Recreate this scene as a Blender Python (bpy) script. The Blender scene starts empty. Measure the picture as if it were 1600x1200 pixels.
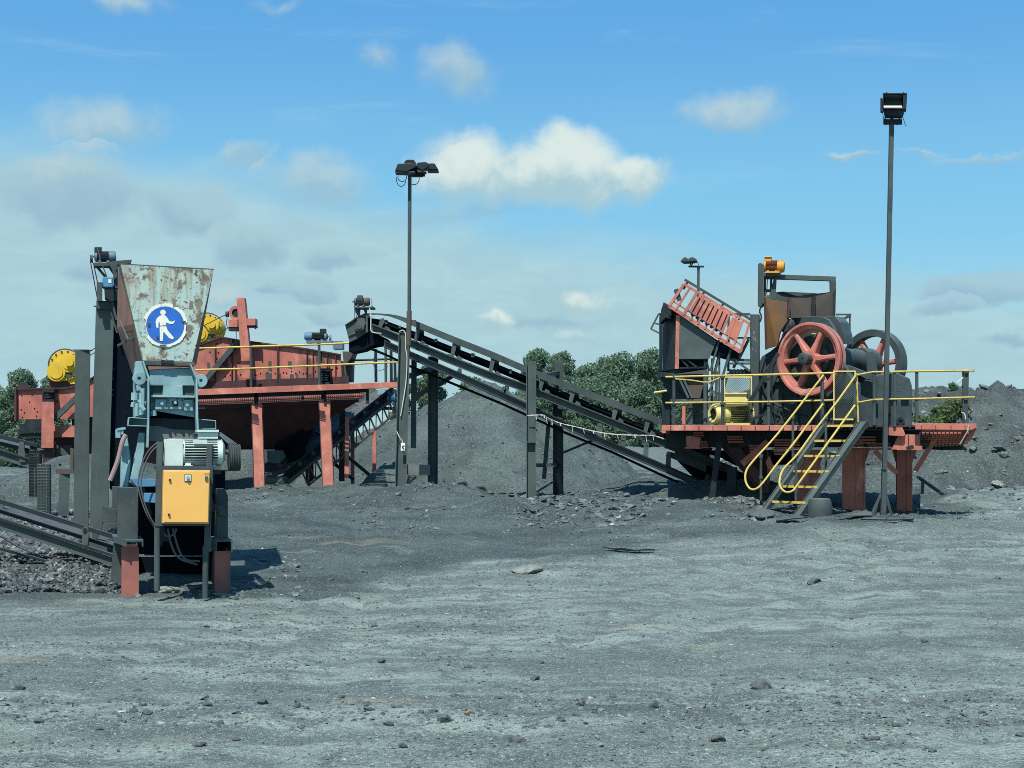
import bpy, bmesh, math, random
import numpy as np
from mathutils import Vector

random.seed(7)
rng = np.random.default_rng(11)
SC = bpy.context.scene
COL = SC.collection
F = 2311.0          # focal length in reference units (a short telephoto)
F0 = 1164.0; K = F / F0   # depths below are written for F0 and stretched by K
REF, ROT, U0 = 13.7, 0.0, 0.0
HY = 690.0          # horizon row
CZ = 1.7            # eye height
CAM = Vector((0, 0, CZ))
R = math.radians


def ctx(ref, rot=0.0, px0=800.0):
    """where the next things stand: their distance, and how far their front is turned from square"""
    global REF, ROT, U0
    REF, ROT, U0 = ref, rot, (px0 - 800.0) / F


def DD(d): return K * REF + (d - REF)


def W(px, py, d):
    u = (px - 800.0) / F; y = DD(d) * (1 - ROT * U0) / (1 - ROT * u)
    return Vector((u * y, y, CZ + (HY - py) / F * y))


def Wz(px, z, d):
    v = W(px, HY, d); v.z = z; return v


def EX(): return Vector((1, ROT, 0)).normalized()
def EY(): return Vector((-ROT, 1, 0)).normalized()


def on_plane(px, py, p0, n):
    r = Vector(((px - 800.0) / F, 1.0, (HY - py) / F))
    return CAM + r * ((p0 - CAM).dot(n) / r.dot(n))


# ------------------------------------------------------------------ noise / ground height
_T = np.random.default_rng(5).random((256, 256))


def vnoise(x, y):
    xi = np.floor(x).astype(int); yi = np.floor(y).astype(int)
    fx = x - xi; fy = y - yi
    fx = fx * fx * (3 - 2 * fx); fy = fy * fy * (3 - 2 * fy)
    a = _T[xi % 256, yi % 256]; b = _T[(xi + 1) % 256, yi % 256]
    c = _T[xi % 256, (yi + 1) % 256]; d = _T[(xi + 1) % 256, (yi + 1) % 256]
    return (a * (1 - fx) + b * fx) * (1 - fy) + (c * (1 - fx) + d * fx) * fy


def fbm(x, y, o=4, g=0.5):
    s = 0.0; a = 1.0; n = 0.0
    for k in range(o):
        s = s + a * (vnoise(x * 2 ** k + 17.3 * k, y * 2 ** k + 5.1 * k) - 0.5); n += a; a *= g
    return s / n


_kx = np.linspace(0, 420, 8401)
_kz = np.interp(_kx, [0, 5, 9.4, 10.6, 12.4, 15, 20, 30, 60, 420], [-.30, -.29, -.22, -.02, .40, .45, .50, .55, .8, 1.9])
_kz = np.convolve(np.pad(_kz, 12, mode='edge'), np.ones(25) / 25, mode='valid')
MOUNDS = [(650, 15.3, .32, .9, .6), (70, 9.9, .26, 1.3, .5), (90, 11.9, .30, 1.6, .8), (300, 11.5, .12, .9, .5), (545, 16.0, .22, .8, .5),
          (600, 13.9, .34, .55, .40), (705, 14.0, .36, .75, .45), (790, 13.0, .16, .5, .3), (520, 12.9, .15, .7, .3), (470, 14.6, .16, .9, .5), (760, 13.2, .12, .7, .35), (430, 16.6, .30, .8, .5), (520, 17.2, .25, .7, .5),
          (930, 14.4, .16, .8, .4), (1000, 16.9, .46, 1.0, .5), (1100, 16.6, .3, .9, .5), (1020, 14.0, .14, .9, .5), (1150, 13.9, .22, .7, .5), (960, 13.2, .16, 1.0, .4), (1075, 13.0, .20, .8, .4), (860, 13.6, .14, .6, .3),
          (1500, 15.5, .12, .9, .5), (1270, 11.2, .05, .25, .15), (560, 10.9, .07, .8, .3), (880, 10.6, .06, 1.0, .3)]


def zg(x, y):
    x = np.asarray(x, float); yw = np.asarray(y, float) / 1.4; y = np.asarray(y, float) / K
    z = np.interp(y, _kx, _kz)
    for (px, d, a, sx, sy) in MOUNDS:
        cx = (px - 800) / F0 * d
        z = z + a * np.exp(-((x - cx) / sx) ** 2 - ((y - d) / sy) ** 2)
    far = np.clip((y - 9) / 5, 0, 1)
    yw = yw * 1.4
    z = z + fbm(x * .25 + 3, yw * .22 + 9, 4) * (.10 + .20 * far)
    z = z + fbm(x * .55 + 31, yw * .7 + 7, 5) * (.04 + .26 * far)
    z = z + fbm(x * 2.1 + 11, yw * 2.3 + 2, 4) * (.016 + .05 * far)
    z = z + fbm(x * 7 + 5, yw * 7 + 2, 3) * .014
    rg = 1 - np.abs(fbm(x * 1.3 + 2, yw * 1.1 + 3, 5, .6)) * 6          # churned, sharp-edged ridges
    z = z + np.clip(rg, 0, 1) ** 2 * (.006 + .05 * far)
    # low rubble windrow crossing the foreground
    wr = np.exp(-((y - (5.35 + .10 * np.sin(x * .7) + .02 * x)) / .16) ** 2)
    z = z + wr * (.018 + .06 * np.clip(fbm(x * 3 + 8, y * 4, 3) + .15, 0, 1))
    # wheel ruts curving away on the right
    for (x0, k) in ((1.6, .06), (3.1, .06), (-1.5, -.02), (0.1, .11), (1.2, .11), (-2.6, .05), (-3.4, .05)):
        xc = x0 + k * (y - 5) ** 2
        z = z - (.03 + .012 * np.sin(yw * 9)) * np.exp(-((x - xc) / .20) ** 2) + .012 * np.exp(-((np.abs(x - xc) - .32) / .1) ** 2) * np.clip((y - 6) / 3, 0, 1) * np.clip((16 - y) / 3, 0, 1)
    return z


def zgs(x, y):
    return float(zg(x, y))


# ------------------------------------------------------------------ mesh collector
class MB:
    def __init__(s):
        s.v = []; s.f = []

    def add(s, vs, fs):
        o = len(s.v)
        s.v += [Vector(v) for v in vs]
        s.f += [[i + o for i in f] for f in fs]

    def prism(s, pts, vec):
        n = len(pts); vec = Vector(vec)
        vs = list(pts) + [Vector(p) + vec for p in pts]
        fs = [list(range(n))[::-1], [n + i for i in range(n)]]
        fs += [[i, (i + 1) % n, n + (i + 1) % n, n + i] for i in range(n)]
        s.add(vs, fs); return s

    def pp(s, pts, d, t):
        return s.prism([W(x, y, d) for x, y in pts], EY() * t)

    def prect(s, x0, y0, x1, y1, d, t):
        return s.pp([(x0, y0), (x1, y0), (x1, y1), (x0, y1)], d, t)

    def bar(s, p, q, w, h, up=(0, 0, 1)):
        p = Vector(p); q = Vector(q); a = (q - p)
        if a.length < 1e-6: return s
        a.normalize(); up = Vector(up)
        if abs(a.dot(up)) > .95: up = Vector((0, 1, 0))
        sd = a.cross(up).normalized(); u = sd.cross(a).normalized()
        c = [sd * w / 2 + u * h / 2, -sd * w / 2 + u * h / 2, -sd * w / 2 - u * h / 2, sd * w / 2 - u * h / 2]
        s.prism([p + k for k in c], q - p); return s

    def pbar(s, x1, y1, x2, y2, d, w, h, d2=None):
        return s.bar(W(x1, y1, d), W(x2, y2, d2 or d), w, h)

    def section(s, p, q, w, dp, t, kind='I', side=None):
        """steel section from p to q: I = two flanges and a web, C = channel; w across side, dp deep"""
        p = Vector(p); q = Vector(q); a = (q - p).normalized(); sd = Vector(side) if side else (EX() if ROT else Vector((p.y, -p.x, 0)))
        sd = (sd - a * sd.dot(a)).normalized(); n = a.cross(sd).normalized()
        if n.y > 0: n = -n      # n points to the viewer side

        def b(o, ww, dd):
            s.prism([p + o + sd * ww / 2 + n * dd / 2, p + o - sd * ww / 2 + n * dd / 2, p + o - sd * ww / 2 - n * dd / 2, p + o + sd * ww / 2 - n * dd / 2], q - p)
        if kind == 'I':       # flanges face the viewer
            b(n * (dp / 2 - t / 2), w, t); b(-n * (dp / 2 - t / 2), w, t); b(Vector(), t, dp - 2 * t)
        elif kind == 'H':     # web faces the viewer
            b(sd * (w / 2 - t / 2), t, dp); b(-sd * (w / 2 - t / 2), t, dp); b(Vector(), w - 2 * t, t)
        else:                 # channel, web to the viewer
            b(n * (dp / 2 - t / 2), w, t); b(sd * (w / 2 - t / 2) - n * t / 2, t, dp - t); b(-sd * (w / 2 - t / 2) - n * t / 2, t, dp - t)
        return s

    def tube(s, pts, r, n=8):
        pts = [Vector(p) for p in pts]; m = len(pts); rings = []
        prev = None
        for i, p in enumerate(pts):
            a = (pts[min(i + 1, m - 1)] - pts[max(i - 1, 0)])
            a.normalize()
            ref = prev if prev is not None else (Vector((0, 0, 1)) if abs(a.z) < .9 else Vector((1, 0, 0)))
            b = (ref - a * ref.dot(a)).normalized(); c = a.cross(b); prev = b
            rr = r[i] if isinstance(r, (list, tuple)) else r
            rings.append([p + (b * math.cos(k * 2 * math.pi / n) + c * math.sin(k * 2 * math.pi / n)) * rr for k in range(n)])
        vs = [v for g in rings for v in g]
        fs = [[i * n + k, i * n + (k + 1) % n, (i + 1) * n + (k + 1) % n, (i + 1) * n + k] for i in range(m - 1) for k in range(n)]
        fs += [list(range(n))[::-1], [(m - 1) * n + k for k in range(n)]]
        s.add(vs, fs); return s

    def cyl(s, p, q, r, r2=None, n=20):
        return s.tube([p, q], [r, r if r2 is None else r2], n)

    def lathe(s, o, axis, prof, n=40, closed=True):
        o = Vector(o); a = Vector(axis).normalized()
        ref = Vector((0, 0, 1)) if abs(a.z) < .9 else Vector((1, 0, 0))
        b = (ref - a * ref.dot(a)).normalized(); c = a.cross(b); m = len(prof)
        vs = [o + a * t + (b * math.cos(k * 2 * math.pi / n) + c * math.sin(k * 2 * math.pi / n)) * max(r, 1e-4) for (r, t) in prof for k in range(n)]
        fs = [[i * n + k, i * n + (k + 1) % n, ((i + 1) % m) * n + (k + 1) % n, ((i + 1) % m) * n + k] for i in range(m if closed else m - 1) for k in range(n)]
        s.add(vs, fs); return s

    def box(s, c, sx, sy, sz, rz=0.0):
        c = Vector(c); X = Vector((math.cos(rz), math.sin(rz), 0)) * sx / 2; Y = Vector((-math.sin(rz), math.cos(rz), 0)) * sy / 2
        z = Vector((0, 0, sz / 2))
        s.prism([c - X - Y - z, c + X - Y - z, c + X + Y - z, c - X + Y - z], (0, 0, sz)); return s


ORG = {}


APART = {'cable', 'stiffener', 'worn_patch', 'toe_grating', 'post_brace', 'hanger', 'cross_arm', 'arm_bracket', 'sign_patch', 'end_beam', 'tube', 'ladder_rung', 'panel_rib', 'rail_bracket',
         'adjuster_plate', 'blue_base_plate', 'support_arm', 'frame_bar', 'frame_slot', 'cross_member', 'prop', 'diagonal_brace', 'brace', 'bare_patch', 'toggle_lug', 'end_panel', 'clamp_block',
         'frame_post', 'funnel_rib', 'strut', 'spring_bracket', 'gusset_rib', 'drive_belt', 'cover_plate', 'rag_tie', 'bearing_housing', 'tail_plate', 'head_plate', 'grease_pipe', 'skirt_frame', 'plate_edge'}


def islands(mb):
    par = list(range(len(mb.v)))

    def find(i):
        while par[i] != i: par[i] = par[par[i]]; i = par[i]
        return i
    for f in mb.f:
        for i in f[1:]: par[find(i)] = find(f[0])
    groups = {}
    for f in mb.f: groups.setdefault(find(f[0]), []).append(f)
    out = []
    for fs in groups.values():
        ids = sorted({i for f in fs for i in f}); k = {j: n for n, j in enumerate(ids)}
        m = MB(); m.v = [mb.v[i] for i in ids]; m.f = [[k[i] for i in f] for f in fs]; out.append(m)
    return out


def build(name, mb, mat, parent=None, smooth=False, bevel=0.0, solid=0.0):
    if name in APART and parent is not None:
        parts = islands(mb)
        if len(parts) > 1: return [build1(name, m, mat, parent, smooth, bevel, solid) for m in parts][0]
    return build1(name, mb, mat, parent, smooth, bevel, solid)


def build1(name, mb, mat, parent=None, smooth=False, bevel=0.0, solid=0.0):
    org = ORG[parent.name] if parent is not None else Vector((0, 0, 0))
    me = bpy.data.meshes.new(name)
    me.from_pydata([tuple(v - org) for v in mb.v], [], mb.f)
    bm = bmesh.new(); bm.from_mesh(me)
    bmesh.ops.recalc_face_normals(bm, faces=bm.faces)
    bm.to_mesh(me); bm.free()
    me.materials.append(mat)
    o = bpy.data.objects.new(name, me); COL.objects.link(o)
    if parent is not None: o.parent = parent
    ORG[o.name] = org.copy()
    if smooth:
        me.polygons.foreach_set('use_smooth', [True] * len(me.polygons))
        try:
            me.set_sharp_from_angle(angle=R(35))
        except Exception:
            pass
    if solid:
        md = o.modifiers.new('thickness', 'SOLIDIFY'); md.thickness = solid; md.offset = -1
    if bevel:
        md = o.modifiers.new('edge', 'BEVEL'); md.width = bevel; md.segments = 1; md.limit_method = 'ANGLE'; md.angle_limit = R(40)
    return o


def thing(name, label, cat, base, group=None):
    o = bpy.data.objects.new(name, None); COL.objects.link(o)
    o.location = base; o.empty_display_size = .2
    o['label'] = label; o['category'] = cat
    if group: o['group'] = group
    ORG[o.name] = Vector(base)
    return o


def solo(name, mb, mat, label, cat, base, group=None, **kw):
    """a thing that is one mesh: its origin at base"""
    me_org = Vector(base)
    for i, v in enumerate(mb.v): mb.v[i] = v - me_org
    o = build(name, mb, mat, None, **kw)
    o.location = me_org; o['label'] = label; o['category'] = cat
    if group: o['group'] = group
    return o


# ------------------------------------------------------------------ materials
def new_mat(name):
    m = bpy.data.materials.new(name); m.use_nodes = True
    nt = m.node_tree; b = nt.nodes['Principled BSDF']
    return m, nt, b


def nd(nt, typ, **kw):
    n = nt.nodes.new(typ)
    for k, v in kw.items(): setattr(n, k, v)
    return n


def noise(nt, vec, scale, detail=4, rough=.55, dist=0.0):
    n = nd(nt, 'ShaderNodeTexNoise'); n.inputs['Scale'].default_value = scale; n.inputs['Detail'].default_value = detail
    n.inputs['Roughness'].default_value = rough; n.inputs['Distortion'].default_value = dist
    nt.links.new(vec, n.inputs['Vector']); return n.outputs['Fac']


def ramp(nt, fac, lo, hi, a=0.0, b=1.0):
    n = nd(nt, 'ShaderNodeMapRange'); n.interpolation_type = 'SMOOTHSTEP'
    n.inputs['From Min'].default_value = lo; n.inputs['From Max'].default_value = hi
    n.inputs['To Min'].default_value = a; n.inputs['To Max'].default_value = b
    nt.links.new(fac, n.inputs['Value']); return n.outputs['Result']


def mixc(nt, fac, c1, c2):
    n = nd(nt, 'ShaderNodeMix', data_type='RGBA')
    for sock, c in ((n.inputs[6], c1), (n.inputs[7], c2)):
        if isinstance(c, tuple): sock.default_value = (*c, 1)
        else: nt.links.new(c, sock)
    if isinstance(fac, float): n.inputs[0].default_value = fac
    else: nt.links.new(fac, n.inputs[0])
    return n.outputs[2]


def mth(nt, op, a, b=None):
    n = nd(nt, 'ShaderNodeMath', operation=op)
    for i, v in enumerate((a, b)):
        if v is None: continue
        if isinstance(v, (int, float)): n.inputs[i].default_value = v
        else: nt.links.new(v, n.inputs[i])
    return n.outputs[0]


def coords(nt, scale=(1, 1, 1)):
    tc = nd(nt, 'ShaderNodeTexCoord')
    if scale == (1, 1, 1): return tc.outputs['Object']
    mp = nd(nt, 'ShaderNodeMapping'); mp.inputs['Scale'].default_value = scale
    nt.links.new(tc.outputs['Object'], mp.inputs['Vector']); return mp.outputs['Vector']


def paint(name, col, col2=None, wear=(.10, .075, .06), wear_amt=.35, dust=(.075, .085, .088), dust_amt=.4, scale=2.2, rough=.6, bump=.15, metal=0.0, spec=.25, ledge=.75, fade=None):
    """weathered paint: two tones, chips and vertical runs of wear, patches of coal dust"""
    m, nt, b = new_mat(name)
    v = coords(nt); vs = coords(nt, (6, 6, .7))
    col2 = col2 or tuple(c * .72 for c in col)
    c = mixc(nt, ramp(nt, noise(nt, v, scale, 5), .35, .68), col, col2)
    if fade:
        c = mixc(nt, ramp(nt, noise(nt, coords(nt, (1.3, 1.3, .8)), 1.9, 7, .68, .6), .53, .68, 0, .8), c, fade)
    run = noise(nt, vs, 2.0, 5, .6)
    c = mixc(nt, ramp(nt, run, .56, .78, 0, dust_amt), c, dust)
    blot = noise(nt, v, scale * .8 + .6, 6, .62, .6)
    c = mixc(nt, ramp(nt, blot, .56, .74, 0, dust_amt), c, dust)
    chip = noise(nt, v, scale * 6, 7, .65)
    th = .72 - .2 * wear_amt
    c = mixc(nt, ramp(nt, chip, th, th + .05, 0, .9), c, wear)
    if ledge:
        # coal dust lying on ledges and other upward faces
        gn = nd(nt, 'ShaderNodeNewGeometry'); sx = nd(nt, 'ShaderNodeSeparateXYZ'); nt.links.new(gn.outputs['True Normal'], sx.inputs[0])
        up = mth(nt, 'MULTIPLY', ramp(nt, sx.outputs[2], .45, .9), ramp(nt, noise(nt, v, 9, 4, .6), .30, .55, .35, 1))
        c = mixc(nt, mth(nt, 'MULTIPLY', up, ledge), c, (.105, .122, .118))
    run2 = noise(nt, coords(nt, (11, 11, .9)), 1.7, 5, .65)
    c = mixc(nt, ramp(nt, run2, .60, .76, 0, min(.85, wear_amt * 2.2)), c, wear)
    nt.links.new(c, b.inputs['Base Color'])
    b.inputs['Roughness'].default_value = rough; b.inputs['Metallic'].default_value = metal
    b.inputs['Specular IOR Level'].default_value = spec
    bp = nd(nt, 'ShaderNodeBump'); bp.inputs['Strength'].default_value = bump; bp.inputs['Distance'].default_value = .01
    nt.links.new(noise(nt, v, 14, 6, .6), bp.inputs['Height']); nt.links.new(bp.outputs['Normal'], b.inputs['Normal'])
    return m


M = {}
M['red'] = paint('faded_red_paint', (.53, .182, .128), (.37, .125, .095), fade=(.64, .295, .215), wear=(.15, .11, .10), wear_amt=.25, dust=(.19, .115, .10), dust_amt=.6)
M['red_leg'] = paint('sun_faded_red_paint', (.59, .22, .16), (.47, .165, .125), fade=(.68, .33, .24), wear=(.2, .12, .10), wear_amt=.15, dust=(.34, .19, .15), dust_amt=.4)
M['red_body'] = paint('dusty_screen_red_paint', (.46, .152, .112), (.29, .100, .083), fade=(.56, .245, .185), wear=(.13, .10, .095), wear_amt=.3, dust=(.17, .105, .095), dust_amt=.65)
M['red_wheel'] = paint('wheel_red_paint', (.53, .172, .128), (.39, .128, .102), fade=(.63, .29, .22), wear_amt=.15, dust=(.27, .16, .14), dust_amt=.6)
M['red_dark'] = paint('shade_dark_red_paint', (.085, .036, .036), (.045, .026, .030), wear_amt=.3, dust=(.03, .032, .036), dust_amt=.7)  # red paint darkened so its colour carries the shade under screen and deck
M['steel'] = paint('dusty_grey_steel', (.064, .086, .086), (.043, .059, .062), wear=(.13, .15, .145), wear_amt=.12, dust=(.10, .115, .11), dust_amt=.5)
M['steel_light'] = paint('pale_dusty_steel', (.078, .107, .103), (.056, .078, .078), wear=(.2, .2, .18), wear_amt=.1, dust=(.11, .135, .13), dust_amt=.5)
M['steel_dark'] = paint('dark_coated_steel', (.019, .029, .034), (.011, .019, .026), wear=(.07, .075, .075), wear_amt=.2, dust=(.045, .054, .056), dust_amt=.6)
M['black'] = paint('black_rubber_and_shade', (.004, .009, .016), (.003, .007, .013), wear=(.012, .018, .024), wear_amt=.15, dust=(.009, .015, .022), dust_amt=.5, rough=.9, spec=.08)  # belt rubber; its navy black also paints shade in recesses and on casings
M['belt'] = paint('worn_belt_rubber', (.020, .028, .032), (.012, .018, .023), wear=(.05, .055, .055), wear_amt=.1, dust=(.05, .058, .06), dust_amt=.6, rough=.7)
M['crusher'] = paint('graphite_machine_paint', (.058, .082, .085), (.036, .053, .058), wear=(.1, .105, .1), wear_amt=.12, dust=(.075, .086, .085), dust_amt=.5, rough=.5)
M['yellow'] = paint('safety_yellow_paint', (.64, .475, .115), (.54, .40, .10), wear=(.10, .09, .06), wear_amt=.6, dust=(.36, .33, .2), dust_amt=.65, scale=4)
M['yellow_pale'] = paint('pale_yellow_paint', (.72, .60, .20), (.62, .52, .18), wear=(.2, .17, .1), wear_amt=.2, dust=(.4, .36, .2), dust_amt=.3)
M['yellow_deep'] = paint('deep_yellow_paint', (.66, .44, .035), (.56, .37, .03), wear=(.10, .09, .06), wear_amt=.2, dust=(.3, .24, .08), dust_amt=.3)
M['orange'] = paint('orange_motor_paint', (.70, .33, .055), (.58, .26, .045), wear=(.2, .09, .03), wear_amt=.25, dust=(.4, .22, .08), dust_amt=.3)
M['orange_fin'] = paint('rusty_fin_iron', (.28, .085, .022), (.2, .06, .018), wear=(.12, .06, .03), wear_amt=.3, dust=(.2, .1, .05), dust_amt=.4)
M['cabinet'] = paint('cabinet_orange_paint', (.83, .465, .125), (.80, .445, .12), wear=(.42, .25, .10), wear_amt=.12, dust=(.62, .38, .14), dust_amt=.4, rough=.45, bump=.03)
M['blue_pale'] = paint('pale_blue_paint', (.25, .41, .43), (.18, .31, .34), wear=(.13, .11, .085), wear_amt=.35, dust=(.13, .16, .16), dust_amt=.55, scale=3)
M['blue_mid'] = paint('clear_blue_paint', (.10, .27, .45), (.08, .21, .36), wear=(.1, .1, .09), wear_amt=.2, dust=(.12, .17, .2), dust_amt=.4)
M['blue_grey'] = paint('blue_grey_motor_paint', (.13, .20, .25), (.10, .15, .20), wear=(.08, .08, .08), wear_amt=.25, dust=(.12, .14, .15), dust_amt=.5)
M['white'] = paint('off_white_motor_paint', (.55, .66, .60), (.48, .58, .53), wear=(.2, .2, .16), wear_amt=.12, dust=(.3, .36, .33), dust_amt=.3)
M['cream'] = paint('cream_sign_paint', (.80, .80, .68), (.70, .70, .58), wear=(.22, .18, .12), wear_amt=.5, dust=(.6, .58, .46), dust_amt=.3, scale=5, bump=.05)
M['sign_blue'] = paint('sign_blue_paint', (.028, .145, .52), (.024, .125, .46), wear=(.07, .10, .18), wear_amt=.35, dust=(.07, .20, .46), dust_amt=.5, scale=5, bump=.05)
M['rust'] = paint('rusty_plate', (.19, .095, .03), (.12, .075, .045), wear=(.06, .055, .05), wear_amt=.2, dust=(.075, .08, .075), dust_amt=.8, scale=1.6, rough=.75)
M['rust_grey'] = paint('rusty_grey_plate', (.095, .075, .058), (.07, .07, .062), wear=(.05, .05, .048), wear_amt=.2, dust=(.07, .08, .078), dust_amt=.7, scale=1.6, rough=.75)
M['concrete'] = paint('grey_concrete', (.17, .19, .18), (.12, .14, .135), wear=(.22, .23, .21), wear_amt=.2, dust=(.1, .12, .12), dust_amt=.5)
M['cable'] = paint('grey_cable', (.10, .11, .115), (.07, .08, .085), wear_amt=0, dust_amt=.2)
M['cable_dark'] = paint('black_cable', (.02, .025, .03), (.015, .02, .025), wear_amt=0, dust_amt=.2)
M['tape'] = paint('pale_tape', (.62, .64, .56), (.5, .52, .46), wear_amt=0, dust_amt=.3)
M['sheet'] = paint('flattened_metal_sheet', (.09, .105, .105), (.06, .075, .078), wear_amt=.1, dust_amt=.4)
M['pink_pipe'] = paint('faded_pink_hose', (.34, .25, .24), (.28, .2, .19), wear_amt=.2, dust_amt=.3)


def hopper_mat():
    m, nt, b = new_mat('peeling_pale_blue_hopper_paint')
    v = coords(nt); vs = coords(nt, (9, 9, .55))
    c = mixc(nt, ramp(nt, noise(nt, v, 2.5, 5), .35, .7), (.36, .50, .46), (.42, .52, .44))
    c = mixc(nt, ramp(nt, noise(nt, vs, 1.0, 6, .65), .44, .66, 0, .8), c, (.25, .20, .125))
    c = mixc(nt, ramp(nt, noise(nt, coords(nt, (14, 14, .8)), 1.3, 5, .6), .55, .72, 0, .6), c, (.50, .50, .36))
    blot = noise(nt, v, 2.6, 7, .68, .4)
    c = mixc(nt, ramp(nt, blot, .555, .61, 0, .9), c, (.14, .11, .08))
    c = mixc(nt, ramp(nt, noise(nt, coords(nt, (5, 5, 1.6)), 1.5, 7, .7, .3), .565, .62, 0, .85), c, (.17, .125, .085))
    c = mixc(nt, ramp(nt, noise(nt, v, 7.5, 6, .7, .5), .545, .59, 0, .85), c, (.12, .092, .066))
    c = mixc(nt, ramp(nt, noise(nt, v, 1.5, 6, .6), .60, .72, 0, .7), c, (.26, .12, .085))
    spk = noise(nt, v, 17, 3, .5)
    c = mixc(nt, ramp(nt, spk, .645, .68, 0, .95), c, (.07, .055, .045))
    nt.links.new(c, b.inputs['Base Color']); b.inputs['Roughness'].default_value = .65
    bp = nd(nt, 'ShaderNodeBump'); bp.inputs['Strength'].default_value = .25; bp.inputs['Distance'].default_value = .01
    nt.links.new(blot, bp.inputs['Height']); nt.links.new(bp.outputs['Normal'], b.inputs['Normal'])
    return m


M['red_grimy'] = paint('grimy_red_paint', (.34, .125, .10), (.22, .095, .085), wear=(.12, .10, .095), wear_amt=.3, dust=(.085, .09, .088), dust_amt=.85)
M['hopper'] = hopper_mat()


def rust_side_mat():
    return paint('rusty_brown_hopper_side', (.21, .115, .085), (.13, .085, .07), wear=(.28, .27, .23), wear_amt=.25, dust=(.09, .085, .08), dust_amt=.6, scale=2.5, rough=.8)


M['hopper_side'] = rust_side_mat()


def glass_mat():
    m, nt, b = new_mat('floodlight_glass')
    b.inputs['Base Color'].default_value = (.75, .76, .66, 1); b.inputs['Roughness'].default_value = .12
    b.inputs['Metallic'].default_value = .25
    return m


M['glass'] = glass_mat()


def stone_mat(name, dark, light, extra=None, scale=3.0):
    m, nt, b = new_mat(name)
    v = coords(nt)
    g = nd(nt, 'ShaderNodeNewGeometry')
    c = mixc(nt, ramp(nt, g.outputs['Random Per Island'], 0, 1), dark, light)
    if extra:
        n = nd(nt, 'ShaderNodeMath', operation='FRACT'); nt.links.new(mth(nt, 'MULTIPLY', g.outputs['Random Per Island'], 37.7), n.inputs[0])
        c = mixc(nt, ramp(nt, n.outputs[0], .90, .96), c, extra)
    c = mixc(nt, ramp(nt, noise(nt, v, scale * 6, 5), .35, .7), c, dark)
    nt.links.new(c, b.inputs['Base Color']); b.inputs['Roughness'].default_value = .7
    bp = nd(nt, 'ShaderNodeBump'); bp.inputs['Strength'].default_value = .4; bp.inputs['Distance'].default_value = .01
    nt.links.new(noise(nt, v, 30, 5), bp.inputs['Height']); nt.links.new(bp.outputs['Normal'], b.inputs['Normal'])
    return m


M['stone'] = stone_mat('dark_coal_stone', (.035, .045, .05), (.10, .12, .12))
M['stone_light'] = stone_mat('pale_slab_stone', (.12, .14, .125), (.25, .265, .22))
M['stone_orange'] = stone_mat('orange_stone', (.25, .13, .06), (.36, .18, .08))
M['gravel'] = stone_mat('coal_gravel', (.035, .045, .05), (.14, .17, .17), (.32, .33, .28))
M['pebble'] = stone_mat('ground_pebbles', (.050, .064, .064), (.165, .20, .19), (.34, .37, .32))


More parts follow.
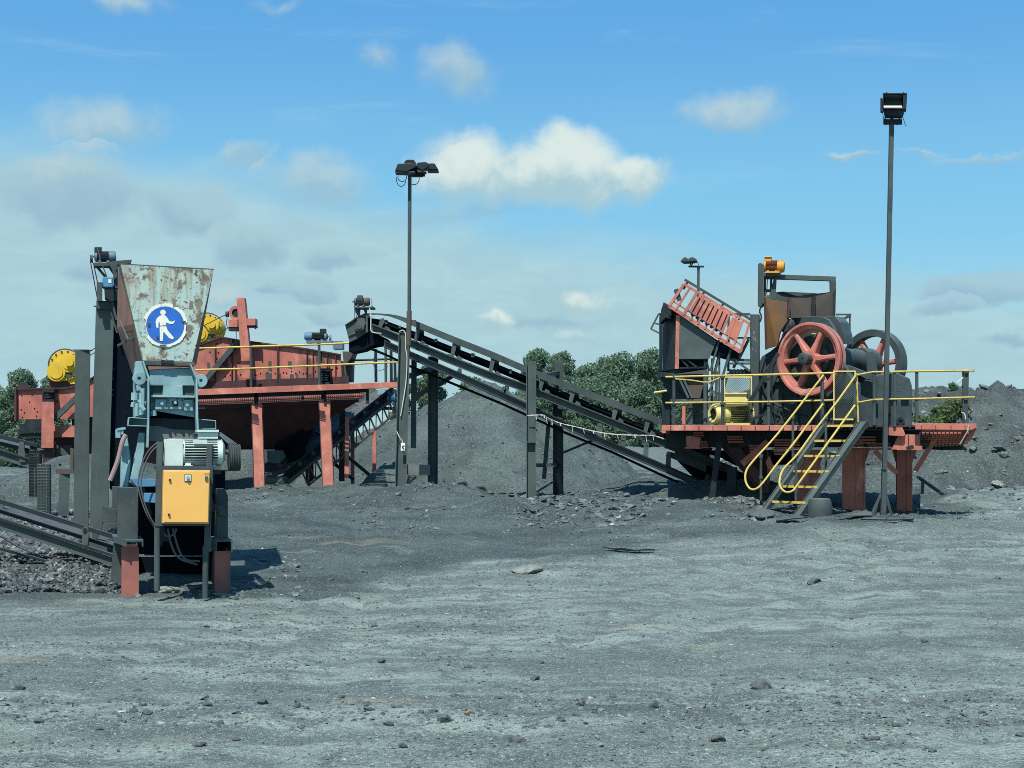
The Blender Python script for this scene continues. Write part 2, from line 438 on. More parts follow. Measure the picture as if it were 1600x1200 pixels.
def ground_mat():
    m, nt, b = new_mat('coal_dust_ground')
    v = coords(nt); vx = coords(nt, (.34, .80, .05)); vxx = coords(nt, (.55, 1.7, .05))
    at = nd(nt, 'ShaderNodeAttribute'); at.attribute_name = 'coal_dust'
    light = mixc(nt, ramp(nt, noise(nt, vx, 1.0, 5, .6), .36, .64), (.235, .295, .258), (.130, .168, .150))
    streak = noise(nt, vxx, 1.1, 6, .62, .3)
    light = mixc(nt, ramp(nt, streak, .48, .62, 0, .85), light, (.070, .094, .093))
    light = mixc(nt, ramp(nt, noise(nt, vxx, 2.3, 5, .6), .57, .72, 0, .6), light, (.26, .335, .295))
    dark = mixc(nt, ramp(nt, noise(nt, vx, 1.6, 6, .62), .36, .64), (.028, .042, .043), (.060, .084, .081))
    dark = mixc(nt, ramp(nt, noise(nt, vxx, 1.4, 5, .6), .56, .70, 0, .7), dark, (.125, .16, .155))
    mot = noise(nt, coords(nt, (1, .8, .1)), 2.4, 7, .72, .5)
    light = mixc(nt, ramp(nt, mot, .49, .60, 0, .8), light, (.070, .090, .087))
    light = mixc(nt, ramp(nt, noise(nt, coords(nt, (1, .9, .1)), 6.5, 6, .75, .3), .55, .68, 0, .55), light, (.27, .315, .285))
    band = noise(nt, coords(nt, (.10, .34, .02)), 1.0, 6, .6, .8)
    light = mixc(nt, ramp(nt, band, .50, .60, 0, .62), light, (.075, .100, .094))
    edge = noise(nt, vx, .9, 6, .65)
    f = ramp(nt, mth(nt, 'ADD', at.outputs['Fac'], mth(nt, 'MULTIPLY', mth(nt, 'SUBTRACT', edge, .5), 1.9)), .30, .72)
    c = mixc(nt, f, light, dark)
    br = noise(nt, coords(nt, (.30, 1.4, .05)), 1.0, 6, .6)
    c = mixc(nt, ramp(nt, br, .60, .73, 0, .75), c, (.27, .225, .15))
    c = mixc(nt, ramp(nt, noise(nt, v, 17, 5, .75), .52, .60, 0, .6), c, (.050, .068, .070))
    c = mixc(nt, ramp(nt, noise(nt, v, 85, 4, .8), .51, .60, 0, .75), c, (.040, .056, .060))
    c = mixc(nt, ramp(nt, noise(nt, coords(nt, (1, 1, 1.01)), 30, 5, .8), .56, .64, 0, .75), c, (.40, .47, .44))
    c = mixc(nt, ramp(nt, noise(nt, coords(nt, (1, 1, 1.02)), 110, 3, .75), .57, .65, 0, .8), c, (.46, .54, .50))
    c = mixc(nt, mth(nt, 'MULTIPLY', f, .45), c, dark)
    nt.links.new(c, b.inputs['Base Color']); b.inputs['Roughness'].default_value = .9
    b.inputs['Specular IOR Level'].default_value = .2
    bp = nd(nt, 'ShaderNodeBump'); bp.inputs['Strength'].default_value = .9; bp.inputs['Distance'].default_value = .022
    h = mth(nt, 'ADD', noise(nt, v, 28, 6, .7), mth(nt, 'MULTIPLY', noise(nt, v, 7, 5, .6), 1.4))
    nt.links.new(h, bp.inputs['Height']); nt.links.new(bp.outputs['Normal'], b.inputs['Normal'])
    return m


M['ground'] = ground_mat()


def heap_mat(name, a, c2, spk, scale=1.0, spk_lo=.60):
    m, nt, b = new_mat(name)
    v = coords(nt)
    c = mixc(nt, ramp(nt, noise(nt, v, .9 * scale, 6, .62), .36, .66), a, c2)
    c = mixc(nt, ramp(nt, noise(nt, v, 19 * scale, 6, .75), .48, .62, 0, .7), c, tuple(x * .55 for x in a))
    c = mixc(nt, ramp(nt, noise(nt, v, 26 * scale, 4, .78), spk_lo, spk_lo + .06, 0, .85), c, spk)
    nt.links.new(c, b.inputs['Base Color']); b.inputs['Roughness'].default_value = .9
    b.inputs['Specular IOR Level'].default_value = .2
    bp = nd(nt, 'ShaderNodeBump'); bp.inputs['Strength'].default_value = 1.0; bp.inputs['Distance'].default_value = .06
    h = mth(nt, 'ADD', noise(nt, v, 10, 6, .7), noise(nt, v, 3, 5, .6))
    nt.links.new(h, bp.inputs['Height']); nt.links.new(bp.outputs['Normal'], b.inputs['Normal'])
    return m


M['heap'] = heap_mat('coal_heap_fines', (.056, .077, .077), (.100, .132, .126), (.20, .23, .215), 1.0, .585)
M['heap_pale'] = heap_mat('pale_coal_heap', (.11, .145, .15), (.125, .16, .155), (.24, .26, .25))
M['spoil'] = heap_mat('spoil_bank_rubble', (.044, .060, .061), (.084, .108, .104), (.24, .26, .23), .8, .575)


def leaf_mat(name, dark, light):
    m, nt, b = new_mat(name)
    v = coords(nt); g = nd(nt, 'ShaderNodeNewGeometry')
    c = mixc(nt, ramp(nt, noise(nt, v, .9, 4), .35, .65), dark, light)
    c = mixc(nt, ramp(nt, g.outputs['Random Per Island'], 0, 1, 0, .45), c, tuple(x * 1.5 for x in light))
    nt.links.new(c, b.inputs['Base Color']); b.inputs['Roughness'].default_value = .7
    b.inputs['Specular IOR Level'].default_value = .2
    tr = nd(nt, 'ShaderNodeBsdfTranslucent'); nt.links.new(c, tr.inputs['Color'])
    mx = nd(nt, 'ShaderNodeMixShader'); mx.inputs[0].default_value = .38
    nt.links.new(b.outputs[0], mx.inputs[1]); nt.links.new(tr.outputs[0], mx.inputs[2])
    nt.links.new(mx.outputs[0], nt.nodes['Material Output'].inputs['Surface'])
    return m


M['leaf'] = leaf_mat('dark_tree_leaves', (.085, .145, .100), (.150, .225, .145))
M['leaf_bright'] = leaf_mat('bright_weed_leaves', (.06, .10, .045), (.12, .17, .065))
M['bark'] = paint('grey_bark', (.09, .08, .07), (.06, .055, .05), wear_amt=0, dust_amt=.2)

# ------------------------------------------------------------------ motor helper


def motor(parent, c0, c1, r, mb_, mfin=None, mcowl=None, terminal=1.0, foot=True, name='motor', tdir=(0, 0, 1), mterm=None):
    """finned electric motor from the cowl end c0 to the drive end c1; a part with sub-parts"""
    c0 = Vector(c0); c1 = Vector(c1); a = (c1 - c0); L = a.length; a.normalize()
    mfin = mfin or mb_; mcowl = mcowl or mb_; mterm = mterm or mb_
    up = Vector(tdir); up = (up - a * up.dot(a)).normalized(); sd = a.cross(up)
    mb = MB()
    mb.lathe(c0, a, [(.01, .30 * L), (r * .82, .30 * L), (r * .82, .86 * L), (.01, .86 * L)], 28, False)
    body = build(name, mb, M['steel_dark'] if mfin is mb_ else mfin, parent, smooth=True)  # body coloured dark to paint the shade between the fins
    fin = MB()
    for k in range(30):
        an = k * 2 * math.pi / 30
        e = up * math.cos(an) + sd * math.sin(an)
        fin.bar(c0 + a * .30 * L + e * r * .88, c0 + a * .86 * L + e * r * .88, r * .05, r * .24, e)
    sub = body if ORG.get(body.name) is not None else parent
    build('cooling_fin', fin, mfin, body)
    en = MB()
    en.lathe(c0, a, [(.01, .85 * L), (r * 1.0, .85 * L), (r * 1.0, .93 * L), (r * .55, .98 * L), (.01, .98 * L)], 28, False)
    build('end_bell', en, mb_, body, smooth=True); en = MB()
    en.lathe(c0, a, [(.01, .27 * L), (r * 1.0, .27 * L), (r * 1.0, .33 * L), (.01, .33 * L)], 28, False)
    build('end_bell', en, mb_, body, smooth=True)
    co = MB()
    co.lathe(c0, a, [(r * .55, .012), (r * .78, 0), (r * .93, .03 * L), (r * 1.03, .10 * L), (r * 1.03, .29 * L), (r * .98, .29 * L), (r * .98, .1 * L), (r * .55, .03)], 28, True)
    build('fan_cowl', co, mcowl, body, smooth=True)
    gr = MB()
    gr.lathe(c0, a, [(.005, .05 * L), (r * .9, .05 * L), (r * .9, .07 * L), (.005, .07 * L)], 24, False)
    build('fan_grille', gr, M['steel_dark'], body)
    sh = MB(); sh.cyl(c0 + a * .97 * L, c0 + a * 1.12 * L, r * .16, n=12)
    build('shaft', sh, M['steel'], body)
    if terminal:
        tb = MB(); c = c0 + a * .55 * L + up * (r * 1.0 + r * .28 * terminal)
        h = r * .38 * terminal; w = r * .5
        tb.prism([c - a * w - sd * w - up * h, c + a * w - sd * w - up * h, c + a * w + sd * w - up * h, c - a * w + sd * w - up * h], up * 2 * h * .85)
        ww = w * 1.12
        tb.prism([c - a * ww - sd * ww + up * h * .78, c + a * ww - sd * ww + up * h * .78, c + a * ww + sd * ww + up * h * .78, c - a * ww + sd * ww + up * h * .78], up * h * .3)
        build('terminal_box', tb, mterm, body, bevel=.004)
    if foot:
        ft = MB()
        for t in (.38, .74):
            c = c0 + a * t * L - up * r * 1.0
            w = .07 * L; ss = r * .9
            ft.prism([c - a * w - sd * ss - up * r * .12, c + a * w - sd * ss - up * r * .12, c + a * w + sd * ss - up * r * .12, c - a * w + sd * ss - up * r * .12], up * r * .2)
            ft.bar(c + sd * ss * .8, c + sd * ss * .6 + up * r * .5, w * 1.2, r * .15); ft.bar(c - sd * ss * .8, c - sd * ss * .6 + up * r * .5, w * 1.2, r * .15)
        build('mounting_foot', ft, mb_, body)
    return body


def arc(cx, cy, rx, ry, a0, a1, n=14):
    return [(cx + rx * math.cos(R(a0 + (a1 - a0) * i / (n - 1))), cy + ry * math.sin(R(a0 + (a1 - a0) * i / (n - 1)))) for i in range(n)]


def smooth_path(pts, k=6):
    """Catmull-Rom through 3D points"""
    P = [Vector(p) for p in pts]; P = [P[0] * 2 - P[1]] + P + [P[-1] * 2 - P[-2]]; out = []
    for i in range(1, len(P) - 2):
        for j in range(k):
            t = j / k
            out.append(.5 * ((2 * P[i]) + (P[i + 1] - P[i - 1]) * t + (2 * P[i - 1] - 5 * P[i] + 4 * P[i + 1] - P[i + 2]) * t * t + (3 * P[i] - P[i - 1] - 3 * P[i + 1] + P[i + 2]) * t ** 3))
    out.append(P[-2]); return out
# ------------------------------------------------------------------ camera, sun, sky
cam_d = bpy.data.cameras.new('camera'); cam = bpy.data.objects.new('camera', cam_d); COL.objects.link(cam)
cam.location = CAM; cam.rotation_euler = (R(90), 0, 0)
cam_d.sensor_width = 36.0; cam_d.lens = F / 1600 * 36.0
cam_d.shift_y = (HY - 600) / 1600.0
cam_d.clip_end = 3000; cam_d.clip_start = .1
SC.camera = cam

SUN = Vector((-.19, -.78, 1.38)).normalized()
el = math.asin(SUN.z); az = math.atan2(SUN.x, SUN.y)
sd_ = bpy.data.lights.new('sun', 'SUN'); sun = bpy.data.objects.new('sun', sd_); COL.objects.link(sun)
sd_.energy = 5.0; sd_.angle = R(.5); sd_.color = (1.0, .955, .88)
sun.rotation_euler = (-SUN).to_track_quat('-Z', 'Y').to_euler()

w = bpy.data.worlds.new('World'); SC.world = w; w.use_nodes = True
nt = w.node_tree; bg = nt.nodes['Background']
sky = nd(nt, 'ShaderNodeTexSky', sky_type='NISHITA'); sky.sun_disc = False
sky.sun_elevation = el; sky.sun_rotation = az
sky.air_density = 1.25; sky.dust_density = .6; sky.ozone_density = 1.6; sky.altitude = 900
STR = .13; EXPO = .30; EG = 2 ** EXPO
bg.inputs['Strength'].default_value = STR
tc = nd(nt, 'ShaderNodeTexCoord'); dirv = tc.outputs['Generated']
sep = nd(nt, 'ShaderNodeSeparateXYZ'); nt.links.new(dirv, sep.inputs[0])
azn = mth(nt, 'MULTIPLY', mth(nt, 'ARCTAN2', sep.outputs[0], sep.outputs[1]), K); eln = mth(nt, 'MULTIPLY', mth(nt, 'ARCSINE', sep.outputs[2]), K)   # stretched so that the cloud sizes below suit this lens
ae = nd(nt, 'ShaderNodeCombineXYZ'); nt.links.new(azn, ae.inputs[0]); nt.links.new(eln, ae.inputs[1])
AE = ae.outputs[0]


def sky_ang(px, py):
    u = (px - 800) / F; v = (HY - py) / F
    return K * math.atan(u), K * math.atan(v / math.sqrt(1 + u * u))


def sc_(c): return tuple(x / STR / EG for x in c)


tint = nd(nt, 'ShaderNodeMix', data_type='RGBA', blend_type='MULTIPLY'); tint.inputs[0].default_value = 1
nt.links.new(sky.outputs[0], tint.inputs[6]); tint.inputs[7].default_value = (.60, .98, 1.0, 1)
# clear-sky colour by elevation, laid over the sky model
clear = mixc(nt, ramp(nt, eln, .05, .33), sc_((.385, .625, .715)), sc_((.205, .525, .80)))
clear = mixc(nt, ramp(nt, eln, .30, .58), clear, sc_((.108, .372, .765)))
col = mixc(nt, .82, tint.outputs[2], clear)
# thin high cirrus veil: thick low down and to the left, with a soft slanting upper edge
mp = nd(nt, 'ShaderNodeMapping'); mp.inputs['Scale'].default_value = (2.2, 6.5, 1); mp.inputs['Rotation'].default_value = (0, 0, .12)
nt.links.new(AE, mp.inputs['Vector'])
vn = noise(nt, mp.outputs[0], 1.6, 6, .55, .3)
edge_el = mth(nt, 'SUBTRACT', mth(nt, 'SUBTRACT', .305, mth(nt, 'MULTIPLY', azn, .155)), eln)
edge_el = mth(nt, 'ADD', edge_el, mth(nt, 'MULTIPLY', mth(nt, 'SUBTRACT', vn, .5), .16))
veil = ramp(nt, edge_el, -.015, .085, 0, .90)
veilc = mixc(nt, ramp(nt, noise(nt, mp.outputs[0], 4.5, 6, .6, .5), .35, .7), sc_((.395, .605, .67)), sc_((.455, .67, .71)))
col = mixc(nt, veil, col, veilc)
low = ramp(nt, eln, .0, .26, .35, 0)
col = mixc(nt, low, col, sc_((.39, .625, .70)))
ci = nd(nt, 'ShaderNodeMapping'); ci.inputs['Scale'].default_value = (1.6, 11, 1); ci.inputs['Rotation'].default_value = (0, 0, .06)
nt.links.new(AE, ci.inputs['Vector'])
cirr = ramp(nt, noise(nt, ci.outputs[0], 2.1, 7, .6, .5), .55, .80, 0, .30)
col = mixc(nt, cirr, col, sc_((.42, .70, .86)))

# separate cumulus clouds by direction
n1 = nd(nt, 'ShaderNodeTexNoise'); n1.inputs['Scale'].default_value = 13; n1.inputs['Detail'].default_value = 7; n1.inputs['Roughness'].default_value = .56
nt.links.new(AE, n1.inputs['Vector'])
wv = nd(nt, 'ShaderNodeVectorMath', operation='SUBTRACT'); nt.links.new(n1.outputs['Color'], wv.inputs[0]); wv.inputs[1].default_value = (.5, .5, .5)
ws = nd(nt, 'ShaderNodeVectorMath', operation='SCALE'); nt.links.new(wv.outputs[0], ws.inputs[0]); ws.inputs['Scale'].default_value = .070
wadd = nd(nt, 'ShaderNodeVectorMath', operation='ADD'); nt.links.new(AE, wadd.inputs[0]); nt.links.new(ws.outputs[0], wadd.inputs[1])
AEW = wadd.outputs[0]
nbig = noise(nt, AE, 11, 6, .6)


def blobs(lst):
    """max of soft ellipses (px centre, radii, opacity) -> density; also the height inside the ellipse"""
    den = None; hgt = None
    for (px, py, rx, ry, op) in lst:
        a0, e0 = sky_ang(px, py)
        s = nd(nt, 'ShaderNodeVectorMath', operation='SUBTRACT'); nt.links.new(AEW, s.inputs[0]); s.inputs[1].default_value = (a0, e0, 0)
        m_ = nd(nt, 'ShaderNodeVectorMath', operation='MULTIPLY'); nt.links.new(s.outputs[0], m_.inputs[0])
        m_.inputs[1].default_value = (1 / (rx / F0), 1 / (ry / F0), 0)
        l_ = nd(nt, 'ShaderNodeVectorMath', operation='LENGTH'); nt.links.new(m_.outputs[0], l_.inputs[0])
        d_ = mth(nt, 'MULTIPLY', mth(nt, 'MAXIMUM', mth(nt, 'SUBTRACT', 1.0, l_.outputs['Value']), 0.0), op)
        sp = nd(nt, 'ShaderNodeSeparateXYZ'); nt.links.new(m_.outputs[0], sp.inputs[0])
        hh = mth(nt, 'MULTIPLY', mth(nt, 'GREATER_THAN', d_, .0001), mth(nt, 'ADD', mth(nt, 'MULTIPLY', sp.outputs[1], .5), .5))
        den = d_ if den is None else mth(nt, 'MAXIMUM', den, d_)
        hgt = hh if hgt is None else mth(nt, 'MAXIMUM', hgt, hh)
    return den, hgt


def layer(col, lst, lo, hi, top, c_lo, c_hi, nmix=.55):
    den, hgt = blobs(lst)
    dn = mth(nt, 'ADD', den, mth(nt, 'MULTIPLY', mth(nt, 'MULTIPLY', mth(nt, 'SUBTRACT', nbig, .5), nmix), ramp(nt, den, 0, .12)))
    f = ramp(nt, dn, lo, hi, 0, top)
    sh = ramp(nt, mth(nt, 'ADD', hgt, mth(nt, 'MULTIPLY', mth(nt, 'SUBTRACT', nbig, .5), 1.3)), .30, .78)
    return mixc(nt, f, col, mixc(nt, sh, sc_(c_lo), sc_(c_hi)))


col = layer(col, [(120, 300, 150, 70, .9), (300, 325, 85, 45, .9), (392, 378, 78, 50, 1.1), (515, 415, 55, 26, 1), (430, 447, 45, 16, .9), (485, 455, 55, 20, .9),
                  (1530, 452, 95, 34, 1.2), (1480, 482, 60, 20, 1), (130, 428, 50, 18, .8), (860, 500, 130, 22, .6), (1330, 550, 120, 18, .6), (1590, 530, 60, 20, .8),
                  (505, 488, 50, 20, .8), (740, 330, 160, 35, .35)],
            .04, .50, .80, (.31, .49, .61), (.385, .585, .67), .85)
col = layer(col, [(720, 110, 90, 55, .8), (595, 94, 48, 26, .6), (1150, 175, 120, 40, .85), (160, 200, 130, 55, .75), (390, 244, 66, 32, .9), (500, 285, 110, 55, .85),
                  (110, 270, 100, 50, .6), (200, 6, 90, 26, .6), (430, 8, 60, 16, .4), (1330, 242, 60, 8, .8), (1530, 240, 110, 12, .7), (1440, 232, 60, 8, .6), (345, 455, 45, 26, .7)],
            .03, .70, .75, (.33, .53, .64), (.52, .66, .68), 1.0)
col = layer(col, [(850, 278, 250, 62, 1.15), (725, 262, 110, 74, 1.1), (880, 248, 120, 58, 1.05), (985, 272, 100, 42, 1.0), (770, 508, 42, 20, .9), (912, 472, 60, 30, .8), (905, 526, 60, 20, .7)],
            .03, .66, .93, (.40, .60, .66), (.74, .84, .79), .65)
nt.links.new(col, bg.inputs['Color'])

SC.view_settings.view_transform = 'Standard'; SC.view_settings.look = 'None'
SC.view_settings.exposure = EXPO; SC.view_settings.gamma = 1
SC.render.engine = 'CYCLES'; SC.cycles.filter_width = .9
SC.cycles.max_bounces = 6; SC.cycles.diffuse_bounces = 3; SC.cycles.glossy_bounces = 2; SC.cycles.use_denoising = False


# ------------------------------------------------------------------ ground sheet
def grid_mesh(name, X, Y, Z, mat):
    h, w_ = X.shape
    me = bpy.data.meshes.new(name)
    co = np.stack([X, Y, Z], -1).reshape(-1, 3)
    idx = np.arange(h * w_).reshape(h, w_)
    q = np.stack([idx[:-1, :-1], idx[:-1, 1:], idx[1:, 1:], idx[1:, :-1]], -1).reshape(-1, 4)
    me.vertices.add(len(co)); me.vertices.foreach_set('co', co.ravel())
    me.loops.add(q.size); me.loops.foreach_set('vertex_index', q.ravel())
    me.polygons.add(len(q)); me.polygons.foreach_set('loop_start', np.arange(0, q.size, 4)); me.polygons.foreach_set('loop_total', np.full(len(q), 4))
    me.update(calc_edges=True); me.validate()
    me.polygons.foreach_set('use_smooth', np.ones(len(q), bool))
    me.materials.append(mat)
    o = bpy.data.objects.new(name, me); COL.objects.link(o); ORG[o.name] = Vector((0, 0, 0))
    return o


inv = np.linspace(1 / 2.2, 1 / 26.0, 800)
ys = K * np.concatenate([[-40, -12, -3, 0, 1.2], 1 / inv, np.geomspace(27, 400, 40)])
us = np.concatenate([[-6, -3, -1.7, -1.2], np.linspace(-.95, .95, 820), [1.2, 1.7, 3, 6]])
Y, U = np.meshgrid(ys, us, indexing='ij')
X = U * np.maximum(Y, 4.0) / K
Z = zg(X, Y)
g = grid_mesh('ground', X, Y, Z, M['ground']); g['kind'] = 'structure'
# coal dust: where the spilled coal lies round the machines (an edge in plan, metres)
Yw = Y; Y = Y / K
PXl = 800 + F0 * X / np.maximum(Y, .5)
bd = np.interp(PXl, [-400, 0, 350, 500, 620, 700, 850, 1100, 1300, 1600, 2200], [8.5, 8.7, 8.9, 9.1, 9.8, 10.2, 10.8, 11.2, 11.5, 12.2, 12.6])
cd = np.clip((Y - bd) / 3.0 + .40 + fbm(X * .5, Y * .9 + 3, 4) * .9, 0, 1)
cd = np.where(PXl > 1440, np.clip(cd - (PXl - 1440) / 90 * .6, 0, 1), cd)
cd = np.where(Y > 24, .55, cd); cd = np.maximum(cd, .8 * np.clip((PXl - 760) / 120, 0, 1) * np.clip((1470 - PXl) / 150, 0, 1) * np.clip((Y - 11.4) / 1.0, 0, 1) * np.clip((22 - Y) / 3, 0, 1))
# the dark band of coal grit thrown up along the windrow
wr = np.exp(-((Y - (5.35 + .10 * np.sin(X * .7) + .02 * X)) / .22) ** 2)
cd = np.clip(cd + wr * .42 * np.clip(fbm(X * .8 + 4, Y * .8, 3) + .6, 0, 1), 0, 1)
at = g.data.attributes.new('coal_dust', 'FLOAT', 'POINT'); at.data.foreach_set('value', cd.ravel().astype(np.float32))


# ------------------------------------------------------------------ heaps
def heap(name, label, peaks, base, mat, ext, res=110, rough=.10, talus=.62, cat='heap', kind=None, zoff=0.0):
    """peaks: (x, y, height above base, flat radius, slope) cones of loose coal"""
    x0, x1, y0, y1 = ext; yo = (K - 1) * peaks[0][1]
    y0 += yo; y1 += yo; peaks = [(a, b + yo, c, d, e) for a, b, c, d, e in peaks]
    nx = res; ny = int(res * (y1 - y0) / (x1 - x0)) + 2
    yy, xx = np.meshgrid(np.linspace(y0, y1, ny), np.linspace(x0, x1, nx), indexing='ij')
    z = np.full(xx.shape, -9.0)
    wx = xx + fbm(xx * .5 + 3, yy * .5, 4) * .6; wy = yy + fbm(xx * .5 + 40, yy * .5 + 11, 4) * .9
    for (cx, cy, h, fr, sl) in peaks:
        r = np.sqrt((wx - cx) ** 2 + (wy - cy) ** 2)
        zz = base + h - np.sqrt(np.maximum(r - fr, 0) ** 2 + .16) * sl + .4 * sl
        z = np.logaddexp(z * 5, zz * 5) / 5
    z = z + fbm(xx * 1.1, yy * 1.1 + 8, 5) * rough * 3.0 + fbm(xx * 4.5, yy * 4.5 + 3, 4) * rough * 1.3
    eu = np.clip(np.minimum.reduce([(xx - x0), (x1 - xx), (yy - y0), (y1 - yy)]) / 1.0, 0, 1); eu = eu * eu * (3 - 2 * eu)
    gz = zg(xx, yy) - .12
    z = gz + (np.maximum(z, gz) - gz) * eu + zoff
    o = grid_mesh(name, xx, yy, z, mat)
    c = Vector((peaks[0][0], peaks[0][1], base))
    o.data.transform(__import__('mathutils').Matrix.Translation(-c)); o.location = c
    if kind: o['kind'] = kind
    else: o['label'] = label; o['category'] = cat
    return o


def hx(px, d): return (px - 800) / F0 * d


heap('coal_heap', 'largest dark coal heap, rising behind the inclined conveyor posts', [(hx(758, 21), 21.2, 2.95, .02, .66), (hx(690, 21), 21.6, 2.2, .2, .68), (hx(620, 21), 22, 1.7, .3, .64), (hx(560, 21), 22.5, 1.15, .3, .6), (hx(810, 20), 20.8, 1.9, .2, .64)],
     .45, M['heap'], (hx(430, 21), hx(1080, 21), 15.2, 26.5), 300, .10)
heap('coal_heap', 'low pale coal heap in the distance under the lower end of the inclined conveyor', [(hx(905, 30), 30.5, 1.15, .6, .42), (hx(830, 31), 31, 1.6, .5, .45), (hx(980, 32), 32, .9, 1.2, .4)],
     .5, M['heap_pale'], (hx(700, 30), hx(1120, 30), 26.6, 36), 90, .06)
heap('coal_heap', 'smooth grey coal fines heap behind the rolled wire mesh', [(hx(108, 15), 15.2, 1.0, .3, .52), (hx(190, 15.5), 15.6, .9, .3, .5)], .35, M['heap'], (hx(-90, 15), hx(330, 15), 13.2, 18), 80, .04)
heap('coal_heap', 'small coal heap in the shade beside the red screen legs', [(hx(592, 18.6), 18.3, .42, .1, .45), (hx(628, 18), 17.7, .36, .1, .45)], .5, M['heap'], (hx(530, 18), hx(690, 18), 16.9, 19.8), 60, .07)
heap('coal_heap', 'black spilled coal piled under the low end of the inclined conveyor', [(hx(1145, 15.0), 15.0, .33, .1, .42), (hx(1190, 14.6), 14.8, .28, .1, .4), (hx(1060, 15.4), 15.3, .22, .1, .4)], .45, M['heap'], (hx(960, 15), hx(1300, 15), 13.6, 17), 80, .10)
heap('coal_heap', 'low rubble heap under the crusher deck between its red legs', [(hx(1330, 17.5), 17.4, .55, .3, .4), (hx(1420, 17.2), 17.4, .45, .3, .4), (hx(1250, 18), 18, .6, .3, .4)], .45, M['spoil'], (hx(1140, 17.5), hx(1500, 17.5), 15.6, 20), 80, .12)
heap('coal_heap', 'grey coal heap lit between the blue crusher and the nearest red screen leg', [(hx(330, 20), 20.4, 1.75, .2, .6), (hx(250, 20), 20.6, 1.9, .3, .6)], .5, M['heap'], (hx(120, 20), hx(460, 20), 17.6, 23.5), 90, .08)
heap('coal_heap', 'dark coal heap at the foot of the large heap, right of the lamp post', [(hx(715, 18), 17.9, .55, .2, .5), (hx(790, 18), 18.0, .45, .3, .45), (hx(660, 18), 18.2, .45, .1, .5)], .45, M['heap'], (hx(600, 18), hx(900, 18), 16.2, 20), 110, .10)
_hv = []
for o_ in list(COL.objects):
    if o_.get('category') == 'heap' and 'pale' not in o_['label']:
        a_ = np.empty(len(o_.data.vertices) * 3); o_.data.vertices.foreach_get('co', a_); a_ = a_.reshape(-1, 3) + np.array(o_.location); _hv.append(a_)
_hv = np.concatenate(_hv); _hv = _hv[_hv[:, 2] > zg(_hv[:, 0], _hv[:, 1]) + .03]
_hk = np.random.default_rng(3).choice(len(_hv), 5000)
# spoil bank (terrain) on the right: a bench below and a rough crest
x0, x1, y0, y1 = 6.5, 60, 18.6, 60
yy, xx = np.meshgrid((K - 1) * 20 + y0 + (y1 - y0) * np.linspace(0, 1, 150) ** 1.6, x0 + (x1 - x0) * np.linspace(0, 1, 240) ** 1.35, indexing='ij')
yw_ = yy; yy = yy - (K - 1) * 20
toe = 20.0 + fbm(xx * .35, yy * .05 + 2, 3) * 1.6
t1 = np.clip((yy - toe) / 2.4, 0, 1); t2 = np.clip((yy - toe - 4.5) / 4.2, 0, 1)
sm = lambda t: t * t * (3 - 2 * t)
zz = .42 + 1.35 * sm(t1) + 1.22 * sm(t2) + .02 * (yy - 20)
zz = zz + fbm(xx * .45 + 2, yy * .45, 5) * 1.15 * np.clip((yy - toe + .8) / 2, 0, 1) + (fbm(xx * 2.2, yy * 2.2, 5) * .6 - np.abs(fbm(xx * .9 + 5, yy * .7, 5)) * .9 + .12) * np.clip((yy - toe + .5), 0, 1)
left_fade = np.clip((xx - 7.0) / 3.5, 0, 1)
zz = np.where(True, .3 + (zz - .3) * sm(left_fade), 0)
yy = yw_; sb = grid_mesh('hill', xx, yy, zz, M['spoil']); sb['kind'] = 'structure'
_sbz = (xx, yy, zz)

# ------------------------------------------------------------------ stones
_ico_v = []; ph = (1 + 5 ** .5) / 2
for a_ in (-1, 1):
    for b_ in (-ph, ph): _ico_v += [(0, a_, b_), (a_, b_, 0), (b_, 0, a_)]
_ico_v = np.array(_ico_v) / math.sqrt(1 + ph * ph)
_bm = bmesh.new(); _vs = [_bm.verts.new(v) for v in _ico_v]; bmesh.ops.convex_hull(_bm, input=_vs); _bm.verts.index_update()
_ico_f = np.array([[v.index for v in f.verts] for f in _bm.faces]); _ico_vv = np.array([v.co[:] for v in _bm.verts]); _bm.free()


def rocks_mesh(name, pos, size, mat, flat=.7):
    n = len(pos)
    V = np.repeat(_ico_vv[None], n, 0)
    V = V * (1 + (rng.random((n, 12, 1)) - .5) * .85) + (rng.random((n, 12, 3)) - .5) * .35
    V = V * np.stack([.75 + .6 * rng.random(n), .75 + .6 * rng.random(n), flat * (.6 + .6 * rng.random(n))], -1)[:, None, :]
    th = rng.random(n) * 6.28; c, s = np.cos(th)[:, None], np.sin(th)[:, None]
    tl = (rng.random(n) - .5) * 1.0; ct, st = np.cos(tl)[:, None], np.sin(tl)[:, None]
    z0 = V[..., 2] * ct + V[..., 0] * st; x0_ = V[..., 0] * ct - V[..., 2] * st
    V = np.stack([x0_ * c - V[..., 1] * s, x0_ * s + V[..., 1] * c, z0], -1) * size[:, None, None] + pos[:, None, :]
    Fc = (_ico_f[None] + (np.arange(n) * 12)[:, None, None]).reshape(-1, 3)
    me = bpy.data.meshes.new(name); co = V.reshape(-1, 3)
    me.vertices.add(len(co)); me.vertices.foreach_set('co', co.ravel())
    me.loops.add(Fc.size); me.loops.foreach_set('vertex_index', Fc.ravel())
    me.polygons.add(len(Fc)); me.polygons.foreach_set('loop_start', np.arange(0, Fc.size, 3)); me.polygons.foreach_set('loop_total', np.full(len(Fc), 3))
    me.update(calc_edges=True); me.validate(); me.materials.append(mat)
    me.polygons.foreach_set('use_smooth', np.zeros(len(me.polygons), bool))
    o = bpy.data.objects.new(name, me); COL.objects.link(o); return o


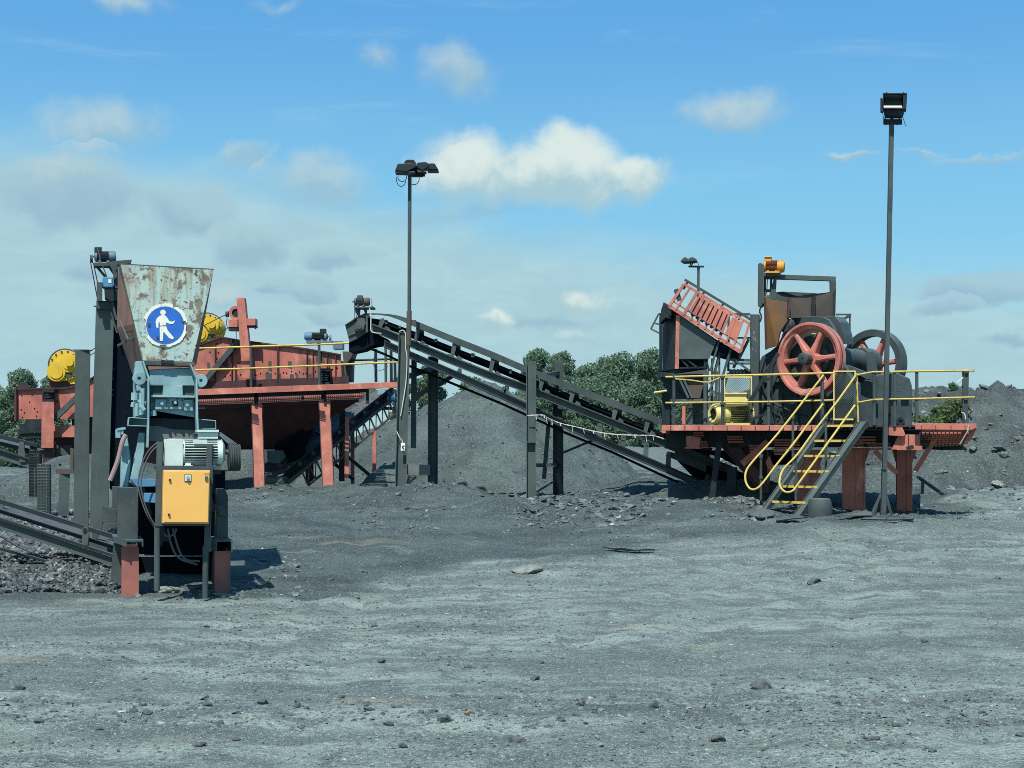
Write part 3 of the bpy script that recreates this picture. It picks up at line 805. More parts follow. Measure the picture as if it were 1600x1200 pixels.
def gnd_pts(n, pxr, dr):
    px = pxr[0] + rng.random(n) * (pxr[1] - pxr[0]); d = 1 / (1 / dr[0] + rng.random(n) * (1 / dr[1] - 1 / dr[0]))
    d = d * K; x = (px - 800) / F * d
    return np.stack([x, d, zg(x, d)], -1)


# pebbles strewn over the whole yard
P = gnd_pts(60000, (-150, 1750), (3.6, 14.5)); P = P[rng.random(len(P)) < np.clip((fbm(P[:, 0] * .55, P[:, 1] * .45 + 6, 5) + .02) * 3.2, .03, 1)]; sz = .004 + .012 * rng.random(len(P)) ** 4 + .0012 * P[:, 1] / K * rng.random(len(P))
P2 = gnd_pts(2600, (-150, 1750), (5.15, 5.75)); s2 = .007 + .028 * rng.random(len(P2)) ** 5
P3 = gnd_pts(8000, (800, 1200), (12.2, 16.0)); P3 = P3[rng.random(len(P3)) < np.clip((fbm(P3[:, 0] * 1.1, P3[:, 1] * .8, 4) + .12) * 3, .05, 1)]; s3 = .010 + .085 * rng.random(len(P3)) ** 7
P4 = gnd_pts(900, (1380, 1750), (12.5, 19)); s4 = .012 + .05 * rng.random(len(P4)) ** 4
P5 = gnd_pts(700, (650, 860), (14, 17)); s5 = .015 + .04 * rng.random(len(P5)) ** 3
E_ = [gnd_pts(1500, (1030, 1330), (13.6, 16)), gnd_pts(1300, (370, 640), (14.5, 18)), gnd_pts(700, (360, 520), (9.2, 11)), gnd_pts(500, (170, 380), (9.1, 9.6)), gnd_pts(1200, (560, 900), (12.2, 15.5))]
P6 = np.concatenate(E_); P6 = P6[rng.random(len(P6)) < np.clip((fbm(P6[:, 0] * 1.3 + 3, P6[:, 1] * 1.0, 4) + .05) * 4, .03, 1)]; s6 = .010 + .055 * rng.random(len(P6)) ** 4
pb = rocks_mesh('loose_gravel', np.concatenate([P, P2, P3, P4, P5, P6]), np.concatenate([sz, s2, s3, s4, s5, s6]), M['pebble'], .6); pb['kind'] = 'stuff'
# coal stones banked under the lower left conveyor
P = gnd_pts(7500, (-120, 195), (9.25, 10.6)); P[:, 2] += rng.random(len(P)) * .04
m_ = (fbm(P[:, 0] * 1.2, P[:, 1] * 3, 3) > -.16); P = P[m_]; s = .016 + .030 * rng.random(len(P)) ** 1.8
Q = gnd_pts(4200, (-100, 215), (10.8, 13.0)); sq = .022 + .04 * rng.random(len(Q)) ** 1.5
cg = rocks_mesh('coal_gravel', np.concatenate([P, Q]), np.concatenate([s, sq]), M['gravel'], .95); cg['kind'] = 'stuff'
# lumps lying on the coal heaps
H_ = _hv[_hk] + (rng.random((len(_hk), 3)) - .5) * np.array([.15, .15, .02])
hl = rocks_mesh('heap_lumps', H_, .008 + .026 * rng.random(len(H_)) ** 4, M['pebble'], .85); hl['kind'] = 'stuff'
# rubble on the spoil bank and the heap feet
ii = rng.integers(0, _sbz[0].size, 9000)
S = np.stack([a.ravel()[ii] for a in _sbz], -1); S = S + (rng.random(S.shape) - .5) * np.array([.3, .3, .05])
S = S[(800 + F * S[:, 0] / S[:, 1] < 1750) & (S[:, 1] < 64)]
sr = rocks_mesh('spoil_rubble', S, .03 + .17 * rng.random(len(S)) ** 6, M['pebble'], .75); sr['kind'] = 'stuff'


def rock(px, py, wpx, label, group=None, mat='stone', flat=.62, aspect=1.0, name='stone'):
    # march the pixel ray to the ground once to find where this stone lies
    d = 3.5 * K
    while d < 80 and CZ + (HY - py) / F * d > zgs((px - 800) / F * d, d): d += .02
    x = (px - 800) / F * d; r = wpx / F * d / 2
    bm = bmesh.new(); bmesh.ops.create_icosphere(bm, subdivisions=3, radius=1)
    sd = random.random() * 50
    pl = [Vector((random.gauss(0, 1), random.gauss(0, 1), random.gauss(0, 1))).normalized() for _ in range(8)]
    for v in bm.verts:
        k = min(1.0, *[(.50 + .32 * ((i * 37 % 10) / 10)) / max(v.co.dot(p), .05) for i, p in enumerate(pl)])
        v.co *= k * (1 + random.uniform(-.05, .05))
        v.co = Vector((v.co.x * 1.18, v.co.y * aspect, v.co.z * flat)) * r
    me = bpy.data.meshes.new(name); bm.to_mesh(me); bm.free(); me.materials.append(M[mat])
    o = bpy.data.objects.new(name, me); COL.objects.link(o); o.location = (x, d, zgs(x, d) + r * flat * .30)
    o.rotation_euler = (random.uniform(-.1, .1), random.uniform(-.1, .1), random.uniform(-.35, .35))
    o['label'] = label; o['category'] = 'stone'
    if group: o['group'] = group
    return o


G = 'stones lying on the open yard'
rock(1189, 1075, 34, 'squarish dark stone, the largest loose stone on the pale foreground ground', G, flat=.7)
rock(1120, 1158, 24, 'rounded dark stone alone below the squarish foreground stone', G)
rock(1020, 1105, 18, 'upright dark stone on the foreground rubble line', G, flat=.95)
rock(312, 1166, 20, 'smooth dark stone alone at the front of the yard, below the rubble line', G)
rock(31, 1077, 18, 'pointed dark stone at the left edge of the foreground', G, flat=.8)
rock(695, 1128, 22, 'jagged pyramid shaped stone just in front of the rubble line', G, flat=.9)
rock(733, 1115, 14, 'small orange brown stone, the only one of that colour', G, mat='stone_orange')
rock(820, 893, 50, 'pale flat slab of rock lying on the mid yard', None, mat='stone_light', flat=.34, name='rock_slab')
rock(266, 926, 52, 'pale broken slab lying under the orange cabinet', None, mat='stone_light', flat=.36, aspect=.5, name='rock_slab')
rock(345, 931, 34, 'thin pale slab at the foot of the right red leg of the blue crusher', None, mat='stone_light', flat=.2, aspect=.6, name='rock_slab')
rock(412, 878, 0.1 + 16, 'dark stone in the shade right of the blue crusher', G)
rock(1270, 911, 26, 'low dark lump of earth alone in the middle of the right yard', G, flat=.45)
rock(1445, 1003, 14, 'small pale grey stone alone on the right of the yard', G)
SM = 'small dark stones scattered on the foreground ground'
for (px, py, w_) in [(54, 1062, 11), (215, 1080, 12), (227, 1062, 9), (207, 1112, 15), (230, 1115, 17), (325, 1104, 16), (412, 1100, 19), (465, 1105, 16), (577, 1110, 17), (615, 1106, 9), (60, 1130, 15),
                     (155, 1140, 11), (370, 1157, 14), (607, 1133, 20), (630, 1168, 17), (795, 1158, 26), (742, 980, 8), (732, 1043, 11), (597, 1035, 15), (585, 980, 11), (322, 980, 10), (907, 1102, 17),
                     (1080, 1180, 11), (1247, 1111, 12), (1365, 1156, 17), (1457, 1175, 16), (835, 1062, 17), (845, 1037, 10), (1595, 1150, 22), (810, 1160, 22), (1158, 1062, 7), (958, 1090, 12), (1310, 1103, 9), (1535, 1115, 11), (880, 1030, 7), (480, 1040, 7), (1002, 1145, 9), (1560, 905, 10), (1330, 968, 6), (700, 1040, 7)]:
    rock(px, py, w_, 'small dark stone lying loose on the pale grey foreground ground', SM, flat=random.uniform(.5, .8))


# ------------------------------------------------------------------ trees
def foliage(parts, n, leaf, mat, name, parent, seed):
    """leaf-sized faces spread through irregular clumps: parts = (cx,cy,cz,rx,ry,rz)"""
    r = np.random.default_rng(seed); vol = np.array([p[3] * p[4] * p[5] for p in parts]) ** .75; vol = vol / vol.sum()
    k = r.choice(len(parts), n, p=vol); A = np.array(parts)[k]
    dv = r.normal(size=(n, 3)); dv /= np.linalg.norm(dv, axis=1)[:, None]
    # each clump carries sprigs: leaves gather round twig ends
    rad = (.45 + .6 * r.random(n) ** .6)
    rad = rad * (1 + .55 * fbm(dv[:, 0] * 2.6 + k * 3.1, dv[:, 1] * 2.6 + dv[:, 2] * 2.2 + k, 3))
    c = A[:, :3] + dv * A[:, 3:] * rad[:, None]
    t = r.normal(size=(n, 3)); t /= np.linalg.norm(t, axis=1)[:, None]
    b = np.cross(t, r.normal(size=(n, 3))); b /= np.linalg.norm(b, axis=1)[:, None]
    s = (leaf * (.6 + .8 * r.random(n)))[:, None]
    V = np.stack([c - t * s, c + b * s * .42, c + t * s, c - b * s * .42], 1).reshape(-1, 3)
    me = bpy.data.meshes.new(name)
    me.vertices.add(len(V)); me.vertices.foreach_set('co', V.ravel())
    me.loops.add(n * 4); me.loops.foreach_set('vertex_index', np.arange(n * 4))
    me.polygons.add(n); me.polygons.foreach_set('loop_start', np.arange(0, n * 4, 4)); me.polygons.foreach_set('loop_total', np.full(n, 4))
    me.update(calc_edges=True); me.materials.append(mat)
    o = bpy.data.objects.new(name, me); COL.objects.link(o); o.parent = parent; ORG[o.name] = Vector((0, 0, 0))
    return o


def tree(px, top, d, rpx, label, seed, n=5200, low=.35, name='tree', cat='tree', lobes=24, group='trees beyond the yard', zb=None):
    r = np.random.default_rng(seed); lf_ = max(.075, .0034 * d); d = d * K if zb is None else d; x = (px - 800) / F * d
    zb = zgs(x, d) if zb is None else zb
    H = CZ + (HY - top) / F * d - zb; rad = rpx / F * d
    root = thing(name, label, cat, (x, d, zb), group)
    parts = []
    for i in range(lobes):
        t = low + (1 - low) * (i + .5) / lobes
        sp = rad * (1.0 - .72 * max(0, (t - .55) / .45) ** 1.4) * (.45 + .75 * min(1, (t - low + .12) / .3)) * .74
        an = i * 2.4 + r.random() * .8; q = .30 + .70 * r.random()
        lr = rad * (.30 + .20 * r.random())
        parts.append((math.cos(an) * sp * q, math.sin(an) * sp * q, H * t - lr * .45, lr * 1.1, lr * 1.1, lr * .78))
    parts.append((0, 0, H * .62, rad * .5, rad * .5, H * .24))
    foliage(parts, int(n * 2.8), lf_ * .66, M['leaf'], 'crown', root, seed)
    tk = MB(); h0 = H * .62
    tk.tube([root.location + Vector((.12 * math.sin(k * 1.3 + seed), .1 * math.cos(k + seed), h0 * k / 5 - .2)) for k in range(6)], [rad * .085 * (1 - .13 * k) for k in range(6)], 8)
    for p in parts[2:11]:
        s0 = root.location + Vector((0, 0, h0 * .5 + .3 * random.random())); e0 = root.location + Vector(p[:3])
        tk.tube([s0, (s0 + e0) / 2 + Vector((0, 0, .1 * rad)), e0], [rad * .04, rad * .028, rad * .012], 6)
    build('trunk', tk, M['bark'], root)
    return root


tree(838, 548, 47, 30, 'left tree of the row behind the conveyor, with a thin airy crown', 3, 4200, .25)
tree(876, 550, 45, 33, 'second tree of the row behind the conveyor, with two separate leafy tops', 4, 5200, .22)
tree(918, 572, 46, 36, 'lower rounded tree in the middle of the row behind the conveyor', 5, 5600, .12)
tree(962, 554, 44, 46, 'broadest dense tree of the row, left of the crusher feed box', 6, 8200, .12)
tree(1015, 546, 48, 38, 'tall tree touching the left side of the crusher feed box', 7, 5200, .2)
tree(1075, 560, 52, 45, 'tree mostly hidden behind the crusher feed box', 8, 3600, .15)
tree(935, 588, 43, 60, 'wide leafy tree filling the gap in the middle of the row', 40, 6000, .08)
tree(868, 590, 44, 50, 'leafy tree low in the row just right of the tall conveyor posts', 41, 5200, .08)
tree(34, 580, 33, 36, 'tree at the left edge of the yard in front of the open sky', 9, 5200, .1)
tree(88, 583, 35, 34, 'tree rising behind the left end of the red screen', 10, 5200, .1)
tree(-10, 604, 34, 40, 'tree cut off by the left border, lower than its neighbour', 12, 4200, .1)
tree(1000, 596, 40, 34, 'round bushy tree below the tall trees, right above the conveyor belt', 13, 5200, .05)
tree(905, 622, 41, 34, 'round bush behind the middle of the inclined conveyor', 14, 4400, .03, 'bush', 'bush', 12, 'bushes beyond the yard')
tree(810, 612, 40, 38, 'bush showing over the right shoulder of the large coal heap', 15, 3800, .03, 'bush', 'bush', 12, 'bushes beyond the yard')
tree(742, 592, 42, 40, 'bush in the gap between the conveyor stringers above the large coal heap', 16, 4200, .03, 'bush', 'bush', 12, 'bushes beyond the yard')
tree(672, 566, 44, 36, 'bush behind the conveyor post without a lamp', 17, 4600, .03, 'bush', 'bush', 12, 'bushes beyond the yard')
tree(628, 588, 43, 26, 'bush behind the right end of the red walkway', 18, 3000, .03, 'bush', 'bush', 12, 'bushes beyond the yard')
tree(850, 650, 38, 34, 'low bush just left of the tallest conveyor posts, near the ground', 19, 3000, .02, 'bush', 'bush', 10, 'bushes beyond the yard')
tree(780, 640, 39, 34, 'low bush half buried behind the right slope of the large coal heap', 20, 2600, .02, 'bush', 'bush', 10, 'bushes beyond the yard')
sz_ = lambda px, d: float(_sbz[2].ravel()[np.argmin((_sbz[0].ravel() - (px - 800) / F * d) ** 2 + (_sbz[1].ravel() - d) ** 2)])
tree(1490, 600, 50, 9, 'small lone sapling on the crest of the spoil bank', 21, 420, .1, 'sapling', 'sapling', 7, None, sz_(1490, 50) - .05)
# weeds on the bank behind the deck rail
wp = []
for k in range(16):
    q = k / 15; px = 1424 + 78 * q; d = 44.5 + 1.6 * q + random.uniform(-.3, .3)
    wp.append(((px - 800) / F * d, d, sz_(px, d) + .16, .32, .3, .2))
holder = foliage(wp, 3800, .07, M['leaf_bright'], 'weeds', None, 33); holder['kind'] = 'stuff'
# ================================================================== small blue crusher with hopper (left)
D = 9.3
ctx(9.3, .30, 265)
cr = thing('hopper_crusher', 'pale blue jaw crusher under a rusty hopper with a round blue walking sign', 'crusher', W(265, 932, D))
fl, fr_, bl, br_ = (187.5, 412.5), (334, 421), (222.5, 563.5), (300, 565.5)
A = [W(*fl, D), W(*fr_, D), W(*br_, D), W(*bl, D)]
B = [W(185, 417, D + 1.25), W(331, 424, D + 1.3), W(307, 569, D + .95), W(208, 588, D + .95)]
mb = MB(); mb.add([A[0], A[1], A[2], A[3]], [[0, 1, 2, 3]])
hop = build('hopper', mb, M['hopper'], cr, solid=.014)
mb = MB(); Bm = W(182.5, 512, D + 1.15); Am = A[0].lerp(A[3], .62); mb.add([B[0], A[0], A[3], B[3], A[1], B[1], B[2], A[2], Bm, Am], [[0, 1, 9, 8], [8, 9, 2, 3], [4, 5, 6, 7]]); mb.add([B[1], B[0], B[3], B[2]], [[0, 1, 2, 3]])
build('hopper_side', mb, M['hopper_side'], hop, solid=.014)
mb = MB(); mb.bar(A[0], A[1], .03, .012); mb.bar(A[0] + Vector((.004, -.004, 0)), A[3] + Vector((.004, -.004, 0)), .012, .02); mb.bar(W(303, 566, D - .02), W(222, 564, D - .02), .03, .012)
build('hopper_rim', mb, M['steel_light'], hop)
mb = MB()
for a_, b_ in (((187, 500), (200, 530)), ((196, 520), (219, 512))): mb.pbar(*a_, *b_, D + .35, .02, .008, D + .02)
mb.bar(W(184, 540, D + .7), W(217, 523, D + .02), .012, .03)
build('hopper_seam', mb, M['steel'], hop)
# round sign, chipped round the edge
cx, cy = 258, 508
sg = MB(); n = 72; o_ = []; i_ = []
for k in range(n):
    an = k * 2 * math.pi / n; dg = math.degrees(an)
    rr = 35.3 + 1.0 * math.sin(k * 1.7) * math.sin(k * .9)
    if 165 < dg < 212 or 60 < dg < 70: rr = 30.6
    if 340 < dg or dg < 6: rr = 33.0
    o_.append((cx + rr * math.cos(an), cy - rr * .97 * math.sin(an)))
sg.pp(o_, D - .026, .008)
ring = build('round_sign', sg, M['cream'], hop)
sb_ = MB(); sb_.pp([(cx + 29.6 * math.cos(k * math.pi / 36), cy + 29.2 * math.sin(k * math.pi / 36)) for k in range(72)], D - .030, .004)
build('sign_face', sb_, M['sign_blue'], hop)


def zf(pts): return [(100 + x / 4, 370 + y / 4) for x, y in pts]


fg = MB()
fg.pp(arc(*zf([(619, 472)])[0], 4.4, 4.3, 0, 345, 18), D - .034, .004)
fg.pp(zf([(598, 494), (612, 489), (634, 492), (648, 510), (658, 527), (676, 531), (692, 523), (691, 531), (682, 545), (662, 545), (640, 535), (637, 552), (600, 556), (597, 532), (590, 541), (590, 569), (577, 566), (572, 530), (581, 508)]), D - .034, .004)
fg.pp(zf([(598, 562), (637, 557), (648, 585), (689, 632), (676, 642), (655, 631), (622, 592), (617, 651), (600, 650)]), D - .034, .004)
build('walking_figure', fg, M['cream'], hop)
ch = MB()
for (x, y, w_, h_) in [(750, 532, 22, 12), (533, 549, 18, 20), (585, 628, 14, 16), (620, 678, 40, 8)]:
    x_, y_ = zf([(x, y)])[0]; ch.prect(x_ - w_ / 8, y_ - h_ / 8, x_ + w_ / 8, y_ + h_ / 8, D - .038, .004)
build('sign_patch', ch, M['rust_grey'], hop)


def z5(pts): return [(170 + x / 8.572, 560 + y / 8.572) for x, y in pts]


# jaw housing
jw = MB()
jw.pp(z5([(540, 150), (1120, 120), (1165, 370), (545, 365)]), D - .02, .25)
build('swing_jaw', jw, M['blue_pale'], cr, bevel=.012)
mb = MB(); mb.pp(z5([(545, 350), (1160, 350), (1160, 520), (560, 520)]), D + .03, .3); build('jaw_recess', mb, M['steel'], cr)
mb = MB(); mb.pp(z5([(728, 362), (990, 358), (995, 495), (722, 495)]), D - .03, .08); build('wedge_plate', mb, M['blue_pale'], cr, bevel=.006)
mb = MB(); mb.pp(z5([(450, 40), (1160, 72), (1150, 100), (470, 88)]), D - .08, .3); build('throat_bar', mb, M['steel'], cr)
mb = MB(); mb.pp(z5([(700, 20), (760, 20), (760, 62), (700, 60)]), D - .1, .1); mb.pp(z5([(770, 25), (870, 25), (870, 72), (770, 70)]), D - .1, .1); build('clamp_block', mb, M['steel_dark'], cr)
mb = MB(); mb.pp(z5([(560, 488), (1165, 500), (1165, 530), (560, 520)]), D - .15, .4)
mb.pp(z5([(560, 520), (1165, 530), (1150, 790), (620, 700), (560, 690)]), D - .03, .3)
build('toggle_block', mb, M['blue_pale'], cr, bevel=.006)
for pts, c in (([(622, 545), (766, 545), (766, 686), (620, 686)], (712, 605)), ([(772, 532), (1003, 532), (1003, 682), (772, 680)], (890, 592)), ([(1008, 552), (1135, 552), (1132, 705), (1006, 700)], (1050, 622))):
    mb = MB(); mb.pp(z5(pts), D - .09, .05); pl_ = build('adjuster_plate', mb, M['blue_pale'], cr, bevel=.005)
    mb = MB(); c = z5([c])[0]; mb.cyl(W(*c, D - .09), W(*c, D - .14), .021, n=6); mb.cyl(W(*c, D - .09), W(*c, D - .10), .03, n=16); build('bolt', mb, M['blue_pale'], pl_)
mb = MB()
for x, y in ((795, 560), (795, 600), (795, 645), (980, 560), (985, 610), (980, 655), (600, 570), (600, 655), (1125, 600), (920, 545)):
    c = z5([(x, y)])[0]; mb.cyl(W(*c, D - .06), W(*c, D - .115), .012, n=6)
build('bolt', mb, M['steel'], cr)
mb = MB(); c = z5([(884, 605)])[0]; mb.prect(c[0] - 4, c[1] - 4, c[0] + 5, c[1] + 4.5, D - .11, .03); build('square_nut', mb, M['steel_dark'], cr, bevel=.006)
mb = MB(); mb.pp(z5([(560, 690), (1150, 700), (1165, 920), (560, 910)]), D + .12, .5); build('cavity_shade', mb, M['black'], cr)  # black block in place of the shade inside the jaw
for sgn, pts in ((0, [(355, 35), (450, 38), (540, 250), (535, 800), (520, 1190), (495, 1190), (480, 780), (345, 780), (345, 330)]), (1, [(1090, 75), (1160, 80), (1188, 260), (1200, 800), (1210, 1010), (1180, 1010), (1168, 800), (1160, 300)])):
    mb = MB()
    if sgn == 0: mb.pp(z5([(450, 38), (470, 38), (545, 250), (545, 800), (535, 1195), (505, 1195), (520, 800), (522, 260)]), D - .22, .22); mb.pp(z5([(360, 35), (460, 40), (530, 250), (530, 790), (345, 785), (345, 330)]), D - .0, .5)
    else: mb.pp(z5([(1085, 80), (1105, 78), (1188, 260), (1200, 800), (1210, 1010), (1185, 1010), (1172, 800), (1166, 270)]), D - .22, .3)
    build('side_cheek', mb, M['blue_pale'], cr, bevel=.004)
for c, r_ in (((410, 270), .062), ((1235, 300), .062)):
    mb = MB(); c = z5([c])[0]; mb.lathe(W(*c, D - .10), EY(), [(.02, 0), (r_ + .02, 0), (r_ + .02, .1), (.02, .1)], 22)
    mb.prect(c[0] - 1.5, c[1] - 2, c[0] + 9 if c[0] < 260 else c[0] + 1, c[1] + 8, D - .07, .06)
    build('lifting_lug', mb, M['blue_pale'], cr, bevel=.006)
mb = MB()
for x0, y0, x1, y1, r_ in ((390, 360, 395, 430, .022), (350, 460, 345, 560, .045), (430, 460, 430, 760, .025), (375, 600, 375, 770, .028), (460, 400, 455, 740, .02), (330, 590, 315, 650, .025), (590, 700, 600, 770, .04), (400, 380, 460, 480, .018), (340, 560, 450, 600, .022), (420, 640, 470, 700, .035)):
    p, q = z5([(x0, y0), (x1, y1)]); mb.cyl(W(*p, D - .1), W(*q, D - .1), r_, n=10)
build('grease_pipe', mb, M['blue_pale'], cr, smooth=True)
for p0, p1, p2, p3 in (((270, 785), (520, 800), (520, 915), (255, 905)), ((1200, 810), (1436, 828), (1440, 950), (1200, 955))):
    mb = MB(); q = z5([p0, p1, p2, p3]); d_ = D - .12
    mb.pp([q[0], q[1], (q[1][0], q[1][1] + 1.6), (q[0][0], q[0][1] + 1.6)], d_, .34); mb.pp([(q[3][0], q[3][1] - 1.5), (q[2][0], q[2][1] - 1.5), q[2], q[3]], d_, .34)
    mb.pp(q, d_ + .2, .03)
    mb.pp([q[0], q[3], (q[3][0] + 1.2, q[3][1]), (q[0][0] + 1.2, q[0][1])] if p0[0] < 600 else [q[1], q[2], (q[2][0] - 1.2, q[2][1]), (q[1][0] - 1.2, q[1][1])], d_, .34)
    build('base_flange', mb, M['blue_pale'], cr, bevel=.004)
mb = MB(); mb.pp(z5([(545, 800), (1172, 815), (1172, 1105), (545, 1105)]), D + .06, .5); build('lower_jaw', mb, M['concrete'], cr)
mb = MB(); mb.pp(z5([(545, 800), (1172, 815), (1172, 960), (830, 945), (690, 905), (580, 905), (545, 900)]), D + .05, .02); build('dark_liner', mb, M['steel_dark'], cr)  # dark band over the upper part of the lower jaw


def z2(pts): return [(100 + x / 3.872, 640 + y / 3.872) for x, y in pts]


mb = MB(); mb.pp(z2([(352, 185), (372, 150), (385, 170), (405, 320), (388, 470), (342, 470)]), D + .02, .3); mb.pp(z2([(458, 138), (490, 140), (485, 260), (440, 470), (395, 440), (400, 420)]), D - .02, .2)
build('support_arm', mb, M['blue_pale'], cr, bevel=.006)
mb = MB(); mb.pp(z2([(398, 418), (556, 420), (556, 466), (440, 468)]), D - .1, .25); mb.pp(z2([(483, 505), (556, 505), (556, 566), (483, 560)]), D - .1, .25); build('blue_base_plate', mb, M['blue_mid'], cr, bevel=.005)
mb = MB(); mb.tube(smooth_path([W(*p, D - .15) for p in z2([(375, 150), (352, 200), (325, 310), (279, 430)])]), .030, 10); build('hose', mb, M['pink_pipe'], cr, smooth=True)
mb = MB()
for p0, p1 in (((320, 120), (372, 112)), ((328, 120), (328, 170)), ((345, 118), (345, 150))):
    a_, b_ = z2([p0, p1]); mb.pbar(*a_, *b_, D - .12, .06, .03)
build('hose_bracket', mb, M['blue_pale'], cr)
# motor on the base frame
mb = MB()
mot = motor(cr, W(255, 707, D - .42), W(353, 707, D - .42), .166, M['white'], M['white'], terminal=0)
mb = MB(); mb.prect(310, 675, 341, 686, D - .5, .24); build('terminal_box', mb, M['white'], mot, bevel=.006)
mb = MB(); mb.prect(308, 671.5, 342, 675, D - .53, .30); build('terminal_lid', mb, M['white'], mot)
mb = MB(); mb.prect(256, 686.5, 286, 728, D - .592, .02); mb.prect(302, 687, 324, 692.5, D - .60, .02); build('cover_plate', mb, M['white'], mot, bevel=.004)
mb = MB(); mb.tube([W(305 + 4 * math.cos(k), 681 + 4 * math.sin(k), D - .45) for k in np.linspace(0, 6.3, 13)], .007, 6); build('lifting_eye', mb, M['steel'], mot)
mb = MB()
for k in range(5):
    x0 = 357 + k * 3.6
    mb.lathe(W(x0, 715, D - .42), EX(), [(.02, 0), (.168, 0), (.155, .014), (.168, .025), (.02, .025)], 36)
build('drive_pulley', mb, M['steel'], cr, smooth=True)
mb = MB()
for k in range(4):
    q = W(358.5 + k * 3.6, 694, D - .40); mb.bar(q, W(338 + k * 2, 676, D + .35), .016, .012); mb.bar(W(358.5 + k * 3.6, 735, D - .40), W(338 + k * 2, 735, D + .3), .016, .012)
build('drive_belt', mb, M['steel'], cr)
mb = MB(); mb.prect(244, 728, 346, 734, D - .62, .5); mb.prect(250, 734, 345, 741, D - .3, .1); build('motor_base', mb, M['steel'], cr)
# support frame
mb = MB(); mb.pp(z2([(325, 468), (445, 472), (446, 580), (447, 790), (325, 790)]), D - .1, .26); build('leg_box', mb, M['steel'], cr, bevel=.006)
mb = MB(); mb.pp(z2([(290, 465), (330, 466), (330, 600), (292, 590)]), D + .2, .05); mb.pp(z2([(232, 580), (320, 605), (318, 700), (225, 680)]), D + .35, .04); mb.pp(z2([(245, 690), (318, 690), (315, 722), (232, 715)]), D + .3, .02); build('side_plate', mb, M['steel'], cr, bevel=.003)
mb = MB(); mb.pp(z2([(930, 480), (975, 480), (992, 520), (992, 790), (925, 790)]), D - .02, .3); mb.pp(z2([(920, 575), (960, 580), (992, 650), (945, 640)]), D - .07, .06); build('leg_box', mb, M['steel'], cr, bevel=.006)


def chan(p0, p1, ytop, ybot, d, t):
    q = z2([(p0, ytop), (p1, ytop), (p1, ybot), (p0, ybot)]); m_ = MB(); e = 2.2
    m_.pp([q[0], q[1], (q[1][0], q[1][1] + 3), (q[0][0], q[0][1] + 3)], d, t)
    m_.pp([q[0], (q[0][0] + e, q[0][1]), (q[3][0] + e, q[3][1]), q[3]], d + .003, t); m_.pp([(q[1][0] - e, q[1][1]), q[1], q[2], (q[2][0] - e, q[2][1])], d + .003, t)
    return m_


m_ = chan(370, 480, 788, 828, D - .22, .75); m_.pp(z2([(296, 768), (330, 770), (372, 790), (372, 830), (298, 800)]), D - .2, .6); build('base_channel', m_, M['steel'], cr)
build('base_channel', chan(918, 1020, 788, 858, D - .22, .75), M['steel'], cr)
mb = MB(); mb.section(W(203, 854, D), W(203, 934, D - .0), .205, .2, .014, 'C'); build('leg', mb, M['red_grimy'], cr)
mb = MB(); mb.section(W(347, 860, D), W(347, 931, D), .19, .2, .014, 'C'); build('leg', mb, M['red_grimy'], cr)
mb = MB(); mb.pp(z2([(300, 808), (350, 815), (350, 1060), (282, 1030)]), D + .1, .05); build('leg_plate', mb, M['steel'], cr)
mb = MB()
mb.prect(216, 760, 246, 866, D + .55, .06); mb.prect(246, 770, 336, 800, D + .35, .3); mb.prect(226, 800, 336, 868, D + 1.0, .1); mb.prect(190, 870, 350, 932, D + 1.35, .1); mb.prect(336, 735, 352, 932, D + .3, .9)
build('chute_and_shade_panel', mb, M['black'], cr)  # black panels painting the deep shadow between the crusher legs
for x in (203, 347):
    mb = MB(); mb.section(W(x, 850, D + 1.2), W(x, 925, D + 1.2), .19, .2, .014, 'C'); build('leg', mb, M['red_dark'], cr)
# cables from motor to cabinet
mb = MB()
for k in range(2):
    o = k * 4.2
    mb.tube(smooth_path([W(x + o, y + o * .5, D - .30 - .05 * k) for x, y in ((247, 690), (231, 706), (221, 728), (216, 752), (219, 775), (229, 803), (243, 827))], 5), .009, 7)
for pts in (((262, 826), (268, 852), (280, 872), (308, 882)), ((270, 826), (279, 858), (290, 874), (312, 877)), ((276, 826), (271, 835), (262, 838), (256, 834))):
    mb.tube(smooth_path([W(x, y, D - .45) for x, y in pts], 5), .013, 7)
build('cable', mb, M['cable'], cr, smooth=True)

# ------------------------------------------------------------------ orange cabinet on its own posts
DC = D - .85
cab = thing('control_cabinet', 'orange electrical cabinet on two grey pipe posts below the white motor', 'electrical cabinet', W(290, 940, DC))
mb = MB(); mb.pp([(256, 734.5), (328.5, 735), (326.5, 818.3), (254, 818)], DC - .02, .22); bx_ = build('cabinet_box', mb, M['cabinet'], cab, bevel=.006)
mb = MB(); mb.pp([(257.5, 736.5), (327.2, 737), (325.3, 816.5), (255.5, 816)], DC - .04, .018); dr_ = build('door', mb, M['cabinet'], cab, bevel=.005)
mb = MB(); mb.prect(289, 741.8, 298.4, 751.8, DC - .052, .012); build('switch_plate', mb, M['white'], dr_)
mb = MB(); mb.prect(288.3, 741.2, 299.1, 752.6, DC - .046, .005); build('switch_frame', mb, M['steel_dark'], dr_)
mb = MB(); mb.cyl(W(293.6, 746.2, DC - .05), W(293.6, 746.2, DC - .075), .017, n=18); build('switch_knob', mb, M['blue_pale'], dr_)
for x, y in ((265.5, 750), (264, 804)):
    mb = MB(); mb.cyl(W(x, y, DC - .04), W(x, y, DC - .06), .014, n=14); build('lock', mb, M['steel_dark'], dr_)
mb = MB(); mb.prect(319.5, 738.5, 326, 741.5, DC - .044, .004); build('maker_label', mb, M['orange'], dr_)
mb = MB(); mb.prect(320.5, 744, 325, 750.5, DC - .058, .018); build('hasp', mb, M['steel_light'], dr_, bevel=.004)
mb = MB(); mb.pp([(245, 728), (333, 728), (330, 822), (242, 822)], DC + .205, .03); build('back_plate', mb, M['steel'], cab)
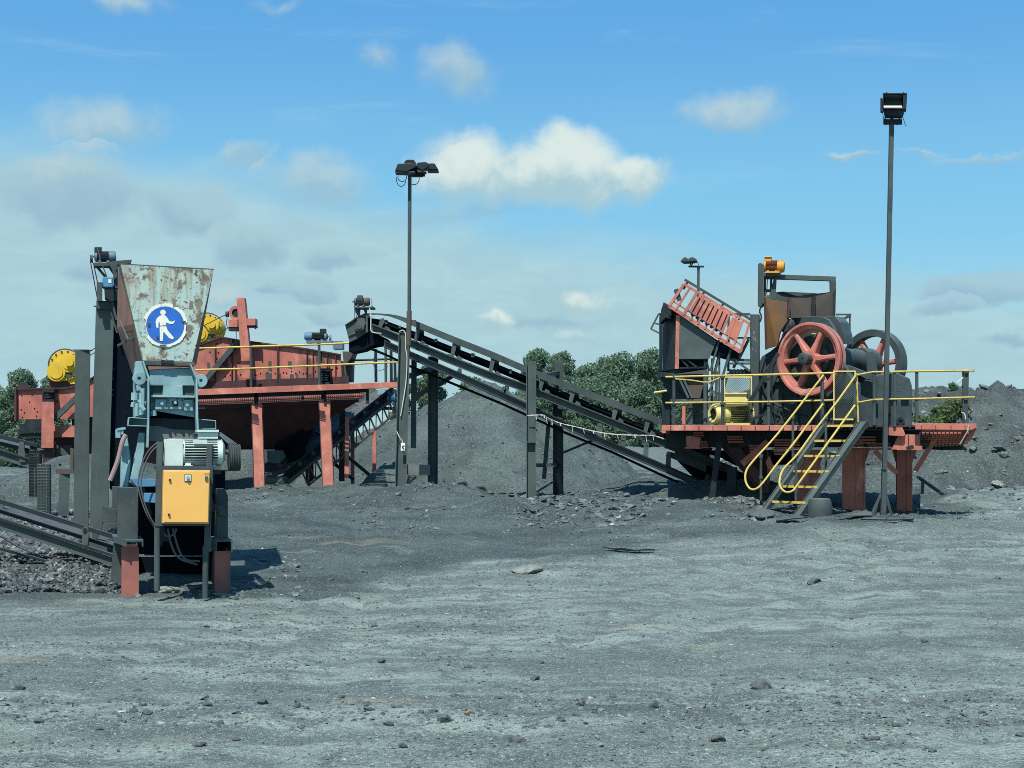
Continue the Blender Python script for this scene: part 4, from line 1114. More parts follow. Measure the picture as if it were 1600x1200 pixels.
mb = MB(); mb.bar(W(250.5, 690, DC + .25), W(247.5, 822, DC + .25), .07, .07); mb.cyl(W(245.6, 822, DC + .25), W(245.2, 923, DC + .25), .036, n=16); build('post', mb, M['steel'], cab, smooth=True)
mb = MB(); mb.bar(W(328, 694, DC + .25), W(324, 858, DC + .25), .066, .066); mb.cyl(W(321.3, 858, DC + .24), W(320.6, 935, DC + .24), .036, n=16); mb.tube(smooth_path([W(328, 862, DC + .25), W(322, 853, DC + .25), W(321, 864, DC + .25)]), .036, 12); build('post', mb, M['steel'], cab, smooth=True)

# ================================================================== steep feed conveyor behind the hopper, with its drive
DH = 10.7
ctx(10.7, .28, 180)
fc = thing('feed_conveyor', 'steep feed conveyor behind the hopper with a blue grey motor on top', 'conveyor', W(195, 800, DH + .6))


def z3(pts): return [(130 + x / 12, 370 + y / 12) for x, y in pts]


mb = MB(); mb.pp([(176, 446), (184, 446), (189, 505), (214, 590), (219, 690), (214, 765), (172, 765), (166, 640), (168, 520)], DH + .15, .5); build('shade_casing', mb, M['black'], fc)  # casing coloured near black to stand in for the shade behind the hopper
mo = motor(fc, W(181.5, 401, DH), W(146.5, 401, DH), .076, M['blue_grey'], M['steel_dark'], M['blue_grey'], terminal=0)
mb = MB(); mb.prect(147.5, 386, 159, 394, DH - .06, .13); build('terminal_box', mb, M['steel_dark'], mo, bevel=.004)
mb = MB(); mb.tube(smooth_path([W(*p, DH - .11) for p in z3([(260, 210), (300, 330), (330, 470), (380, 590), (425, 700), (440, 760)])]), .009, 6); build('cable', mb, M['cable'], mo)
mb = MB(); mb.lathe(W(142.5, 404.5, DH), EX(), [(.01, -.015), (.062, -.015), (.052, .005), (.062, .025), (.01, .025)], 24); build('drive_pulley', mb, M['steel'], fc, smooth=True)
mb = MB(); mb.prect(147, 410, 172, 415.5, DH - .12, .3); mb.pp([(180, 407.5), (206, 405.5), (204, 411.5), (184, 413.5), (182, 418), (180, 418)], DH - .05, .35); mb.pp([(168.5, 409.5), (182, 408), (184, 414), (182, 422), (176, 423)], DH - .13, .02)
build('motor_bracket', mb, M['steel'], fc, bevel=.003)
mb = MB(); mb.pbar(180.5, 418, 181.5, 470, DH + .02, .055, .055); mb.pbar(150, 415, 166, 434, DH + .02, .05, .035); mb.pbar(170.5, 417, 178, 428, DH + .02, .05, .03); mb.pbar(176, 449, 186, 449, DH, .05, .02); build('bracket_post', mb, M['steel'], fc)
mb = MB(); mb.prect(160, 432.5, 176.5, 449, DH - .12, .22); build('gearbox', mb, M['blue_mid'], fc, bevel=.012)
mb = MB(); mb.prect(169.3, 436.5, 174, 442, DH - .125, .01); build('rating_plate', mb, M['cream'], fc)
mb = MB(); mb.pp([(163, 449), (177.5, 449), (179, 470), (174, 472), (164, 466)], DH - .1, .25); mb.pp([(176, 455), (186, 440), (187, 500), (180, 520), (176, 500)], DH + .1, .3); build('gear_housing', mb, M['steel_dark'], fc, bevel=.008)
mb = MB(); mb.lathe(W(156.5, 458, DH), EX(), [(.01, -.03), (.135, -.03), (.12, 0), (.135, .03), (.01, .03)], 28); mb.prect(151, 441, 160, 470, DH - .15, .06); build('belt_guard', mb, M['steel'], fc, smooth=True)
mb = MB(); mb.bar(W(141.8, 411, DH - .04), W(152, 466, DH - .05), .012, .012); mb.bar(W(146, 411, DH - .04), W(154.5, 452, DH - .05), .012, .012); build('drive_belt', mb, M['cable_dark'], fc)
mb = MB(); mb.pp([(150.5, 470), (178, 470), (178, 483), (150.5, 482)], DH - .02, .2); mb.pbar(170, 476, 183, 520, DH, .02, .02); mb.pbar(175, 470, 182, 500, DH - .05, .03, .015); build('head_plate', mb, M['steel'], fc)
mb = MB()
for y in (525, 552, 575, 590, 608, 616): mb.prect(168, y, 178, y + 3, DH + .12, .03)
build('ladder_rung', mb, M['steel'], fc)

ctx(10.75, .26, 150)
GC = 'tall grey steel columns left of the blue crusher'
for px0, py0, px1, py1, w_, d_, lab in ((164.5, 480, 153, 850, .255, 10.75, 'taller grey steel column, standing next to the hopper under the feed motor'), (129.5, 548, 126.5, 822, .21, 11.3, 'shorter grey steel column with a flat capped top, left of the taller column')):
    t_ = thing('steel_column', lab, 'column', W(px1, py1 + 6, d_), GC)
    mb = MB(); mb.section(W(px0, py0, d_), W(px1, py1 + 14, d_), w_, w_, .016, 'C'); build('column_shaft', mb, M['steel_light'], t_, bevel=.003)
    mb = MB(); mb.box(W(px0, py0 - .6, d_), w_ * 1.06, w_ * 1.06, .012); build('cap_plate', mb, M['steel'], t_)

# ================================================================== conveyor at the lower left
D2 = 9.75
ctx(9.75)
lc = thing('tail_conveyor', 'low dusty conveyor running into the foot of the blue crusher from the left border', 'conveyor', W(160, 900, D2))


def rail(x0, y0, x1, y1, th0, th1, d, t):
    return MB().pp([(x0, y0), (x1, y1), (x1, y1 + th1), (x0, y0 + th0)], d, t)


ext = lambda x0, y0, x1, y1, xn: y0 + (y1 - y0) * (xn - x0) / (x1 - x0)
XL = -160
y = lambda a, b: ext(0, a, 176, b, XL)
build('upper_rail', rail(XL, y(780, 835), 177, 835.5, 7, 7, D2, .08), M['steel_dark'], lc)
build('side_channel', rail(XL, y(813, 872), 176, 872, 14, 13, D2, .025), M['steel_light'], lc)
m_ = rail(XL, y(809, 866), 176, 866, 3.6, 4.5, D2 - .05, .09); build('channel_flange', m_, M['steel_dark'], lc)
build('lower_rail', rail(XL, ext(0, 856, 158, 898, XL), 158, 898, 4, 4, D2 + .02, .05), M['steel_dark'], lc)
build('far_rail', rail(XL, y(786, 841), 176, 841, 6, 6, D2 + .75, .08), M['steel_dark'], lc)
build('belt', rail(XL, y(797, 853), 176, 853, 5, 5, D2 + .1, .62), M['belt'], lc)
mb = MB(); mb.pp(arc(133, 829, 5.2, 5.2, 180, 360, 10) + [(139, 836), (137, 852), (127, 851), (128.5, 836)], D2 - .03, .03); b_ = build('roller_bracket', mb, M['steel_light'], lc, bevel=.003)
mb = MB(); mb.cyl(W(133, 828, D2 - .045), W(133, 828, D2 + .7), .028, n=14); build('roller', mb, M['steel_dark'], b_)
mb = MB(); mb.pp(arc(2, 778, 5, 5, 180, 360, 10) + [(8, 785), (4, 797), (-6, 797), (-3, 785)], D2 + .3, .03); build('roller_bracket', mb, M['steel_light'], lc)
mb = MB(); mb.pp([(142, 828), (157, 808), (160, 812), (158, 832), (146, 848)], D2 + .2, .03); mb.pp([(161, 806), (175, 790), (183, 793), (180, 826), (158, 820)], D2 + .4, .03); build('tail_plate', mb, M['steel'], lc)
mb = MB(); mb.tube(smooth_path([W(x, y_, D2 - .04) for x, y_ in ((-40, 815), (0, 838), (40, 860), (90, 872), (128, 873))]), .008, 6); build('cable', mb, M['cable_dark'], lc)
# upper stub at the far left
D3 = 12.6
ctx(12.6)
uc = thing('stub_conveyor', 'upper conveyor end coming in from the left border above the wire mesh roll', 'conveyor', W(40, 800, D3))
build('upper_rail', rail(-160, ext(0, 679, 58, 693, -160), 58, 693, 6, 6, D3, .06), M['steel_dark'], uc)
build('side_channel', rail(-160, ext(0, 704, 47, 719, -160), 47, 719, 13, 13, D3, .03), M['steel_light'], uc)
build('channel_flange', rail(-160, ext(0, 702, 47, 717, -160), 47, 717, 2.5, 2.5, D3 - .05, .08), M['steel_dark'], uc)
build('belt', rail(-160, ext(0, 690, 52, 703, -160), 52, 703, 6, 6, D3 + .08, .6), M['belt'], uc)
mb = MB(); mb.pp([(30, 690), (37, 691), (40, 722), (31, 722), (28, 708)], D3 - .03, .03); build('roller_bracket', mb, M['steel_light'], uc)
mb = MB(); mb.cyl(W(52, 700, D3 + .04), W(52, 700, D3 + .7), .06, n=18); build('tail_pulley', mb, M['steel_dark'], uc)


ctx(11.8)
# rolled mesh
def mesh_roll(px, py0, py1, d, r, label, mat, turns=1.6):
    t_ = thing('wire_mesh_roll', label, 'wire mesh', W(px, py1, d), 'rolled wire mesh')
    c0 = W(px, py1 + 2, d); H = (py1 - py0) / F * DD(d); mb = MB(); nseg = int(26 * turns); nz = int(H / .045)
    P = lambda i, j: Vector((c0.x + r * (1 - .12 * i / nseg) * math.cos(i * 2 * math.pi * turns / nseg + 2), c0.y + r * (1 - .12 * i / nseg) * math.sin(i * 2 * math.pi * turns / nseg + 2), c0.z + H * j / nz + .012 * math.sin(i * 1.7) * (j == nz)))
    for i in range(nseg + 1): mb.tube([P(i, j) for j in range(0, nz + 1, 2)], .0055, 4)
    for j in range(nz + 1): mb.tube([P(i, j) for i in range(nseg + 1)], .0055, 4)
    build('mesh_wire', mb, M[mat], t_)
    return t_


mesh_roll(56, 702, 774, 12.0, .10, 'darker roll of wire mesh standing behind the paler one', 'steel_dark', 2.2)
mesh_roll(69, 724, 800, 11.6, .105, 'paler roll of wire mesh standing in the coal stones', 'steel_light', 1.8)
po = thing('stub_post', 'short pale steel post with a flat cap between the mesh rolls and the columns', 'post', W(100, 800, 11.8))
mb = MB(); mb.section(W(101, 740, 11.8), W(99, 806, 11.8), .16, .16, .014, 'C'); build('post_shaft', mb, M['steel_light'], po)
mb = MB(); mb.prect(87, 733, 115, 740, 11.7, .22); mb.pp([(110, 700), (115, 702), (114, 734), (109, 734)], 11.75, .05); build('cap_plate', mb, M['rust_grey'], po)

# ================================================================== vibrating screen on its red frame
DS = 17.4
ctx(17.4)
vs_ = thing('vibrating_screen', 'long red vibrating screen with two round yellow exciters behind the hopper', 'screen', W(300, 620, DS + .9))
top = [(23, 607), (66, 606), (84, 606), (104, 605), (120, 602), (134, 595), (150, 585), (215, 560), (312, 537.5), (346, 525.6), (372, 530.2), (433, 538), (480, 544), (532, 553)]
poly = top + [(534, 592), (440, 598), (315, 604), (215, 640), (119, 655), (23, 655)]
mb = MB(); mb.pp(poly, DS, .05); sp = build('side_plate', mb, M['red_body'], vs_)
mb = MB(); mb.pp(poly, DS + 1.75, .05); build('side_plate', mb, M['red_body'], vs_)
mb = MB(); mb.pp([(30, 612), (84, 611), (150, 592), (320, 545), (346, 532), (526, 560), (526, 588), (315, 598), (215, 630), (119, 648), (30, 648)], DS + .051, 1.698); build('screen_deck', mb, M['red_dark'], vs_)
mb = MB()
for a_, b_ in zip(top[:-1], top[1:]): mb.prism([W(*a_, DS - .07), W(*b_, DS - .07), W(b_[0], b_[1] + 2.2, DS - .07), W(a_[0], a_[1] + 2.2, DS - .07)], (0, .12, 0))
build('top_flange', mb, M['red_dark'], sp)
mb = MB()
for x, y0, y1 in ((336, 530, 603), (362, 529, 602), (367.5, 565, 602), (433.5, 539, 597), (434.5, 539, 597), (479.5, 545, 595), (489, 546, 594), (501, 549, 560), (511, 550, 592), (524, 552, 592)): mb.prect(x - .7, y0, x + .7, y1, DS - .06, .06)
build('stiffener', mb, M['red_dark'], sp)
mb = MB()
for x, y, w_, h_ in ((326, 572, 5, 11), (353, 569, 7, 11), (370, 590, 6, 10), (422, 572, 6, 16), (420, 588, 11, 11), (437, 588, 6, 9), (453, 570, 7, 11), (456, 589, 7, 9), (464, 587, 5, 8), (484, 566, 5, 12), (500, 562, 14, 8), (516, 566, 6, 10), (484, 590, 8, 12)):
    mb.pp([(x - w_ / 2, y - h_ / 2), (x + w_ / 2 - 1, y - h_ / 2), (x + w_ / 2, y + h_ / 2), (x - w_ / 2 + .6, y + h_ / 2 - 1)], DS - .008, .02)
build('worn_patch', mb, M['rust_grey'], sp)
mb = MB()
for x, y in [(328, 550), (340, 537), (345, 534), (341, 551), (339, 560), (355, 562), (349, 569), (361, 556), (373, 567), (335, 589), (352, 588), (360, 586), (376, 585), (400, 586), (407, 583), (418, 582), (430, 583), (443, 582), (448, 583), (455, 580), (462, 583), (468, 581), (474, 584), (478, 583), (493, 580), (519, 577), (527, 575), (33, 640), (38, 645), (54, 638), (58, 643), (34, 618), (50, 617), (46, 628), (35, 652), (57, 650)]:
    mb.cyl(W(x, y, DS - .012), W(x, y, DS + .01), .016, n=8)
build('bolt', mb, M['black'], sp)
mb = MB(); mb.prect(22, 606, 25.5, 657, DS - .1, .1); mb.pp([(26, 607), (30, 600), (38, 597.5), (42, 600), (45, 607)], DS + .1, .05); build('end_flange', mb, M['red_dark'], sp)


def exciter(px, py, r, d, lab):
    c = W(px, py, d); mb = MB(); k = DD(d) / F
    def lobe(cx, cy, rr, dd, t): mb.lathe(W(cx, cy, dd), EY(), [(.005, 0), (rr * k * .94, 0), (rr * k, .03), (rr * k, t), (.005, t)], 36)
    lobe(px, py, r, d, .55); lobe(px - r * .55, py + r * .42, r * .62, d - .06, .5); lobe(px + r * .25, py - r * .15, r * .62, d - .05, .5)
    mb.pp([(px - r * .9, py + r * .2), (px + r * .9, py - r * .1), (px + r * .9, py + r * 1.15), (px + r * .4, py + r * 1.2), (px - r * .1, py + r * .75)], d + .05, .4)
    ob = build('exciter', mb, M['yellow_deep'], vs_, smooth=True)
    mb = MB(); mb.lathe(W(px - r * .55, py + r * .42, d - .085), EY(), [(.005, 0), (r * .42 * k, 0), (r * .44 * k, .03), (.005, .03)], 30); build('bearing_cover', mb, M['yellow_deep'], ob, smooth=True)
    mb = MB(); mb.lathe(W(px + r * .3, py - r * .2, d - .14), EY(), [(.005, 0), (r * .24 * k, 0), (r * .26 * k, .1), (.005, .1)], 24); mb.lathe(W(px + r * .3, py - r * .2, d - .07), EY(), [(.005, 0), (r * .48 * k, 0), (r * .5 * k, .03), (.005, .03)], 30); build('bearing_cover', mb, M['yellow_deep'], ob, smooth=True)
    mb = MB()
    for i in range(14):
        a = i * .449; mb.cyl(W(px + r * .9 * math.cos(a), py + r * .9 * math.sin(a), d - .03), W(px + r * .9 * math.cos(a), py + r * .9 * math.sin(a), d + .02), .02, n=6)
    build('bolt', mb, M['steel_dark'], ob)
    mb = MB(); mb.lathe(W(px, py, d + .2), EY(), [(r * 1.0 * k, 0), (r * 1.09 * k, .0), (r * 1.09 * k, .16), (r * 1.0 * k, .16)], 36)
    mb.pp([(px - r * .2, py + r * .35), (px + r * .5, py + r * .35), (px + r * .42, py + r * .75), (px, py + r * .75)], d - .02, .02)
    build('flange_ring', mb, M['steel'], ob)
    mb = MB(); mb.pp([(px - r, py + r * .8), (px + r * 1.1, py + r * .7), (px + r * 1.2, py + r * 1.5), (px - r, py + r * 1.5)], d + .1, .5); build('exciter_base', mb, M['red_dark'], ob)


exciter(101, 571, 24.5, DS + .35, '')
exciter(324, 512, 22, DS + .5, '')


def spring(px, y0, y1, d, r, n):
    mb = MB(); p0 = W(px, y1, d); H = (y1 - y0) / F * DD(d)
    mb.tube([p0 + Vector((r * math.cos(t * 2 * math.pi * n), r * math.sin(t * 2 * math.pi * n), H * t)) for t in np.linspace(0, 1, n * 12)], .02, 6)
    return mb


for px, y0, y1, n in ((75, 613, 624, 3), (506, 580, 597, 5)):
    mb = spring(px, y0, y1, DS - .18, .09, n); mb.prect(px - 9.5, y0 - 4.5, px + 9.5, y0, DS - .3, .3); mb.prect(px - 9, y1, px + 9, y1 + 4, DS - .3, .3)
    build('coil_spring', mb, M['steel_dark'], vs_)
    mb = MB(); mb.prect(px - 9.5, y0 - 8, px - 7.5, y1, DS - .05, .05); mb.prect(px + 7.5, y0 - 8, px + 9.5, y1, DS - .05, .05); build('spring_bracket', mb, M['red_dark'], vs_)
mb = MB(); mb.pp([(535, 549), (552, 549.5), (549, 558), (541, 568), (537, 568)], DS - .1, .9); mb.pp([(538, 566), (550, 560), (549, 596), (537, 596)], DS + .2, .6); build('feed_lip', mb, M['rust_grey'], vs_)

# frame
sf = thing('screen_frame', 'red steel walkway frame on legs carrying the red vibrating screen', 'steel frame', W(410, 772, DS))
mb = MB(); mb.prism([W(300, 608.5, 16.75), W(624, 596.5, 16.75), W(624, 605.5, 16.75), W(300, 618, 16.75)], (0, .14, 0)); build('walkway_beam', mb, M['red'], sf, bevel=.004)
mb = MB(); mb.prism([W(300, 597, 17.35), W(545, 588, 17.35), W(545, 602, 17.35), W(300, 613, 17.35)], (0, .1, 0)); build('screen_sill', mb, M['red_dark'], sf)
mb = MB()
for k in range(15):
    d_ = 16.93 + k * .055; mb.bar(W(300, 610, d_), W(575, 600, d_), .02, .035)
mb.prism([W(300, 611.5, 17.35), W(572, 603, 17.35), W(572, 612, 17.35), W(300, 622, 17.35)], (0, .06, 0))
build('walkway_grating', mb, M['steel_dark'], sf)
mb = MB()
for x in (400, 508, 574): mb.prect(x - 2, 603 + (400 - x) * .025, x + 2, 636 + (400 - x) * .03, 16.9, .1)
build('hanger', mb, M['steel_dark'], sf)
mb = MB(); mb.prism([W(300, 618.5, 16.9), W(572, 607, 16.9), W(572, 613, 16.9), W(300, 625, 16.9)], (0, .05, 0)); build('shade_band', mb, M['steel_dark'], sf)  # dark strip painting the shadow below the walkway beam
for x0, x1 in ((300, 397), (404, 471), (475, 502), (510, 568)):
    mb = MB(); yy0 = lambda x: 624 - (x - 312) * .038
    nx = int((x1 - x0) / 3)
    for i in range(nx + 1):
        x = x0 + (x1 - x0) * i / nx; mb.bar(W(x, yy0(x), 16.66), W(x, yy0(x) + 8.5, 16.66), .008, .012)
    for j in range(4): mb.bar(W(x0, yy0(x0) + j * 2.8, 16.65), W(x1, yy0(x1) + j * 2.8, 16.65), .012, .010)
    gp = build('guard_mesh', mb, M['steel_dark'], sf)
    mb = MB(); mb.prism([W(x0, yy0(x0), 16.69), W(x1, yy0(x1), 16.69), W(x1, yy0(x1) + 9, 16.69), W(x0, yy0(x0) + 9, 16.69)], (0, .02, 0)); build('guard_panel', mb, M['red'], gp)
# under-screen chute: funnel, slanting away downwards
T = [W(150, 640, 17.45), W(560, 626, 17.45), W(545, 626, 19.1), W(150, 640, 19.1)]
Bt = [W(330, 700, 18.5), W(432, 700, 18.5), W(432, 702, 18.9), W(330, 702, 18.9)]
mb = MB(); mb.add(T + Bt, [[0, 1, 5, 4], [1, 2, 6, 5], [2, 3, 7, 6], [3, 0, 4, 7]]); build('collecting_chute', mb, M['red_dark'], sf, solid=.012)
mb = MB(); mb.pp([(112, 656), (215, 641), (310, 640), (310, 745), (112, 735)], DS + .9, .1); build('dark_fill_panel', mb, M['red_dark'], sf)  # added dark panel filling the gap as the shade under the screen
mb = MB(); mb.pp([(300, 618), (562, 612), (560, 628), (300, 640)], 17.3, .1); build('chute_skirt', mb, M['red_dark'], sf)
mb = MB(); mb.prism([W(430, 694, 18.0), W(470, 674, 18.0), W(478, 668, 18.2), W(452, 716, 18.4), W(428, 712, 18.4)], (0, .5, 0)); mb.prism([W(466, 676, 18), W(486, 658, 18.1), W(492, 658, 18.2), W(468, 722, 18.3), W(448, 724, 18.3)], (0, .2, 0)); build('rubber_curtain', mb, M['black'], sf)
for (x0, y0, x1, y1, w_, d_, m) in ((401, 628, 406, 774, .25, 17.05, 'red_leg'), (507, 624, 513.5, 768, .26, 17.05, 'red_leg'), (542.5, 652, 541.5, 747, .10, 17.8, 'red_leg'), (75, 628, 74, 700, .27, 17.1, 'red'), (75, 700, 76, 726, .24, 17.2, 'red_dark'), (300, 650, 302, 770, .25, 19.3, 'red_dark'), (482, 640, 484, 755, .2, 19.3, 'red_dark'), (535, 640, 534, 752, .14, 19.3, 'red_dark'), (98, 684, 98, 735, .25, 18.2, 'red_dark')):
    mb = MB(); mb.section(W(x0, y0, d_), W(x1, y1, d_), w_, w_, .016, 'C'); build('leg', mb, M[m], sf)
    if m == 'red_leg' and y1 > 740 and w_ > .2:
        mb = MB(); mb.bar(W(x0 - w_ / DD(d_) * F / 2, y0, d_ - .13), W(x1 - w_ / DD(d_) * F / 2, y1, d_ - .13), .02, .03, (0, 1, 0)); mb.bar(W(x0 + w_ / DD(d_) * F / 2, y0, d_ - .13), W(x1 + w_ / DD(d_) * F / 2, y1, d_ - .13), .02, .03, (0, 1, 0)); build('leg_flange', mb, M['red_dark'], sf)
mb = MB(); mb.prism([W(410, 766, 16.98), W(510, 762.5, 16.98), W(510, 764.5, 16.98), W(410, 768, 16.98)], (0, .04, 0)); build('tie_rod', mb, M['steel_dark'], sf)
mb = MB(); mb.prect(31, 663, 66, 670, DS - .1, .3); mb.prect(28, 671, 66, 676, DS - .15, .4); mb.prect(40, 655, 66, 663, DS, .3); mb.prect(31, 677, 66, 684, DS - .1, .3); build('end_beam', mb, M['steel_dark'], sf)
mb = MB(); mb.prect(84, 665, 118, 683, DS - .05, .2); build('end_beam', mb, M['red'], sf)
mb = MB(); mb.prect(84, 683.5, 118, 727, DS + .3, .1); build('end_panel', mb, M['red_dark'], sf)
mb = MB(); mb.prect(88, 696, 112, 726, DS + .2, .06); build('end_panel', mb, M['rust_grey'], sf)
mb = MB(); mb.pbar(84, 656, 121, 620, DS - .2, .1, .12); mb.pbar(92, 700, 118, 727, DS - .05, .1, .1); build('diagonal_brace', mb, M['steel'], sf)
mb = MB(); mb.pbar(316, 600, 373, 532, DS - .12, .1, .12); b_ = build('diagonal_brace', mb, M['steel'], sf)
mb = MB(); mb.prism([W(369.2, 465, 17.0), W(382, 465, 17.0), W(394.5, 592, 17.0), W(379, 592, 17.0)], (0, .22, 0)); mp_ = build('motor_post', mb, M['red'], sf, bevel=.008)
mb = MB(); mb.prect(357, 499, 371, 511, 16.95, .3); mb.prect(385, 497.5, 399, 508.5, 16.95, .3); build('cross_arm', mb, M['red'], mp_, bevel=.005)
mb = MB(); mb.prect(357, 511, 371, 516.5, 16.97, .28); mb.prect(386, 508.5, 399.5, 511, 16.97, .28); mb.prect(397.5, 509, 399.5, 514, 16.97, .1); build('arm_bracket', mb, M['steel_dark'], mp_)
mb = MB(); c = W(369, 489, 17.05); mb.lathe(c, EY(), [(.10, 0), (.17, 0), (.17, .35), (.10, .35)], 28); build('post_motor', mb, M['red'], mp_, smooth=True)
mb = MB(); mb.lathe(c + Vector((0, .03, 0)), EY(), [(.005, 0), (.10, 0), (.10, .3), (.005, .3)], 24); build('motor_face', mb, M['steel_dark'], mp_)
mb = MB(); mb.lathe(W(355, 491, 17.1), EX(), [(.005, -.03), (.075, -.03), (.06, 0), (.075, .03), (.005, .03)], 20); build('drive_pulley', mb, M['steel'], mp_, smooth=True)
mb = MB(); mb.bar(W(354, 491, 17.1), W(316, 510, DS + .5), .014, .014); mb.bar(W(357, 512, 17.1), W(330, 528, DS + .5), .014, .014); build('drive_belt', mb, M['cable_dark'], mp_)
mb = MB(); mb.tube(smooth_path([W(x, y_, 17.0) for x, y_ in ((355, 497), (353.5, 505), (356, 513))]), .01, 5); mb.tube([W(369, 516, 17.0), W(369, 531, 17.0)], .01, 5); build('cable', mb, M['cable'], mp_)
mb = MB(); mb.bar(W(119, 564, DS + .3), W(151, 542, DS + .3), .016, .016); mb.bar(W(140, 556, DS + .3), W(151, 549, DS + .3), .016, .016); build('drive_belt', mb, M['cable_dark'], sf)
bm_ = motor(sf, W(476, 525.5, DS + .3), W(513, 526, DS + .3), .095, M['blue_grey'], M['steel_dark'], M['blue_mid'], terminal=0)
mb = MB(); mb.prect(499.5, 513.5, 509, 520, DS + .22, .14); build('terminal_box', mb, M['steel_dark'], bm_, bevel=.004)
mb = MB(); mb.prect(478, 532, 518, 535.5, DS + .15, .4); mb.lathe(W(516, 528, DS + .3), EX(), [(.005, -.02), (.07, -.02), (.07, .02), (.005, .02)], 16); mb.prect(520, 533, 535, 545, DS + .1, .4); build('motor_base', mb, M['blue_grey'], sf)
# hand rails
hr = MB()
hr.tube([W(305, 544.5, 16.8), W(392, 541.5, 16.8), W(500, 538, 16.8)], .024, 8); build('handrail', hr, M['yellow'], sf, smooth=True)
hr = MB(); hr.tube([W(500, 538, 16.8), W(552, 535.6, 16.8), W(604, 533.2, 16.8)], .024, 8); hr.tube([W(305, 578, 16.8), W(392, 575.5, 16.8), W(498, 571, 16.8), W(602, 566.5, 16.8), W(622, 566, 16.8)], .022, 8)
h_ = build('handrail', hr, M['yellow'], sf, smooth=True)
for x, y0, y1 in ((392, 541, 609), (498.5, 537, 605), (602.5, 532, 600)):
    mb = MB(); mb.cyl(W(x, y0 - .5, 16.82), W(x + .5, y1, 16.82), .032, n=10); mb.box(W(x, y0, 16.82), .08, .08, .05); build('rail_post', mb, M['steel'], h_)
for x, y0, y1 in ((587, 545, 597), (611, 548, 597), (617, 560, 597)):
    mb = MB(); mb.cyl(W(x, y0, 17.6), W(x + .5, y1, 17.6), .035, n=8); build('rail_post', mb, M['steel_dark'], h_)
mb = MB(); mb.tube([W(550, 563, 17.6), W(611, 561, 17.6)], .025, 8); mb.tube(smooth_path([W(x, y_, 17.4) for x, y_ in ((587, 552), (583, 566), (588, 577), (598, 578), (606, 572))]), .008, 5); build('back_rail', mb, M['steel_dark'], h_)

# ================================================================== discharge conveyor below the screen
dc = thing('discharge_conveyor', 'small rusty truss conveyor rising to the right from under the red screen', 'conveyor', W(432, 768, 17.9))
t0 = W(432, 752, 17.9); t1 = W(604, 616, 20.6)
ax = (t1 - t0).normalized(); sdv = ax.cross(Vector((0, 0, 1))).normalized(); upv = sdv.cross(ax).normalized()
hw = .30
mb = MB()
mb.prism([t0 + sdv * hw + upv * .12, t0 - sdv * hw + upv * .12, t0 - sdv * hw + upv * .135, t0 + sdv * hw + upv * .135], t1 - t0)
mb.prism([t0 + sdv * hw - upv * .12, t0 - sdv * hw - upv * .12, t0 - sdv * hw - upv * .105, t0 + sdv * hw - upv * .105], t1 - t0)
for s_ in (-1, 1): mb.prism([t0 + sdv * hw * s_ + upv * .12, t0 + sdv * (hw + .22) * s_ + upv * .30, t0 + sdv * (hw + .22) * s_ + upv * .315, t0 + sdv * hw * s_ + upv * .135], (t1 - t0))
build('belt', mb, M['belt'], dc)
mb = MB(); mb.cyl(t0 + sdv * hw, t0 - sdv * hw, .125, n=24); build('tail_drum', mb, M['steel_light'], dc, smooth=True)
mb = MB(); mb.cyl(t1 + sdv * hw, t1 - sdv * hw, .125, n=24); build('head_drum', mb, M['steel'], dc, smooth=True)
L_ = (t1 - t0).length
mb = MB()
for s_ in (-1, 1):
    e = sdv * (hw + .1) * s_
    mb.bar(t0 + e - upv * .02, t1 + e - upv * .02, .05, .06); mb.bar(t0 + e - upv * .42 + ax * .5, t1 + e - upv * .38, .04, .05)
    n_ = 14
    for i in range(n_):
        p = t0 + ax * (.5 + (L_ - .6) * i / n_) + e; q = t0 + ax * (.5 + (L_ - .6) * (i + 1) / n_) + e
        mb.bar(p - upv * .02, p - upv * .42, .03, .03); mb.bar(p - upv * .42, q - upv * .02, .025, .025)
build('truss', mb, M['rust_grey'], dc)
for i in range(8):
    p = t0 + ax * (.5 + (L_ - .8) * i / 7)
    mb = MB()
    for s_ in (-1, 1): mb.cyl(p + sdv * hw * .5 * s_ + upv * .06, p + sdv * (hw + .16) * s_ + upv * .2, .055, n=14)
    mb.cyl(p - sdv * hw * .5 + upv * .05, p + sdv * hw * .5 + upv * .05, .055, n=14)
    build('idler_roller', mb, M['steel'], dc, smooth=True)
for s_ in (-1, 1):
    p = t0 + ax * L_ * .72 + sdv * (hw + .1) * s_ - upv * .4; mb = MB(); mb.bar(p, Vector((p.x, p.y, .45)), .09, .09); build('support_leg', mb, M['red'], dc)
    mb = MB(); q = t0 + ax * L_ * .45 + sdv * (hw + .1) * s_ - upv * .4; mb.bar(q, Vector((q.x + .75, q.y, .75)), .08, .08); build('support_strut', mb, M['steel_dark'], dc)
mm = motor(dc, W(604, 622, 20.2), W(618, 622, 20.2), .12, M['blue_mid'], terminal=0)
mb = MB(); mb.prect(590, 609, 602, 617, 20.3, .3); build('terminal_box', mb, M['blue_pale'], mm); mb = MB(); mb.prect(594, 616, 598, 636, 20.2, .15); mb.prect(600, 616, 603, 638, 20.2, .15); mb.prect(592, 636, 616, 640, 20.2, .4); build('head_frame', mb, M['steel'], dc)
mb = MB(); mb.prism([W(417, 704, 17.7), W(440, 704, 17.7), W(444, 715, 17.7), W(436, 724, 17.7), W(418, 722, 17.7)], (0, .3, 0)); build('loading_skirt', mb, M['steel_light'], dc)
# ================================================================== main inclined conveyor
DM = 15.5
ctx(15.5)
mc = thing('inclined_conveyor', 'long grey belt conveyor on tall posts, falling from the red screen to the crusher deck', 'conveyor', W(830, 786, DM))


